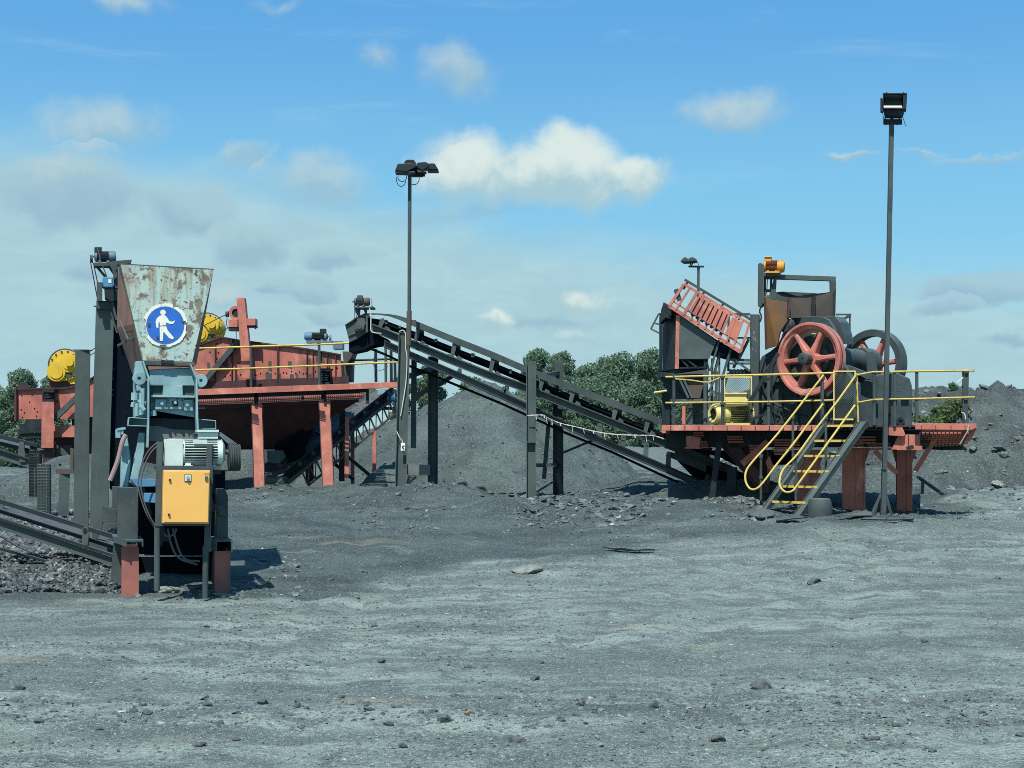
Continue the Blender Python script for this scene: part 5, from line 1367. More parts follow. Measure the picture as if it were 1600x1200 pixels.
def strip(pts_top, th, d, t):
    return MB().pp(list(pts_top) + [(x, y + (th[i] if isinstance(th, list) else th)) for i, (x, y) in list(enumerate(pts_top))[::-1]], d, t)


def strips(pts, th, d, t):
    m_ = MB()
    for a_, b_ in zip(pts[:-1], pts[1:]): m_.prism([W(a_[0], a_[1], d), W(b_[0], b_[1], d), W(b_[0], b_[1] + th, d), W(a_[0], a_[1] + th, d)], (0, t, 0))
    return m_


upper = [(573, 489.6), (590, 489.6), (607, 490.5), (622, 493), (640, 498), (660, 505.5), (710, 526), (770, 549.5), (821, 571.5), (838, 578.5), (945, 620), (1050, 660.5)]
thk = [2, 2, 3.5, 6, 9, 10.5, 11, 11, 11, 11, 11, 10]
m_ = MB()
for i in range(len(upper) - 1):
    a_, b_ = upper[i], upper[i + 1]; m_.prism([W(*a_, DM - .02), W(*b_, DM - .02), W(b_[0], b_[1] + thk[i + 1], DM - .02), W(a_[0], a_[1] + thk[i], DM - .02)], (0, .02, 0))
build('side_board', m_, M['steel'], mc)
m_ = MB()
for i in range(len(upper) - 1):
    a_, b_ = upper[i], upper[i + 1]; m_.prism([W(*a_, DM + 1.0), W(*b_, DM + 1.0), W(b_[0], b_[1] + thk[i + 1], DM + 1.0), W(a_[0], a_[1] + thk[i], DM + 1.0)], (0, .02, 0))
build('side_board', m_, M['steel'], mc)
# carrying belt between the boards: troughed slab
bl_ = [(573, 498), (600, 502), (640, 517), (700, 541), (770, 568), (850, 601), (950, 643), (1050, 684)]
m_ = MB()
for a_, b_ in zip(bl_[:-1], bl_[1:]):
    for d_, t_, dy in ((DM + .07, .26, -2), (DM + .3, .42, 3), (DM + .7, .28, -2)):
        m_.prism([W(a_[0], a_[1] + dy, d_), W(b_[0], b_[1] + dy, d_), W(b_[0], b_[1] + dy + 6, d_), W(a_[0], a_[1] + dy + 6, d_)], (0, t_, 0))
build('carrying_belt', m_, M['black'], mc)
mid = [(578, 503), (581, 507), (640, 531), (700, 556), (760, 580), (822, 602), (900, 633), (985, 667), (1069, 700), (1150, 733)]
m_ = strips(mid[1:], 9.5, DM + .03, .03); build('main_stringer', m_, M['steel_light'], mc)
m_ = MB()
for a_, b_ in zip(mid[1:-1], mid[2:]):
    for dy, th in ((-2.2, 2.2), (9.5, 1.8)): m_.prism([W(a_[0], a_[1] + dy, DM - .05), W(b_[0], b_[1] + dy, DM - .05), W(b_[0], b_[1] + dy + th, DM - .05), W(a_[0], a_[1] + dy + th, DM - .05)], (0, .11, 0))
build('stringer_flange', m_, M['steel'], mc)
build('main_stringer', strips(mid[1:], 10, DM + .95, .05), M['steel_dark'], mc)
low = [(600, 533), (641, 551), (720, 585), (780, 612), (885, 661), (950, 690), (1016, 718), (1110, 759)]
build('bottom_chord', strips(low, 8.5, DM + .0, .04), M['steel_light'], mc)
m_ = MB()
for a_, b_ in zip(low[:-1], low[1:]):
    for dy, th in ((-2.4, 2.4), (8.5, 1.6)): m_.prism([W(a_[0], a_[1] + dy, DM - .06), W(b_[0], b_[1] + dy, DM - .06), W(b_[0], b_[1] + dy + th, DM - .06), W(a_[0], a_[1] + dy + th, DM - .06)], (0, .13, 0))
build('chord_flange', m_, M['steel_dark'], mc)
build('bottom_chord', strips(low, 9, DM + .95, .05), M['steel_dark'], mc)
# return belt hangs just under the bottom chord
rb = [(548, 541), (575, 536), (600, 546), (640, 565), (680, 581), (780, 622), (890, 672), (960, 701), (1040, 738), (1105, 766)]
m_ = MB()
for a_, b_ in zip(rb[:-1], rb[1:]): m_.prism([W(a_[0], a_[1] + 5, DM + .15), W(b_[0], b_[1] + 5, DM + .15), W(b_[0], b_[1] + 8, DM + .15), W(a_[0], a_[1] + 8, DM + .15)], (0, .75, 0))
build('return_belt', m_, M['black'], mc)
mb = MB(); mb.prism([W(1046, 706, DM + .1), W(1105, 716, DM + .1), W(1103, 738, DM + .1), W(1040, 712, DM + .1)], (0, .03, 0)); build('skirt_plate', mb, M['steel_light'], mc)
mb = MB(); mb.prism([W(1062, 700, DM + .18), W(1150, 735, DM + .18), W(1240, 762, DM + .18), W(1240, 790, DM + .18), W(1110, 768, DM + .18), W(1060, 716, DM + .18)], (0, .75, 0)); build('tail_box', mb, M['black'], mc)
mb = MB(); mb.prism([W(1104, 741, DM - .07), W(1110, 744, DM - .07), W(1104, 762, DM - .07), W(1098, 759, DM - .07)], (0, .02, 0)); build('splice_plate', mb, M['steel'], mc)
cross = MB()
for x in range(620, 1110, 34):
    y_ = np.interp(x, [p[0] for p in low], [p[1] for p in low]); cross.prect(x, y_ + 1, x + 4, y_ + 7, DM + .05, .9)
    y_ = np.interp(x, [p[0] for p in mid], [p[1] for p in mid]); cross.prect(x + 10, y_ + 2, x + 14, y_ + 8, DM + .06, .88)
build('cross_member', cross, M['steel_dark'], mc)
# idler frames: leaning bracket plus trough rollers
for i, x in enumerate((597, 653, 710, 770, 847, 895, 962, 1012)):
    yt = np.interp(x, [p[0] for p in upper], [p[1] for p in upper]) + 8; yb = np.interp(x - 4, [p[0] for p in mid], [p[1] for p in mid])
    mb = MB(); mb.prism([W(x - 7, yb, DM + .005), W(x - 1, yb, DM + .005), W(x + 4, yt + 4, DM + .005), W(x + 3, yt - 1, DM + .005), W(x - 2.5, yt, DM + .005)], (0, .03, 0))
    mb.prism([W(x + 3, yb + 1, DM + .01), W(x + 13, yb + 4, DM + .01), W(x + 11, yb, DM + .01), W(x + 6, yb - 3, DM + .01)], (0, .04, 0))
    b_ = build('idler_bracket', mb, M['steel_light'], mc)
    mb = MB()
    mb.cyl(W(x + 6, yt + 5, DM + .06), W(x + 6, yb - 3, DM + .36), .05, n=12); mb.cyl(W(x + 6, yb - 3, DM + .38), W(x + 6, yb - 3, DM + .68), .05, n=12); mb.cyl(W(x + 6, yb - 3, DM + .7), W(x + 6, yt + 5, DM + .98), .05, n=12)
    build('idler_roller', mb, M['steel'], b_, smooth=True)
    mb = MB(); xx_ = x + 28; ym = np.interp(xx_, [p[0] for p in upper], [p[1] for p in upper]) + 15
    mb.prect(xx_ - 2, ym, xx_ + 1.5 + (i % 3), ym + 4 + (i * 5 % 4), DM + .04, .04); build('roller_end', mb, M['steel'], b_)
for x, y_ in ((718, 583), (787, 611), (937, 668), (974, 684), (1010, 698), (1045, 713), (792, 609)):
    mb = MB(); mb.pp(arc(x, y_ - 4, 3.6, 3.6, 180, 360, 8) + [(x + 3, np.interp(x, [p[0] for p in low], [p[1] for p in low]) + 1), (x - 5, np.interp(x, [p[0] for p in low], [p[1] for p in low]) - 1)], DM - .03, .03); mb.cyl(W(x, y_ - 4, DM - .04), W(x, y_ - 4, DM + .9), .035, n=10); build('return_roller', mb, M['steel_light'], mc)
# head chute, bearing, drive
z_ = lambda pts: [(530 + x / 10, 450 + y / 10) for x, y in pts]
mb = MB(); mb.pp(z_([(90, 570), (300, 440), (400, 392), (440, 400), (445, 690), (270, 800), (160, 850)]), DM + .05, .95); build('head_chute', mb, M['steel'], mc, bevel=.004)
mb = MB(); mb.pp(z_([(150, 735), (260, 690), (262, 705), (150, 752)]), DM + .02, .03); mb.pp(z_([(415, 400), (440, 400), (446, 690), (418, 690)]), DM - .02, .06); mb.pp(z_([(90, 570), (300, 440), (302, 452), (100, 580)]), DM - .0, .05); build('chute_seam', mb, M['steel_light'], mc)
mb = MB(); mb.pp(z_([(275, 800), (450, 690), (560, 700), (760, 800), (700, 870), (560, 890), (480, 910), (390, 960), (230, 995), (150, 990), (150, 850)]), DM + .12, .8); build('discharge_skirt', mb, M['black'], mc)
c = z_([(315, 600)])[0]; mb = MB(); mb.lathe(W(*c, DM - .06), EY(), [(.005, -.03), (.055, -.03), (.06, .0), (.10, .0), (.11, .02), (.11, .11), (.005, .11)], 28)
mb.pp(z_([(265, 600), (280, 470), (330, 450), (400, 480), (410, 560), (370, 640), (320, 680), (275, 660)]), DM + .01, .04); build('head_bearing', mb, M['steel_light'], mc, smooth=True)
mb = MB(); mb.cyl(W(*c, DM + .08), W(*c, DM + .97), .2, n=28); build('head_pulley', mb, M['steel_dark'], mc, smooth=True)
mo = motor(mc, W(578, 471.5, DM + .1), W(553, 471.5, DM + .1), .085, M['steel_light'], M['steel'], M['rust_grey'], terminal=0)
mb = MB(); mb.prect(558, 461.3, 566.5, 467, DM + .03, .13); build('terminal_box', mb, M['steel'], mo, bevel=.004)
mb = MB(); mb.prect(554, 479, 584, 481.5, DM - .1, .4); mb.pp(z_([(240, 335), (330, 325), (325, 440), (290, 440)]), DM, .04); mb.pp(z_([(370, 320), (440, 315), (430, 400), (405, 400)]), DM, .04); mb.prect(553.2, 478, 554, 497, DM - .08, .02); mb.prect(580.5, 466, 581.3, 480, DM - .05, .02); mb.prect(581, 478, 582.5, 481, DM - .06, .02); build('motor_stand', mb, M['steel'], mc)
mb = MB(); mb.bar(W(553, 470, DM + .02), W(559, 508, DM - .02), .012, .012); build('drive_belt', mb, M['cable_dark'], mc)
mb = MB(); mb.tube(smooth_path([W(x, y_, DM - .12) for x, y_ in ((577, 481), (579.5, 490), (579.5, 505), (580, 517), (586, 520), (596, 521))]), .012, 6); mb.tube(smooth_path([W(x, y_, DM - .45) for x, y_ in ((624, 518), (629, 516), (633, 520), (634, 530), (634, 545), (636, 560), (634, 600), (626, 650))]), .012, 6); build('cable', mb, M['tape'], mc)
# floor plates and web stiffeners of the posts
for x, y_, d_ in ((626, 759, 15.1), (830, 787, 15.15), (676, 759, 16.9), (872, 774, 16.9)):
    mb = MB(); mb.box(W(x, y_ + 1, d_), .36, .36, .02); build('base_plate', mb, M['steel'], mc)
for x, y_, d_ in ((830, 690, 15.03),):
    mb = MB(); mb.prect(x - 6.5, y_, x + 6.5, y_ + 1.6, d_, .10); build('web_stiffener', mb, M['steel_light'], mc)
# posts
for (x0, y0, x1, y1, d_, w_, kind, lab) in ((632, 519, 626, 762, 15.1, .24, 'H', None), (677, 557, 676, 762, 16.9, .22, 'H', None), (830, 565, 830, 790, 15.15, .205, 'H', None), (872, 563, 872, 776, 16.9, .23, 'H', None), (647, 556, 646, 700, 16.9, .12, 'I', None)):
    mb = MB(); mb.section(W(x0, y0, d_), W(x1, y1, d_), w_, w_ * .9, .018, kind)
    build('support_post', mb, M['steel_light' if d_ < 16 else 'steel'], mc)
mb = MB(); mb.pbar(684, 602, 708, 587, 16.8, .06, .09); mb.pbar(647, 625, 670, 606, 16.85, .08, .1); mb.pbar(838, 727, 866, 727, 16.0, .06, .08); mb.pbar(878, 708, 936, 684, 16.6, .04, .05); mb.pbar(836, 770, 866, 752, 16.2, .04, .04); mb.bar(W(830, 727, 15.2), W(872, 727, 16.9), .06, .08); mb.bar(W(632, 590, 15.2), W(677, 575, 16.9), .07, .1); mb.bar(W(830, 590, 15.2), W(872, 583, 16.9), .07, .09); build('post_brace', mb, M['steel'], mc)
for x0, y0, x1, y1, d_ in ((858, 650, 850, 748, 16.3), (871, 740, 879, 775, 16.5), (851, 645, 856, 655, 16.2)):
    mb = MB(); mb.pbar(x0, y0, x1, y1, d_, .09, .07); build('prop', mb, M['steel'], mc)
mb = MB(); mb.prect(638, 726, 672, 742, 16.6, .06); build('splash_plate', mb, M['concrete'], mc)
sg_ = thing('warning_plate', 'small cream plate with a dark mark tied to the conveyor post under the lamp', 'sign', W(629.5, 705, 15.0))
mb = MB(); mb.pp([(626.5, 692), (628.5, 692), (629.3, 690), (630.2, 692), (633, 692), (632.4, 704), (626, 704)], 14.94, .012); p_ = build('plate', mb, M['cream'], sg_)
mb = MB(); mb.pp([(628, 697.3), (631.8, 695.6), (632, 696.5), (629.5, 698), (631.8, 701.6), (631.2, 702.3), (628, 699)], 14.93, .005); build('mark', mb, M['steel_dark'], p_)
mb = MB(); mb.tube([W(629.3, 690, 14.95), W(624, 683, 14.95), W(619, 672, 15.0)], .008, 5); build('tie_wire', mb, M['tape'], sg_)
mb = MB(); pts = smooth_path([W(*p) for p in ((824, 649, 15.0), (848, 648.5, 15.0), (856, 653, 15.2), (875, 661, 15.4), (905, 668, 15.4), (930, 674, 15.4), (960, 678.5, 15.4), (1000, 680, 15.4), (1020, 680.5, 15.4), (1042, 687, 15.4), (1068, 699, 15.44))], 8)
for i, (a_, b_) in enumerate(zip(pts[:-1], pts[1:])): mb.bar(a_, b_, .008, .012 + .012 * ((i * 7) % 5) / 4)
for i in range(4, len(pts) - 16, 5): mb.bar(pts[i], pts[i] + Vector((.02, 0, -.06 - .04 * (i % 3))), .01, .02)
solo('barrier_tape', mb, M['tape'], 'ragged pale tape strung from a conveyor post down to the crusher deck', 'tape', W(824, 649, 15.0))

# ================================================================== floodlight masts
lm = thing('floodlight_mast', 'slim dark mast with a cluster of hooded lamps clamped to a conveyor post', 'lamp post', W(634, 545, 14.92))
mb = MB(); mb.cyl(W(640.2, 271, 14.9), W(639.5, 490, 14.9), .038, n=12); build('pole', mb, M['steel'], lm, smooth=True); mb = MB(); mb.cyl(W(639.4, 486, 14.9), W(638.5, 539, 14.9), .052, n=12); build('pole_sleeve', mb, M['rust_grey'], lm, smooth=True)
mb = MB(); mb.prect(645, 500, 650, 509, 14.9, .06); build('clamp', mb, M['rust_grey'], lm)
mb = MB(); mb.bar(W(622, 271.5, 14.95), W(664, 274, 14.85), .05, .045); mb.bar(W(640, 272, 14.5), W(640, 272, 15.3), .05, .045); mb.prect(643, 266, 661, 275.5, 14.85, .12); build('crossbar', mb, M['steel_dark'], lm)
for poly_, d_, t_ in (([(617, 266.6), (621.5, 255.5), (638, 255), (650, 256), (652, 260), (636, 268)], 14.55, .36), ([(631, 254), (635, 249.2), (646.5, 249.2), (651, 256.5), (650, 261), (636, 258)], 15.1, .36), ([(651.5, 254), (664, 252.5), (669.5, 255), (668.5, 261), (660, 267), (652, 262)], 14.6, .3), ([(667, 257), (670.5, 255), (679, 255), (685, 265), (667, 264.7)], 15.0, .36)):
    mb = MB(); mb.pp(poly_, d_, t_); fl_ = build('floodlight', mb, M['steel_dark'], lm, bevel=.012)
    xs = [p[0] for p in poly_]; yb = max(p[1] for p in poly_); mb = MB(); mb.prect(min(xs) + .4, yb - .8, max(xs) - 4 if d_ < 15 else max(xs) - .4, yb + 1.4, d_ + .02, t_ - .04); build('lamp_rim', mb, M['steel'], fl_)
mb = MB()
for cx_, cy_, rx, ry, a0, a1, d_ in ((628.5, 277, 6.8, 6.5, -20, 200, 14.7), (626.8, 279, 7.6, 12.2, 20, 190, 14.75), (647, 279, 8, 9.6, -60, 120, 14.8)):
    mb.tube([W(*p, d_) for p in arc(cx_, cy_, rx, ry, a0, a1, 16)], .008, 5)
build('cable', mb, M['cable_dark'], lm)

ctx(13.7, -.28, 1300)
rm = thing('floodlight_mast', 'tall square steel mast with a single floodlight standing in front of the red crusher deck', 'lamp post', W(1379.5, 804, 13.0))
mb = MB(); mb.bar(W(1393.2, 188, 13.0), W(1382, 735, 13.0), .074, .074, (0, 1, 0)); mb.bar(W(1382, 733, 13.0), W(1379.8, 806, 13.0), .088, .088, (0, 1, 0)); build('pole', mb, M['steel'], rm)
mb = MB()
for dx, dy in ((-.20, .05), (.18, .12), (.12, -.14), (-.1, .2)):
    p = W(1381, 762, 13.0); q = W(1379.8, 806, 13.0); mb.bar(p, q + Vector((dx, dy, 0)), .012, .05)
mb.box(W(1379.8, 806, 13.0), .34, .34, .02); build('base_brace', mb, M['steel'], rm)
mb = MB(); mb.prect(1376, 733, 1384, 735, 12.94, .12); build('joint_band', mb, M['steel_dark'], rm)
mb = MB(); mb.prect(1380, 186, 1409.5, 192.5, 12.93, .14); mb.prect(1382, 176, 1384, 187, 12.95, .03); mb.prect(1404, 176, 1406, 187, 12.95, .03); mb.prect(1391, 180, 1396, 187, 12.95, .1)
for x in (1384, 1402): mb.cyl(W(x, 192, 13), W(x, 195.5, 13), .012, n=6)
build('crossbar', mb, M['steel_dark'], rm, bevel=.004)
# floodlight: deep hood open to the viewer, tilted down
x0, x1, y0, y1, d_ = 1379.3, 1417, 145.3, 169.5, 12.72
mb = MB(); e = .7
mb.pp([(x0, y0), (x1, y0), (x1, y0 + 1.2), (x0, y0 + 1.2)], d_, .30); mb.pp([(x0, y0 + 1.2), (x0 + 1.4, y0 + 1.2), (x0 + 1.4, y1), (x0, y1)], d_, .30); mb.pp([(x1 - 5.5, y0 + 1.2), (x1, y0 + 1.2), (x1 - 1.5, y1), (x1 - 6.5, y1)], d_ + .01, .28); mb.pp([(x0 + 1.4, y1 - 1.2), (x1 - 6.5, y1 - 1.2), (x1 - 6.5, y1 + .6), (x0 + 1.4, y1 + .6)], d_, .30)
mb.prect(x0 + 1, y0 + 1, x1 - 2, y1, d_ + .29, .02)
fl_ = build('floodlight', mb, M['steel_dark'], rm)
mb = MB(); mb.prism([W(1380.8, 146.6, d_ + .06), W(1410.7, 146.6, d_ + .06), W(1408, 155.5, d_ + .25), W(1383.5, 155.5, d_ + .25)], (0, .012, 0)); build('reflector', mb, M['steel'], fl_)
mb = MB(); mb.prism([W(1383.5, 155.5, d_ + .25), W(1408, 155.5, d_ + .25), W(1409.6, 163.5, d_ + .16), W(1380.8, 163.5, d_ + .16)], (0, .012, 0)); build('reflector', mb, M['steel_light'], fl_)
mb = MB(); mb.prism([W(1379.8, 168, d_ + .03), W(1409.8, 168, d_ + .03), W(1409, 164, d_ + .13), W(1381.5, 164, d_ + .13)], (0, .008, 0)); build('lamp_glass', mb, M['glass'], fl_)
mb = MB(); mb.prect(1375.5, 153, 1379, 174.5, d_ + .1, .12); mb.pp([(1380, 171), (1413, 170.5), (1412, 174.5), (1409, 181), (1382, 180.5)], d_ + .06, .24)
for x in (1385.3, 1411.5): mb.cyl(W(x, 143.6, d_ + .1), W(x, 146, d_ + .1), .012, n=6)
build('gear_box', mb, M['steel_dark'], fl_, bevel=.008)
mb = MB()
for pts in (((1381, 170), (1379.5, 178), (1381, 187)), ((1409, 178), (1412, 187), (1415, 197))): mb.tube(smooth_path([W(*p, d_ + .1) for p in pts]), .006, 5)
build('cable', mb, M['cable_dark'], rm)

sm_ = thing('floodlight_mast', 'small distant mast with one hooded lamp rising behind the red barred frame', 'lamp post', W(1092, 480, 15.6))
mb = MB(); mb.bar(W(1091.3, 417, 15.6), W(1089.5, 660, 15.6), .05, .05, (0, 1, 0)); build('pole', mb, M['steel'], sm_)
mb = MB(); mb.prect(1075.5, 415, 1099, 417, 15.55, .12); mb.tube(smooth_path([W(x, y_, 15.55) for x, y_ in ((1079.5, 409), (1078.5, 412), (1080, 415), (1081.5, 413), (1083.5, 408.5))]), .012, 6); build('crossbar', mb, M['steel_dark'], sm_)
mb = MB(); mb.pp([(1062.3, 408.5), (1066, 404), (1070, 401), (1076, 404.7), (1077, 402.5), (1081.5, 401), (1086, 403.3), (1086.6, 408), (1079, 409.2), (1065.5, 409.8)], 15.45, .32); build('floodlight', mb, M['steel'], sm_, bevel=.02)
mb = MB(); mb.tube(smooth_path([W(x, y_, 15.5) for x, y_ in ((1086, 407), (1090, 410), (1092, 415))]), .006, 5); build('cable', mb, M['cable_dark'], sm_)

# ================================================================== red crusher deck
DP = 13.7
pf = thing('crusher_deck', 'raised red steel deck on legs with yellow hand rails around the big crusher', 'platform', W(1290, 800, DP + .6))
mb = MB(); mb.prect(1034, 664, 1290, 673, DP, .09); mb.prect(1034, 673, 1040, 677, DP, .5); build('edge_beam', mb, M['red'], pf, bevel=.004)
mb = MB(); mb.pp([(1383, 668), (1410, 668), (1414.5, 679), (1412, 682), (1385, 680)], DP + .05, .1); build('edge_beam', mb, M['red'], pf, bevel=.004)
mb = MB(); mb.pp([(1430, 661.2), (1526, 662), (1525, 669), (1518, 672), (1430, 671)], DP - .02, .1); mb.pp([(1518, 662.5), (1526, 662), (1526.5, 669), (1514, 693.5), (1507, 693.5), (1516, 674)], DP + .1, .12); build('edge_beam', mb, M['red'], pf, bevel=.004)
mb = MB(); mb.pp([(1403, 681), (1418, 679), (1437, 679), (1437, 702.5), (1393, 702.5)], DP + .15, .2); mb.prect(1401, 697, 1441, 703.5, DP + .12, .5); gs = build('gusset_box', mb, M['red'], pf, bevel=.004)
mb = MB(); mb.prect(1419, 680, 1420.2, 698, DP + .12, .04); mb.pp([(1416, 698), (1426, 695), (1428, 698), (1418, 702)], DP + .1, .06); mb.prect(1438, 677, 1455, 682, DP + .2, .5); mb.prect(1440, 692, 1452, 698, DP + .2, .4); build('gusset_rib', mb, M['steel_dark'], gs)
mb = MB()
for x in list(range(1048, 1286, 22)) + [1440, 1462, 1486, 1508]:
    for y_ in (666.2, 670.5): mb.cyl(W(x, y_, DP - .03), W(x, y_, DP + .01), .010, n=6)
build('beam_bolt', mb, M['steel_dark'], pf)
mb = MB(); mb.pp([(1090, 704), (1240, 704), (1236, 726), (1150, 728), (1128, 716)], DP + 1.7, .8); build('under_chute', mb, M['black'], pf)
# walkway grating and deck plate
mb = MB(); zd = W(1000, 665.2, DP).z
for k in range(18): mb.bar(Wz(1036, zd - .02, DP + .12 + k * .051), Wz(1436, zd - .02, DP + .12 + k * .051), .032, .035)
for k in range(30): mb.bar(Wz(1036 + 13.3 * k, zd - .045, DP + .1), Wz(1036 + 13.3 * k, zd - .045, DP + 1.0), .02, .03)
build('walkway_grating', mb, M['red_dark'], pf)
mb = MB(); mb.prism([Wz(1036, zd - .06, DP + 1.0), Wz(1440, zd - .06, DP + 1.0), Wz(1440, zd - .06, DP + 4.0), Wz(1036, zd - .06, DP + 4.0)], (0, 0, .05)); build('deck_plate', mb, M['steel_dark'], pf)
for y_, d_, t_ in ((675, DP + 1.0, .16), (672, DP + 2.6, .16)):
    mb = MB(); mb.prect(1040, y_, 1440, y_ + 24, d_, t_); build('cross_beam', mb, M['steel_dark'], pf)  # beam colour darkened to carry the shade below the deck
mb = MB()
for x0, y0, w_, n_ in ((1083, 675, 16, 2), (1093, 689, 12, 3), (1136, 681, 24, 3), (1170, 695, 20, 3), (1208, 686, 40, 4), (1208, 700, 20, 3), (1340, 682, 28, 3), (1355, 692, 36, 3), (1322, 688, 26, 3)):
    for i in range(n_): mb.prect(x0 + i * .8, y0 + i * 4.2, x0 + w_ + i * .8, y0 + i * 4.2 + 2.6, DP + .88, .05)
build('toe_grating', mb, M['red'], pf)
mb = MB(); mb.pp([(1072, 681), (1080, 681), (1095, 684), (1092, 700), (1073, 700)], DP + .35, .08); mb.prect(1070, 699, 1094, 701, DP + .25, .4); build('hanger_bracket', mb, M['red'], pf)
# right hand sloping tray with grating under it
mb = MB()
for i in range(9):
    t = i / 8; a_ = W(1440, 673, DP + .12).lerp(W(1437, 700, DP + 1.0), t); b_ = W(1516, 673, DP + .12).lerp(W(1503, 697, DP + 1.0), t); mb.bar(a_, b_, .035, .03)
for i in range(13):
    t = i / 12; a_ = W(1440, 673, DP + .12).lerp(W(1516, 673, DP + .12), t); b_ = W(1437, 700, DP + 1.0).lerp(W(1503, 697, DP + 1.0), t); mb.bar(a_, b_, .02, .03)
build('tray_grating', mb, M['red'], pf)
mb = MB(); mb.prism([W(1440, 671, DP + .2), W(1516, 671, DP + .2), W(1506, 690, DP + 1.1), W(1440, 696, DP + 1.1)], (0, .03, .05)); mb.prism([W(1440, 698, DP + .9), W(1505, 697, DP + .9), W(1514, 703, DP + .7), W(1470, 703, DP + .7), W(1445, 702, DP + .9)], (0, .1, 0)); build('tray_plate', mb, M['steel_dark'], pf)
mb = MB(); mb.tube([W(1514, 664, DP - .05), W(1512, 674, DP - .02), W(1500, 694, DP + .1)], .014, 6); build('hanging_strap', mb, M['tape'], pf)


def leg(x0, x1, y0, y1, d_, dp, m, gus=True):
    mb = MB(); mb.prect(x0, y0, x1, y1, d_, dp); l_ = build('leg', mb, M[m], pf, bevel=.006)
    mb = MB(); mb.prect(x1 - 1.5, y0, x1 + .6, y1, d_ - .012, .02); mb.prect((x0 + x1) / 2 + 4, y0, (x0 + x1) / 2 + 5.2, y1, d_ - .02, .03); build('leg_flange', mb, M['red'], l_)
    if gus:
        mb = MB(); mb.pp([(x0 - 7, y0), (x1 + 9, y0), (x1, y0 + 24), (x0, y0 + 24)], d_ + .08, .04); build('leg_gusset', mb, M[m], l_)
    return l_


leg(1316, 1351, 700, 797, 14.75, .42, 'red')
leg(1401, 1425, 700, 799, 15.2, .36, 'red')
leg(1246, 1280, 703, 790, 14.9, .4, 'red')
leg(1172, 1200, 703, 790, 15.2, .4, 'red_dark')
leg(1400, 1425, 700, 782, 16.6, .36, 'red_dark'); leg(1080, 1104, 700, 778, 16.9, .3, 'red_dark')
mb = MB(); mb.pbar(1430, 736, 1462, 684, 14.35, .1, .09); mb.pbar(1366, 704, 1402, 740, 14.4, .1, .09); mb.pbar(1200, 690, 1160, 725, 14.6, .1, .12); build('diagonal_brace', mb, M['red'], pf)
mb = MB(); mb.pp([(1120, 690), (1172, 688), (1200, 770), (1190, 772)], 14.9, .5); mb.pp([(1136, 700), (1150, 690), (1192, 745), (1186, 760)], 14.7, .1); build('chute_and_shade_panel', mb, M['red_dark'], pf)
mb = MB(); mb.pp([(1196, 722), (1202, 712), (1208, 728), (1207, 736), (1200, 732)], 14.6, .08); build('small_gusset', mb, M['red'], pf)
mb = MB(); mb.pbar(1124, 690, 1112, 780, 14.3, .1, .1); mb.prect(1136, 730, 1150, 768, 14.8, .2); build('prop', mb, M['steel_dark'], pf)
# hand rails
hr = MB(); hr.tube([W(1040, 589, DP), W(1129, 586.8, DP), W(1201, 585.3, DP), W(1302, 582.7, DP)], .020, 8); hr.tube([W(1040, 629.3, DP), W(1129, 628.4, DP), W(1201, 627.6, DP), W(1304, 625.3, DP)], .018, 8)
hr.tube(smooth_path([W(x, y_, DP - .02) for x, y_ in ((1055, 592), (1080, 594), (1105, 597), (1125, 590))]), .014, 6)
h_ = build('handrail', hr, M['yellow'], pf, smooth=True)
for x in (1053, 1129, 1201, 1284.5):
    mb = MB(); mb.cyl(W(x, 587, DP + .03), W(x, 664.5, DP + .03), .030, n=10)
    for y_ in (586.5, 628): mb.lathe(W(x, y_ + 2.5, DP + .02), (0, 0, 1), [(.005, -.03), (.038, -.03), (.045, 0.0), (.038, .045), (.005, .045)], 12)
    build('rail_post', mb, M['steel'], h_, smooth=True)
hr = MB(); hr.tube([W(1338, 586, DP - .25), W(1364, 581.3, DP), W(1432, 580, DP), W(1523, 578.8, DP)], .020, 8); hr.tube([W(1340, 629, DP - .25), W(1366, 624.3, DP), W(1432, 623, DP), W(1523, 620.5, DP)], .018, 8); hr.tube([W(1338.5, 583, DP - .22), W(1341, 659, DP - .22)], .018, 8)
h_ = build('handrail', hr, M['yellow'], pf, smooth=True)
for x, y1 in ((1366, 664), (1398, 667), (1432.5, 661)):
    mb = MB(); mb.cyl(W(x, 580, DP + .03), W(x, y1, DP + .03), .030, n=10); build('rail_post', mb, M['steel'], h_, smooth=True)
mb = MB(); mb.section(W(1510, 577.5, DP + .05), W(1508, 661, DP + .05), .09, .09, .012, 'H'); mb.cyl(W(1505, 578, DP + .05), W(1505, 660, DP + .05), .02, n=8); build('rail_post', mb, M['steel'], h_)
mb = MB(); mb.tube(smooth_path([W(x, y_, DP - .05) for x, y_ in ((1505, 590), (1500, 594), (1496, 598))]), .014, 5); mb.tube(smooth_path([W(x, y_, DP - .05) for x, y_ in ((1502, 644), (1507, 647), (1509, 655))]), .010, 5); build('rag_tie', mb, M['tape'], h_)


def lattice(x0, y0, x1, y1, d_, step, m, parent, name):
    """expanded metal: crossing diagonal strands in a frame"""
    mb = MB(); w_ = x1 - x0; h__ = y1 - y0
    s = -h__
    while s < w_:
        a0 = max(0, s); b0 = min(w_, s + h__)
        if b0 > a0:
            mb.bar(W(x0 + a0, y0 + a0 - s, d_), W(x0 + b0, y0 + b0 - s, d_), .007, .007); mb.bar(W(x0 + a0, y1 - (a0 - s), d_ + .008), W(x0 + b0, y1 - (b0 - s), d_ + .008), .007, .007)
        s += step
    return build(name, mb, M[m], parent)


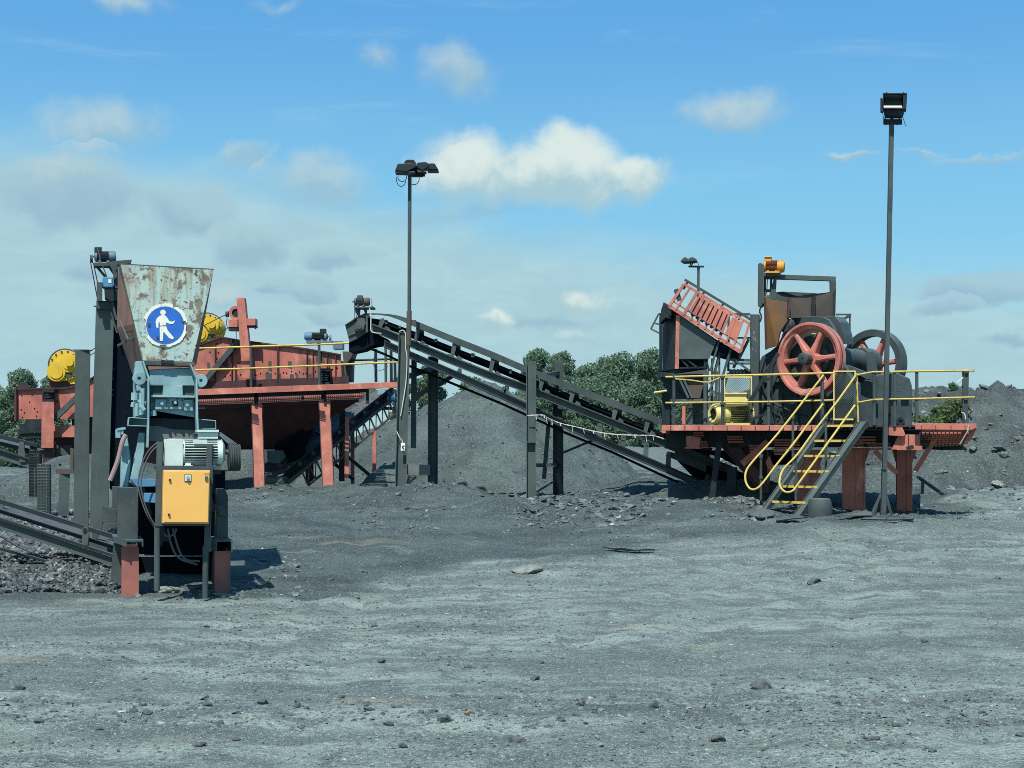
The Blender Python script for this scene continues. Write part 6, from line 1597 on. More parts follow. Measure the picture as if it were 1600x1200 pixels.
g1 = MB(); g1.prect(1302, 579, 1337, 581, DP + .35, .03); g1.prect(1302, 581, 1304, 656, DP + .35, .03); g1.prect(1335, 581, 1337, 656, DP + .35, .03); g1.prect(1302, 654, 1337, 656.5, DP + .34, .03)
gg = build('guard_panel', g1, M['yellow_pale'], pf); lattice(1304, 581, 1335, 654, DP + .365, 3.2, 'steel_light', gg, 'mesh')
g1 = MB(); g1.prect(1131, 588, 1175, 590, DP + .5, .03); g1.prect(1131, 590, 1133, 640, DP + .5, .03); g1.prect(1173, 590, 1175, 640, DP + .5, .03)
gg = build('guard_panel', g1, M['yellow_pale'], pf); lattice(1133, 590, 1173, 640, DP + .515, 3.0, 'steel_light', gg, 'mesh')

# ================================================================== staircase
st = thing('staircase', 'steel stair with six yellow edged treads and looped yellow rails up to the red deck', 'stairs', W(1222, 806, 12.7))
LT, LB = W(1288, 662, 13.66), W(1190, 803, 12.85); RT, RB = W(1350, 659, 13.35), W(1243, 810, 12.5)
nrm = Vector((.6, -.75, 0)).normalized()
for (a_, b_, m) in ((LT, LB, 'steel'), (RT, RB, 'steel')):
    dirn = (b_ - a_).normalized(); e_ = (RB - LB); e_.z = 0; e_.normalize(); n2 = dirn.cross(e_).normalized(); n2 = n2 if n2.z > 0 else -n2
    w2 = .075 if a_ is RT else .05
    mb = MB(); mb.prism([a_ + e_ * w2, b_ + e_ * w2, b_ - e_ * w2, a_ - e_ * w2], n2 * .012)
    for s_ in (-1, 1): mb.prism([a_ + e_ * w2 * s_ - n2 * .07, b_ + e_ * w2 * s_ - n2 * .07, b_ + e_ * (w2 - .012) * s_ - n2 * .07, a_ + e_ * (w2 - .012) * s_ - n2 * .07], n2 * .105)
    build('stringer', mb, M['steel_light'], st)
for i in range(6):
    t = .018 + i * .168
    a_ = LT.lerp(LB, t); b_ = RT.lerp(RB, t); b_.z = a_.z
    back = Vector((.62, .60, 0)).normalized() * .2
    mb = MB(); mb.prism([a_, b_, b_ + back, a_ + back], (0, 0, -.03)); tr = build('tread', mb, M['steel_dark'], st)
    mb = MB(); mb.bar(a_ + Vector((0, -.012, -.012)), b_ + Vector((0, -.012, -.012)), .022, .042); build('nosing', mb, M['yellow'], tr)


def dpt(px, py, near): t = np.clip((py - 600) / 200.0, 0, 1); return (13.62 - .72 * t) if not near else (13.30 - .78 * t)


for near, path, posts in ((False, ((1287, 586), (1262, 618), (1238, 649), (1210, 684), (1178, 719), (1166, 736), (1165, 752), (1172, 763.5), (1182, 763.5), (1193, 753), (1215, 724), (1240, 693), (1286, 631)), ((1189, 711, 799), (1239, 650, 736), (1285.5, 588, 666))),
                          (True, ((1337, 587), (1310, 625), (1275, 670), (1246, 710), (1225, 732), (1218.5, 748), (1219, 760), (1227, 768.5), (1238, 767), (1248, 755), (1290, 697), (1336, 633)), ((1243.5, 711, 800), (1290.5, 650, 735), (1335.5, 591, 672)))):
    mb = MB(); mb.tube(smooth_path([W(x, y_, dpt(x, y_, near)) for x, y_ in path], 5), .020, 10); h_ = build('handrail', mb, M['yellow'], st, smooth=True)
    for x, y0, y1 in posts:
        d_ = dpt(x, y0, near) + .03; mb = MB(); mb.cyl(W(x, y0 - 1, d_), W(x, y1, d_), .024, n=10); mb.lathe(W(x, y0 + 2, d_), (0, 0, 1), [(.005, -.04), (.036, -.04), (.042, 0), (.036, .04), (.005, .04)], 12)
        yk = np.interp(x, [1166, 1240, 1286] if not near else [1248, 1290, 1336], [770, 693, 631] if not near else [755, 697, 633]); mb.lathe(W(x, yk, d_), (0, 0, 1), [(.005, -.03), (.036, -.03), (.04, 0), (.036, .03), (.005, .03)], 12)
        build('rail_post', mb, M['steel'], h_, smooth=True)

mb = MB(); k = DD(12.25) / F; c0 = W(1281, 813, 12.25)
mb.lathe(c0, (0, 0, 1), [(.02, 0), (18.5 * k, 0), (19.0 * k, .06), (18.6 * k, .2), (18.2 * k, .315), (17.0 * k, .35), (16.6 * k, .37), (14.0 * k, .385), (12.6 * k, .37), (12.4 * k, .30), (.02, .29)], 40)
solo('concrete_pot', mb, M['steel'], 'squat round grey drum standing at the foot of the stair', 'drum', c0, smooth=True)


def sheet(pts, d0, label, mat='sheet', th=.02, wob=.03, seed=1):
    """bent plate lying on the ground; pts px outline"""
    rr = random.Random(seed); V = []
    for x, y_ in pts:
        d = 9.0 * K
        while d < 60 and CZ + (HY - y_) / F * d > zgs((x - 800) / F * d, d): d += .02
        V.append(Vector(((x - 800) / F * d, d, zgs((x - 800) / F * d, d) + .02 + rr.random() * wob)))
    mb = MB(); mb.prism(V, (0, 0, th)); return solo('metal_sheet', mb, M[mat], label, 'sheet', V[0], 'metal sheets lying round the stair')


sheet([(1168, 807), (1190, 800), (1209, 802), (1209, 809), (1192, 815), (1172, 811)], 12, 'grey bent plate lying left of the stair foot', 'steel_light', seed=2, th=.02)
sheet([(1212, 816), (1235, 813.6), (1262, 813.2), (1260, 815), (1236, 816.6), (1214, 817.4)], 12, 'thin curled dark sheet lying in front of the stair foot', 'steel_dark', seed=3, wob=.04)
sheet([(1302, 812), (1330, 808), (1352, 804), (1362, 805), (1362, 809), (1345, 811), (1315, 813)], 12, 'buckled grey sheet between the round drum and the tall mast', 'steel_light', seed=4, wob=.06)
sheet([(1345, 816), (1385, 814.6), (1428, 815), (1426, 817), (1390, 817)], 12, 'long flat black sheet lying in front of the tall mast', 'black', seed=5, wob=.02)
sheet([(942, 862), (950, 861.2), (962, 860.2), (975, 862.2), (992, 863), (1012, 863.6), (1024, 864.6), (1010, 865.2), (994, 865.4), (975, 864), (958, 862)], 11, 'ragged dark strip of sheet lying alone in the middle of the yard', 'steel_dark', seed=6, wob=.04)
mb = MB(); mb.bar(W(1434, 745, 14.9), W(1473, 772, 14.5), .05, .05); mb.bar(W(1442, 752, 14.8), W(1441, 772, 14.8), .05, .04)
solo('steel_angle', mb, M['steel'], 'loose steel angle leaning on the rubble right of the last deck leg', 'steel bar', W(1441, 772, 14.8))

# ================================================================== big jaw crusher on the deck
jc = thing('jaw_crusher', 'big graphite jaw crusher with two spoked red flywheels on the red deck', 'crusher', W(1290, 664, 15.2))
wc = W(1262, 561, 14.42); ax_ = Vector((.70, .714, 0)).normalized(); uu = Vector((ax_.y, -ax_.x, 0)); ZZ = Vector((0, 0, 1))


def flywheel(c, a, Rr, m, tread, flip=1):
    mb = MB()
    mb.lathe(c, a, [(Rr * .985, 0), (Rr, .012), (Rr, .075), (Rr * .985, .08), (Rr * .985, .125), (Rr, .13), (Rr, .215), (Rr * .985, .225), (Rr * .80, .225), (Rr * .79, .13), (Rr * .79, .10), (Rr * .83, .045), (Rr * .90, .03), (Rr * .93, .0)], 72)
    fw = build('flywheel', mb, M[tread], jc, smooth=True)
    mb = MB(); mb.lathe(c, a, [(Rr * .986, .079), (Rr * .992, .08), (Rr * .992, .126), (Rr * .986, .127)], 72); build('groove', mb, M['steel'], fw, smooth=True)
    if tread != m:
        mb = MB(); mb.lathe(c, a, [(Rr * .80, -.004), (Rr * .97, -.004), (Rr * .97, .002), (Rr * .80, .002)], 72); build('rim_face', mb, M[tread], fw)
    mb = MB(); mb.lathe(c, a, [(.02, .02), (Rr * .23, .02), (Rr * .25, .05), (Rr * .25, .21), (Rr * .2, .24), (.02, .24)], 32); build('hub', mb, M[m], fw, smooth=True)
    for i in range(6):
        an = R(3 + 60 * i); e = uu * math.cos(an) + ZZ * math.sin(an); f = -uu * math.sin(an) + ZZ * math.cos(an)
        P_ = []
        mb = MB()
        sec = [(Rr * .20, .070, .16), (Rr * .5, .046, .12), (Rr * .82, .052, .10)]
        rings = []
        for (r_, w_, t_) in sec:
            o = c + e * r_ + f * (.02 * (r_ - Rr * .5)); rings.append([o + f * w_ + a * (.12 - t_ / 2), o + f * w_ * .55 + a * (.12 - t_ / 2 - .02), o - f * w_ * .55 + a * (.12 - t_ / 2 - .02), o - f * w_ + a * (.12 - t_ / 2), o - f * w_ + a * (.12 + t_ / 2), o + f * w_ + a * (.12 + t_ / 2)])
        vs = [v for g_ in rings for v in g_]; n = 6
        mb.add(vs, [[i_ * n + k, i_ * n + (k + 1) % n, (i_ + 1) * n + (k + 1) % n, (i_ + 1) * n + k] for i_ in range(2) for k in range(n)] + [list(range(n)), [2 * n + k for k in range(n)]])
        build('spoke', mb, M[m], fw, bevel=.008)
    return fw


RW = .70
fw = flywheel(wc, ax_, RW, 'red_wheel', 'red_wheel')
mb = MB(); mb.cyl(wc - ax_ * .17, wc + ax_ * .05, .105, n=28); mb.lathe(wc, ax_, [(.09, -.185), (.115, -.17), (.115, -.14), (.105, -.13), (.02, -.185)], 28); build('shaft_end', mb, M['crusher'], fw, smooth=True)
c2 = wc + ax_ * 2.28
flywheel(c2, ax_, RW * .985, 'red_wheel', 'crusher')
P0 = wc + ax_ * .34


def fr(pts, v0, t, n=None):
    """outline seen on the crusher's near side plane (square to the shaft), built back along the shaft"""
    p = wc + ax_ * v0
    return MB().prism([on_plane(x, y_, p, ax_) for x, y_ in pts], ax_ * t)


side = [(1184, 664), (1184, 570), (1190, 557), (1203, 549), (1214, 540), (1222, 524), (1232, 514), (1262, 512), (1290, 516), (1300, 536), (1310, 560), (1326, 585), (1338, 600), (1340, 664)]
s1 = build('side_frame', fr(side, .34, .16), M['crusher'], jc, bevel=.012)
sideB = [on_plane(x, y_, P0, ax_) + ax_ * 1.42 for x, y_ in [(1184, 664), (1184, 605), (1222, 580), (1290, 578), (1312, 582), (1326, 590), (1338, 602), (1340, 664)]]; build('side_frame', MB().prism(sideB, ax_ * .16), M['crusher'], jc, bevel=.012)
build('frame_body', fr([(1187, 664), (1187, 600), (1210, 575), (1250, 590), (1290, 610), (1325, 625), (1336, 664)], .5, 1.27), M['steel_dark'], jc)
m_ = fr([(1185, 592), (1240, 590), (1240, 596), (1185, 598)], .27, .08); m2 = fr([(1230, 620), (1338, 624), (1338, 630), (1230, 626)], .27, .08); m_.add(m2.v, m2.f); build('frame_rib', m_, M['crusher'], jc)
mb = MB(); mb.cyl(wc + ax_ * .24, wc + ax_ * .52, .30, n=36); mb.cyl(wc + ax_ * 1.78, wc + ax_ * 2.2, .30, n=36); build('bearing_housing', mb, M['crusher'], jc, smooth=True)
mb = MB(); mb.lathe(wc, ax_, [(.02, .5), (.265, .5), (.27, .62), (.262, .63), (.262, 1.1), (.268, 1.11), (.268, 1.14), (.262, 1.15), (.262, 1.8), (.02, 1.8)], 48); build('pitman_barrel', mb, M['crusher'], jc, smooth=True)
build('pitman_cover', fr([(1218, 536), (1226, 508), (1236, 497), (1262, 494), (1286, 495), (1296, 500), (1306, 517), (1309, 528), (1296, 520), (1270, 508), (1240, 510), (1226, 538)], .56, .5), M['crusher'], jc, bevel=.01)
build('hood_plate', fr([(1290, 494.5), (1305, 494), (1313, 503), (1319, 523), (1321, 538), (1312, 536), (1306, 516)], .62, .30), M['crusher'], jc, bevel=.008)
mb = MB(); c_ = on_plane(1226.5, 509, wc + ax_ * .25, ax_); mb.lathe(c_, ax_, [(.02, 0), (.12, 0), (.135, .02), (.135, .1), (.145, .1), (.145, .14), (.02, .14)], 28); cc = build('side_cap', mb, M['crusher'], jc, smooth=True)
mb = MB()
for i in range(8): q = c_ + (uu * math.cos(i * .785) + ZZ * math.sin(i * .785)) * .1; mb.cyl(q - ax_ * .015, q + ax_ * .02, .014, n=6)
build('bolt', mb, M['steel'], cc)
build('side_arm', fr([(1190, 640), (1186, 628), (1205, 588), (1217, 552), (1214, 540), (1226, 528), (1229, 545), (1222, 570), (1207, 605)], .25, .08), M['crusher'], jc, bevel=.008)
mb = MB()
for x, y_ in ((1192, 606), (1192, 630), (1192, 655), (1208, 556), (1218, 545), (1236, 600), (1236, 640), (1300, 632), (1300, 655), (1322, 640), (1330, 655), (1216, 640), (1216, 655)):
    q = on_plane(x, y_, wc + ax_ * .34, ax_); mb.cyl(q - ax_ * .03, q + ax_ * .01, .022, n=6)
build('frame_bolt', mb, M['steel_light'], jc)
mb = MB()
for x in (1204, 1222, 1246, 1268, 1290, 1312): q = on_plane(x, 614, wc + ax_ * .34, ax_); q2 = on_plane(x + 2, 662, wc + ax_ * .34, ax_); mb.bar(q - ax_ * .03, q2 - ax_ * .03, .05, .06, ax_)
build('stiffener', mb, M['crusher'], jc)
mb = MB(); mb.tube(smooth_path([on_plane(x, y_, wc + ax_ * .22, ax_) for x, y_ in ((1196, 560), (1190, 590), (1200, 622), (1230, 640), (1262, 650))]), .018, 8); mb.tube(smooth_path([on_plane(x, y_, wc + ax_ * .24, ax_) for x, y_ in ((1226, 520), (1212, 560), (1206, 600), (1212, 664))]), .014, 8); build('grease_hose', mb, M['cable_dark'], jc)
# yellow maker's mark on the cover behind the wheel
PLm = .555
mb = MB().prism([on_plane(x, y_, wc + ax_ * .33, ax_) for x, y_ in [(1256, 517), (1300, 521), (1306, 545), (1258, 545)]], ax_ * .01); mk = build('name_panel', mb, M['crusher'], jc)
mb = MB()
for pts in ([(1268, 520.2), (1275.6, 520.2), (1275.3, 521.2), (1272, 521.4), (1270, 522.5), (1269.5, 521.4), (1268, 521.2)], [(1269, 523), (1270.2, 522.6), (1270.6, 525), (1272, 526), (1273.2, 527.2), (1271, 526.6), (1269.5, 525.2)], [(1272.2, 521.5), (1273.4, 521.5), (1273.2, 525), (1272.4, 525)], [(1274.4, 522), (1275.4, 521.8), (1275, 524), (1273.6, 527), (1272.6, 527)], [(1283.2, 524.3), (1284.3, 524), (1287, 526.8), (1285.8, 527.2)], [(1282.9, 526), (1284.4, 527), (1283, 527.4)]):
    mb.prism([on_plane(x, y_, wc + ax_ * .325, ax_) for x, y_ in pts], ax_ * .004)
build('maker_mark', mb, M['yellow_pale'], mk)
# rear toggle housing facing right
mb = MB(); mb.pp([(1362, 586), (1396, 582.5), (1403, 583), (1421, 591), (1424, 600), (1424.5, 666), (1362, 666)], 15.0, .9); rh = build('rear_housing', mb, M['crusher'], jc, bevel=.02)
mb = MB(); mb.pp([(1384, 645), (1392, 645), (1390, 650), (1384, 650)], 14.97, .03); mb.prect(1388, 622, 1402, 624.5, 14.93, .07); mb.prect(1408, 622, 1420, 624.5, 14.93, .07); mb.prect(1428, 646, 1432, 648, 14.95, .05); build('toggle_lug', mb, M['steel_dark'], rh)
mb = MB(); mb.lathe(W(1407, 658, 14.93), EY(), [(.03, 0), (.075, 0), (.075, .1), (.03, .1)], 20); build('tension_eye', mb, M['steel_dark'], rh)
mb = MB()
for i in range(4): mb.prect(1389 + i * .4, 605.5 + i * 2.6, 1413 - i * 2.4, 606.3 + i * 2.6, 14.996, .006)
build('cast_lettering', mb, M['steel_light'], rh)
mb = MB(); mb.pp([(1318, 572), (1326, 570), (1372, 588), (1372, 596), (1352, 592)], 14.6, .12); mb.pp([(1354, 550), (1364, 548), (1368, 562), (1372, 585), (1354, 582)], 15.3, .35); mb.pp([(1340, 600), (1366, 590), (1366, 666), (1336, 666)], 14.8, .5); build('rear_frame', mb, M['crusher'], jc, bevel=.008)
# feed plates above the jaw
mb = MB(); mb.prism([W(1195.5, 466, 15.1), W(1232, 473, 14.9), W(1231, 500, 14.9), W(1218, 520, 14.9), W(1214, 540, 14.9), W(1197, 545, 15.1)], (.03, .03, 0)); pl_ = build('feed_plate', mb, M['rust'], jc)
mb = MB(); mb.prism([W(1194, 466, 15.08), W(1197.5, 466, 15.08), W(1199, 546, 15.08), W(1196, 546, 15.08)], (0, .05, 0)); mb.prism([W(1231, 466, 14.86), W(1235, 465, 14.86), W(1233.5, 496, 14.86), W(1230, 496, 14.86)], (0, .05, 0)); build('plate_edge', mb, M['red_dark'], pl_)
mb = MB(); mb.prism([W(1234.5, 465, 15.0), W(1262, 460.5, 15.2), W(1304, 455.5, 15.6), W(1303, 496, 15.6), W(1262, 496, 15.2), W(1233, 497, 15.0)], (0, .03, 0)); pl_ = build('feed_plate', mb, M['rust_grey'], jc)
mb = MB(); mb.prism([W(1270, 462, 15.2), W(1275, 461, 15.2), W(1273, 498, 15.2), W(1267, 498, 15.2)], (0, .1, 0)); build('plate_rib', mb, M['steel_dark'], pl_)
mb = MB(); mb.prism([W(1211, 457, 15.9), W(1222, 455.5, 15.9), W(1276, 458, 16.2), W(1276, 472, 16.2), W(1211, 480, 15.9)], (0, .04, 0)); build('feed_plate', mb, M['steel'], jc)
mb = MB(); mb.pp([(1302, 458), (1306, 450), (1305.5, 470), (1305, 494), (1301.5, 494)], 15.55, .06); build('torn_edge', mb, M['steel_dark'], jc)

# lifting frame with the orange motor
lf = thing('motor_frame', 'grey portal frame above the crusher mouth carrying the orange motor', 'steel frame', W(1200, 664, 15.3))
mb = MB(); mb.prism([W(1197, 428, 15.25), W(1306, 432, 15.7), W(1306, 439, 15.7), W(1197, 435.5, 15.25)], (0, .12, 0)); build('cross_beam', mb, M['steel_light'], lf, bevel=.004)
mb = MB(); mb.prism([W(1297.5, 438, 15.65), W(1306, 438, 15.65), W(1306.5, 447, 15.65), W(1304, 458, 15.65), W(1298, 458, 15.65)], (0, .1, 0)); mb.prism([W(1211.5, 428, 15.2), W(1214, 428, 15.2), W(1212, 468, 15.2), W(1200.5, 468, 15.2)], (0, .04, 0)); build('frame_post', mb, M['steel'], lf)
mb = MB(); mb.prism([W(1194.5, 426, 15.25), W(1197, 426, 15.25), W(1197, 470, 15.25), W(1194.5, 470, 15.25)], (0, .06, 0)); mb.prism([W(1204, 433, 15.3), W(1207, 433, 15.3), W(1206, 462, 15.3), W(1203, 462, 15.3)], (0, .05, 0)); mb.prect(1193, 452, 1205, 456, 15.25, .08); mb.prect(1194, 427, 1218, 431.5, 15.1, .4); build('frame_post', mb, M['steel'], lf)
mb = MB(); mb.lathe(W(1200, 470, 15.3), EX(), [(.005, -.12), (.11, -.12), (.11, .12), (.005, .12)], 24); mb.tube([W(1199, 434, 15.4), W(1198, 460, 15.4)], .01, 5); build('idler_pulley', mb, M['steel_dark'], lf)
mb = MB(); gp = arc(1187.8, 414, 3.5, 3.5, 180, 360, 10) + arc(1187.6, 476, 3.8, 3.8, 0, 180, 10); mb.pp(gp, 15.1, .22); bg_ = build('belt_guard', mb, M['steel'], lf, bevel=.01)
mb = MB(); mb.prism([W(1191.5, 414, 15.08), W(1194, 414, 15.08), W(1193.5, 474, 15.08), W(1191, 474, 15.08)], (0, .2, 0)); build('guard_strip', mb, M['steel_light'], bg_)
mb = MB(); mb.tube(smooth_path([W(x, y_, 15.1) for x, y_ in ((1189, 478), (1187, 487), (1189.5, 494), (1188, 503))]), .016, 6); build('loose_belt', mb, M['cable_dark'], lf)
om = motor(lf, W(1226, 416.5, 15.2), W(1192, 416, 15.2), .118, M['orange'], M['orange_fin'], M['orange'], terminal=0, name='orange_motor')
mb = MB(); mb.prect(1194.5, 401.5, 1204.5, 408.5, 15.12, .15); mb.prect(1194, 400.6, 1205, 402, 15.1, .18); build('terminal_box', mb, M['orange'], om, bevel=.004)
mb = MB(); mb.prect(1196, 423.6, 1218, 426.4, 15.03, .3); build('motor_foot', mb, M['orange'], om)

# ================================================================== feed box and barred frame left of the crusher
fb = thing('feed_box', 'dark sheet steel feed box with funnel and a tilted red barred frame beside the crusher', 'hopper', W(1085, 664, 14.6))
DF = 14.4; vec = (-.17, .8, 0)
mb = MB(); mb.prism([W(1058, 492, DF), W(1066, 494, DF), W(1120, 533, DF), (W(1108, 561, DF)), W(1058, 561, DF)], vec); build('box_body', mb, M['steel_light'], fb, bevel=.004)
mb = MB(); mb.prism([W(1056.5, 492, DF - .015), W(1062, 493, DF - .015), W(1060.5, 576, DF - .015), W(1054.5, 577, DF - .015)], (0, .05, 0)); build('corner_strip', mb, M['red'], fb)
sidep = [W(1057, 491, DF - .01), W(1056, 578, DF - .01)]
mb = MB(); v_ = Vector((-.20, .8, 0)); mb.prism([W(1030, 496, DF + .8), W(1041, 487, DF + .5), W(1057, 491, DF - .012), W(1055, 577, DF - .012), W(1030, 583, DF + .8)], (.05, .05, 0)); build('side_panel', mb, M['steel_dark'], fb)
mb = MB()
for x in (1036, 1043, 1049): mb.bar(W(x, 494, DF + .45), W(x - 1, 578, DF + .45), .02, .04)
build('panel_rib', mb, M['steel'], fb)
mb = MB(); mb.prism([W(1029, 581, DF + .7), W(1056, 576, DF - .12), W(1105, 577, DF - .12), W(1105, 584, DF - .12), W(1057, 585, DF - .12), W(1030, 590, DF + .7)], (.0, .25, 0)); build('box_flange', mb, M['steel'], fb)
mb = MB()
for x0, y0, x1, y1 in ((1064, 561, 1078, 576), (1072, 561, 1092, 576), (1102, 545, 1101, 580), (1104, 565, 1108, 580), (1062, 575, 1104, 574)): mb.pbar(x0, y0, x1, y1, DF + .05, .04, .03)
mb.pp([(1061, 561), (1106, 561), (1104, 577), (1061, 577)], DF + .55, .05); build('skirt_frame', mb, M['steel_dark'], fb)
TT = [W(1031, 588, DF + .75), W(1057, 585, DF - .05), W(1104, 585, DF - .05), W(1104, 588, DF + .75)]
BB = [W(1049, 625, DF + .45), W(1076, 626, DF + .15), W(1099, 625, DF + .15), W(1096, 625, DF + .45)]
mb = MB(); mb.add(TT + BB, [[0, 1, 5, 4], [1, 2, 6, 5], [2, 3, 7, 6], [3, 0, 4, 7]]); build('funnel', mb, M['steel_dark'], fb, solid=.012)
mb = MB(); mb.pp([(1070, 590), (1102, 588), (1094, 622), (1082, 622)], DF - .0, .02); build('funnel_patch', mb, M['rust_grey'], fb)
mb = MB(); mb.pbar(1061, 590, 1076, 622, DF - .06, .03, .04); mb.pbar(1067, 590, 1082, 622, DF - .06, .03, .04); mb.pbar(1048, 626, 1100, 625, DF, .1, .05); build('funnel_rib', mb, M['steel_light'], fb)
mb = MB(); mb.prect(1082, 627, 1100, 663, DF + .2, .4); build('outlet_spout', mb, M['steel'], fb)
mb = MB(); mb.prect(1066, 632, 1071, 663, DF, .08); build('strut', mb, M['red'], fb)
mb = MB(); mb.pbar(1056, 662, 1068, 645, DF + .1, .04, .05); mb.pbar(1072, 662, 1084, 643, DF + .1, .04, .05); mb.prect(1040, 640, 1046, 663, DF + .6, .08); mb.prect(1034, 612, 1048, 664, DF + .9, .1); build('strut', mb, M['steel_dark'], fb)
mb = MB(); mb.pp([(1033, 484), (1037, 472), (1042, 478), (1048, 482), (1052, 492), (1042, 495), (1032, 500)], DF + .1, .6); mb.pp([(1030, 489), (1045, 490), (1048, 498), (1040, 496), (1031, 505)], DF, .3); build('torn_lid', mb, M['steel_dark'], fb)
mb = MB()
for p, q in (((1029.5, 490), (1017, 514)), ((1017, 514), (1031, 521)), ((1022, 505), (1031, 507))): mb.pbar(*p, *q, DF + .2, .03, .03)
build('pull_handle', mb, M['steel'], fb)
# barred frame
A0, A1, A2, A3 = (1069, 444), (1046, 478), (1157, 550), (1171, 506)
L2 = lambda a, b, t: (a[0] + (b[0] - a[0]) * t, a[1] + (b[1] - a[1]) * t)
DB = DF - .08
mb = MB(); mb.pbar(*A0, *A3, DB, .05, .05); mb.pbar(*A1, *A2, DB, .05, .07); mb.pbar(*L2(A1, A0, .22), *L2(A2, A3, .22), DB, .03, .035); bf = build('barred_frame', mb, M['red'], fb)
mb = MB()
for t in (0, .09, .20, .30, .40, .50, .60, .70, .80, .9, 1.0): mb.pbar(*L2(A0, A3, t), *L2(A1, A2, t), DB - .015, .04, .055 if t in (0, .2, .7, 1.0) else .035)
build('frame_bar', mb, M['red'], bf)
mb = MB(); q = [L2(A0, A3, .24), L2(A0, A3, .72), L2(A1, A2, .70), L2(A1, A2, .22)]
q = [L2(q[0], q[3], .06), L2(q[1], q[2], .06), L2(q[1], q[2], .74), L2(q[0], q[3], .74)]
mb.pp(q, DB - .03, .03); q2 = [L2(A0, A3, .76), L2(A0, A3, .90), L2(A1, A2, .90), L2(A1, A2, .74)]; mb.pp([L2(q2[0], q2[3], .1), L2(q2[1], q2[2], .1), L2(q2[1], q2[2], .74), L2(q2[0], q2[3], .74)], DB - .03, .03); build('frame_panel', mb, M['red'], bf)
mb = MB()
for t in np.linspace(.27, .68, 7):
    a_ = L2(L2(A0, A3, t), L2(A1, A2, t), .12); b_ = L2(L2(A0, A3, t), L2(A1, A2, t), .72); mb.pbar(*a_, *b_, DB - .035, .012, .018)
    a_ = L2(L2(A0, A3, t), L2(A1, A2, t), .82); b_ = L2(L2(A0, A3, t + .035), L2(A1, A2, t + .035), .82); mb.pbar(*a_, *b_, DB - .03, .03, .04)
build('frame_slot', mb, M['black'], bf)
mb = MB(); mb.pbar(1070, 437, 1171, 498, DB + .05, .04, .05); mb.pbar(1062, 470, 1056, 452, DB + .02, .05, .09); build('top_rail', mb, M['steel'], fb)
mb = MB(); mb.pbar(1074, 441, 1068, 452, DB, .03, .04); mb.pbar(1100, 456, 1096, 466, DB, .03, .04); mb.pbar(1130, 474, 1126, 484, DB, .03, .04); mb.pbar(1158, 490, 1154, 500, DB, .03, .04); build('rail_bracket', mb, M['red_dark'], fb)
mb = MB(); mb.prism([W(1048, 482, DB + .1), W(1120, 531, DB + .1), W(1157, 552, DB + .1), W(1157, 562, DB + .1), W(1120, 552, DB + .1)], (0, .8, 0)); build('under_pan', mb, M['black'], fb)
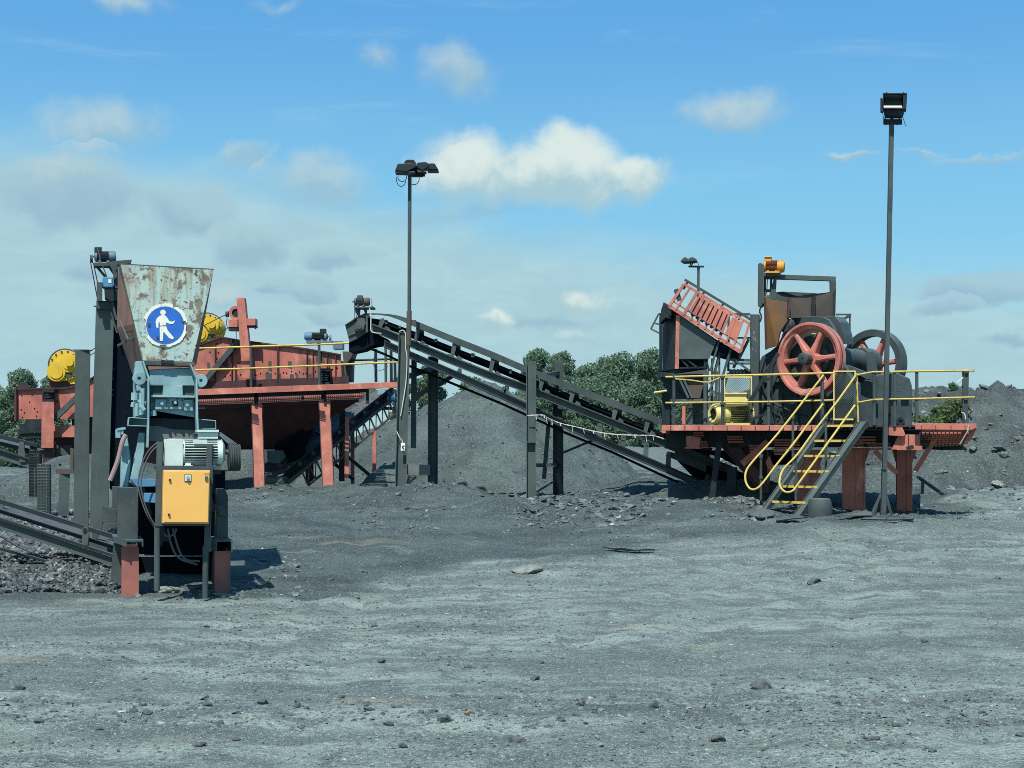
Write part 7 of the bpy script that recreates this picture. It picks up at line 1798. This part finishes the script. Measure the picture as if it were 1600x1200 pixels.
# grey mottled column and tube frame between box and crusher
gc = thing('tube_frame', 'grey tube frame and broad mottled column between the feed box and the crusher', 'steel frame', W(1160, 664, 14.55))
mb = MB(); mb.prect(1172, 491, 1185.5, 664, 14.5, .2); build('column', mb, M['steel'], gc, bevel=.005)
mb = MB()
for x, y_, w_, h__ in ((1178, 520, 3, 6), (1180, 530, 2.5, 8), (1176, 545, 2, 4), (1181, 548, 2, 3), (1177, 528, 1.5, 9)): mb.pp([(x - w_ / 2, y_ - h__ / 3), (x + w_ / 3, y_ - h__ / 2), (x + w_ / 2, y_ + h__ / 3), (x - w_ / 5, y_ + h__ / 2)], 14.497, .004)
build('bare_patch', mb, M['concrete'], gc)
mb = MB()
for x0, y0, x1, y1, w_ in ((1137, 491, 1172, 491, .045), (1138.5, 491, 1138, 580, .04), (1138, 528, 1172, 528, .03), (1163, 491, 1172, 500, .03), (1138, 562, 1172, 563, .05), (1138, 568, 1172, 568, .04), (1150, 564, 1172, 580, .04), (1110, 580, 1124, 530, .04), (1116, 585, 1130, 530, .05), (1124, 640, 1124, 535, .035), (1130, 585, 1142, 545, .045), (1104, 640, 1103, 580, .06), (1112, 636, 1113, 560, .04), (1118, 640, 1120, 580, .05), (1155, 560, 1170, 530, .05), (1128, 616, 1136, 588, .05), (1108, 612, 1120, 585, .04), (1146, 575, 1156, 553, .05)):
    mb.pbar(x0, y0, x1, y1, 14.4 + (x0 * 7 % 5) * .05, w_, w_)
build('tube', mb, M['steel'], gc)
mb = MB()
for i in range(6): mb.cyl(W(1140 + i * 5.6, 586, 14.45), W(1143 + i * 5.6, 577, 14.45), .035, n=10)
mb.prect(1136, 583, 1174, 588, 14.55, .15); build('bellows', mb, M['steel_dark'], gc)
mb = MB(); mb.pbar(1172, 627, 1216, 552, 14.1, .06, .07); mb.pbar(1172, 656, 1241, 629, 14.05, .04, .04); mb.pbar(1160, 664, 1176, 640, 14.2, .05, .05); build('brace', mb, M['steel_dark'], gc)
mb = MB(); mb.prect(1306, 490, 1330, 492.5, 16.2, .06); mb.prect(1326.5, 490, 1329, 535, 16.2, .06); mb.pbar(1311, 503, 1329, 492, 16.2, .04, .05); build('rear_tube', mb, M['steel'], gc)
mb = MB(); mb.prect(1098, 580, 1106, 586, DF - .25, .12); mb.cyl(W(1102, 586, DF - .2), W(1102, 664, DF - .2), .04, n=10); build('valve_post', mb, M['steel_light'], gc)
mb = MB(); mb.tube([W(1022, 613.5, DF + .2), W(1042, 610.5, DF + .2)], .022, 8); build('yellow_stub', mb, M['yellow_pale'], gc)

# yellow motor standing on the deck
ym = thing('electric_motor', 'large pale yellow electric motor standing on the red deck behind the rail', 'motor', W(1138, 663, 14.2))
motor(ym, W(1113, 647, 14.05), W(1113, 647, 14.05) + Vector((.80, .36, 0)), .205, M['yellow_pale'], M['yellow_pale'], M['yellow_pale'], terminal=0, name='motor_body')
mb = MB(); mb.pp([(1132, 616), (1166, 614.5), (1166, 622), (1168, 624), (1168, 634), (1133, 636)], 14.02, .3); mb.prect(1131, 613.5, 1167, 616.5, 13.99, .34); build('terminal_box', mb, M['yellow_pale'], ym, bevel=.01)
mb = MB(); mb.prect(1122, 661, 1172, 664, 14.05, .45); build('mounting_base', mb, M['yellow_pale'], ym)
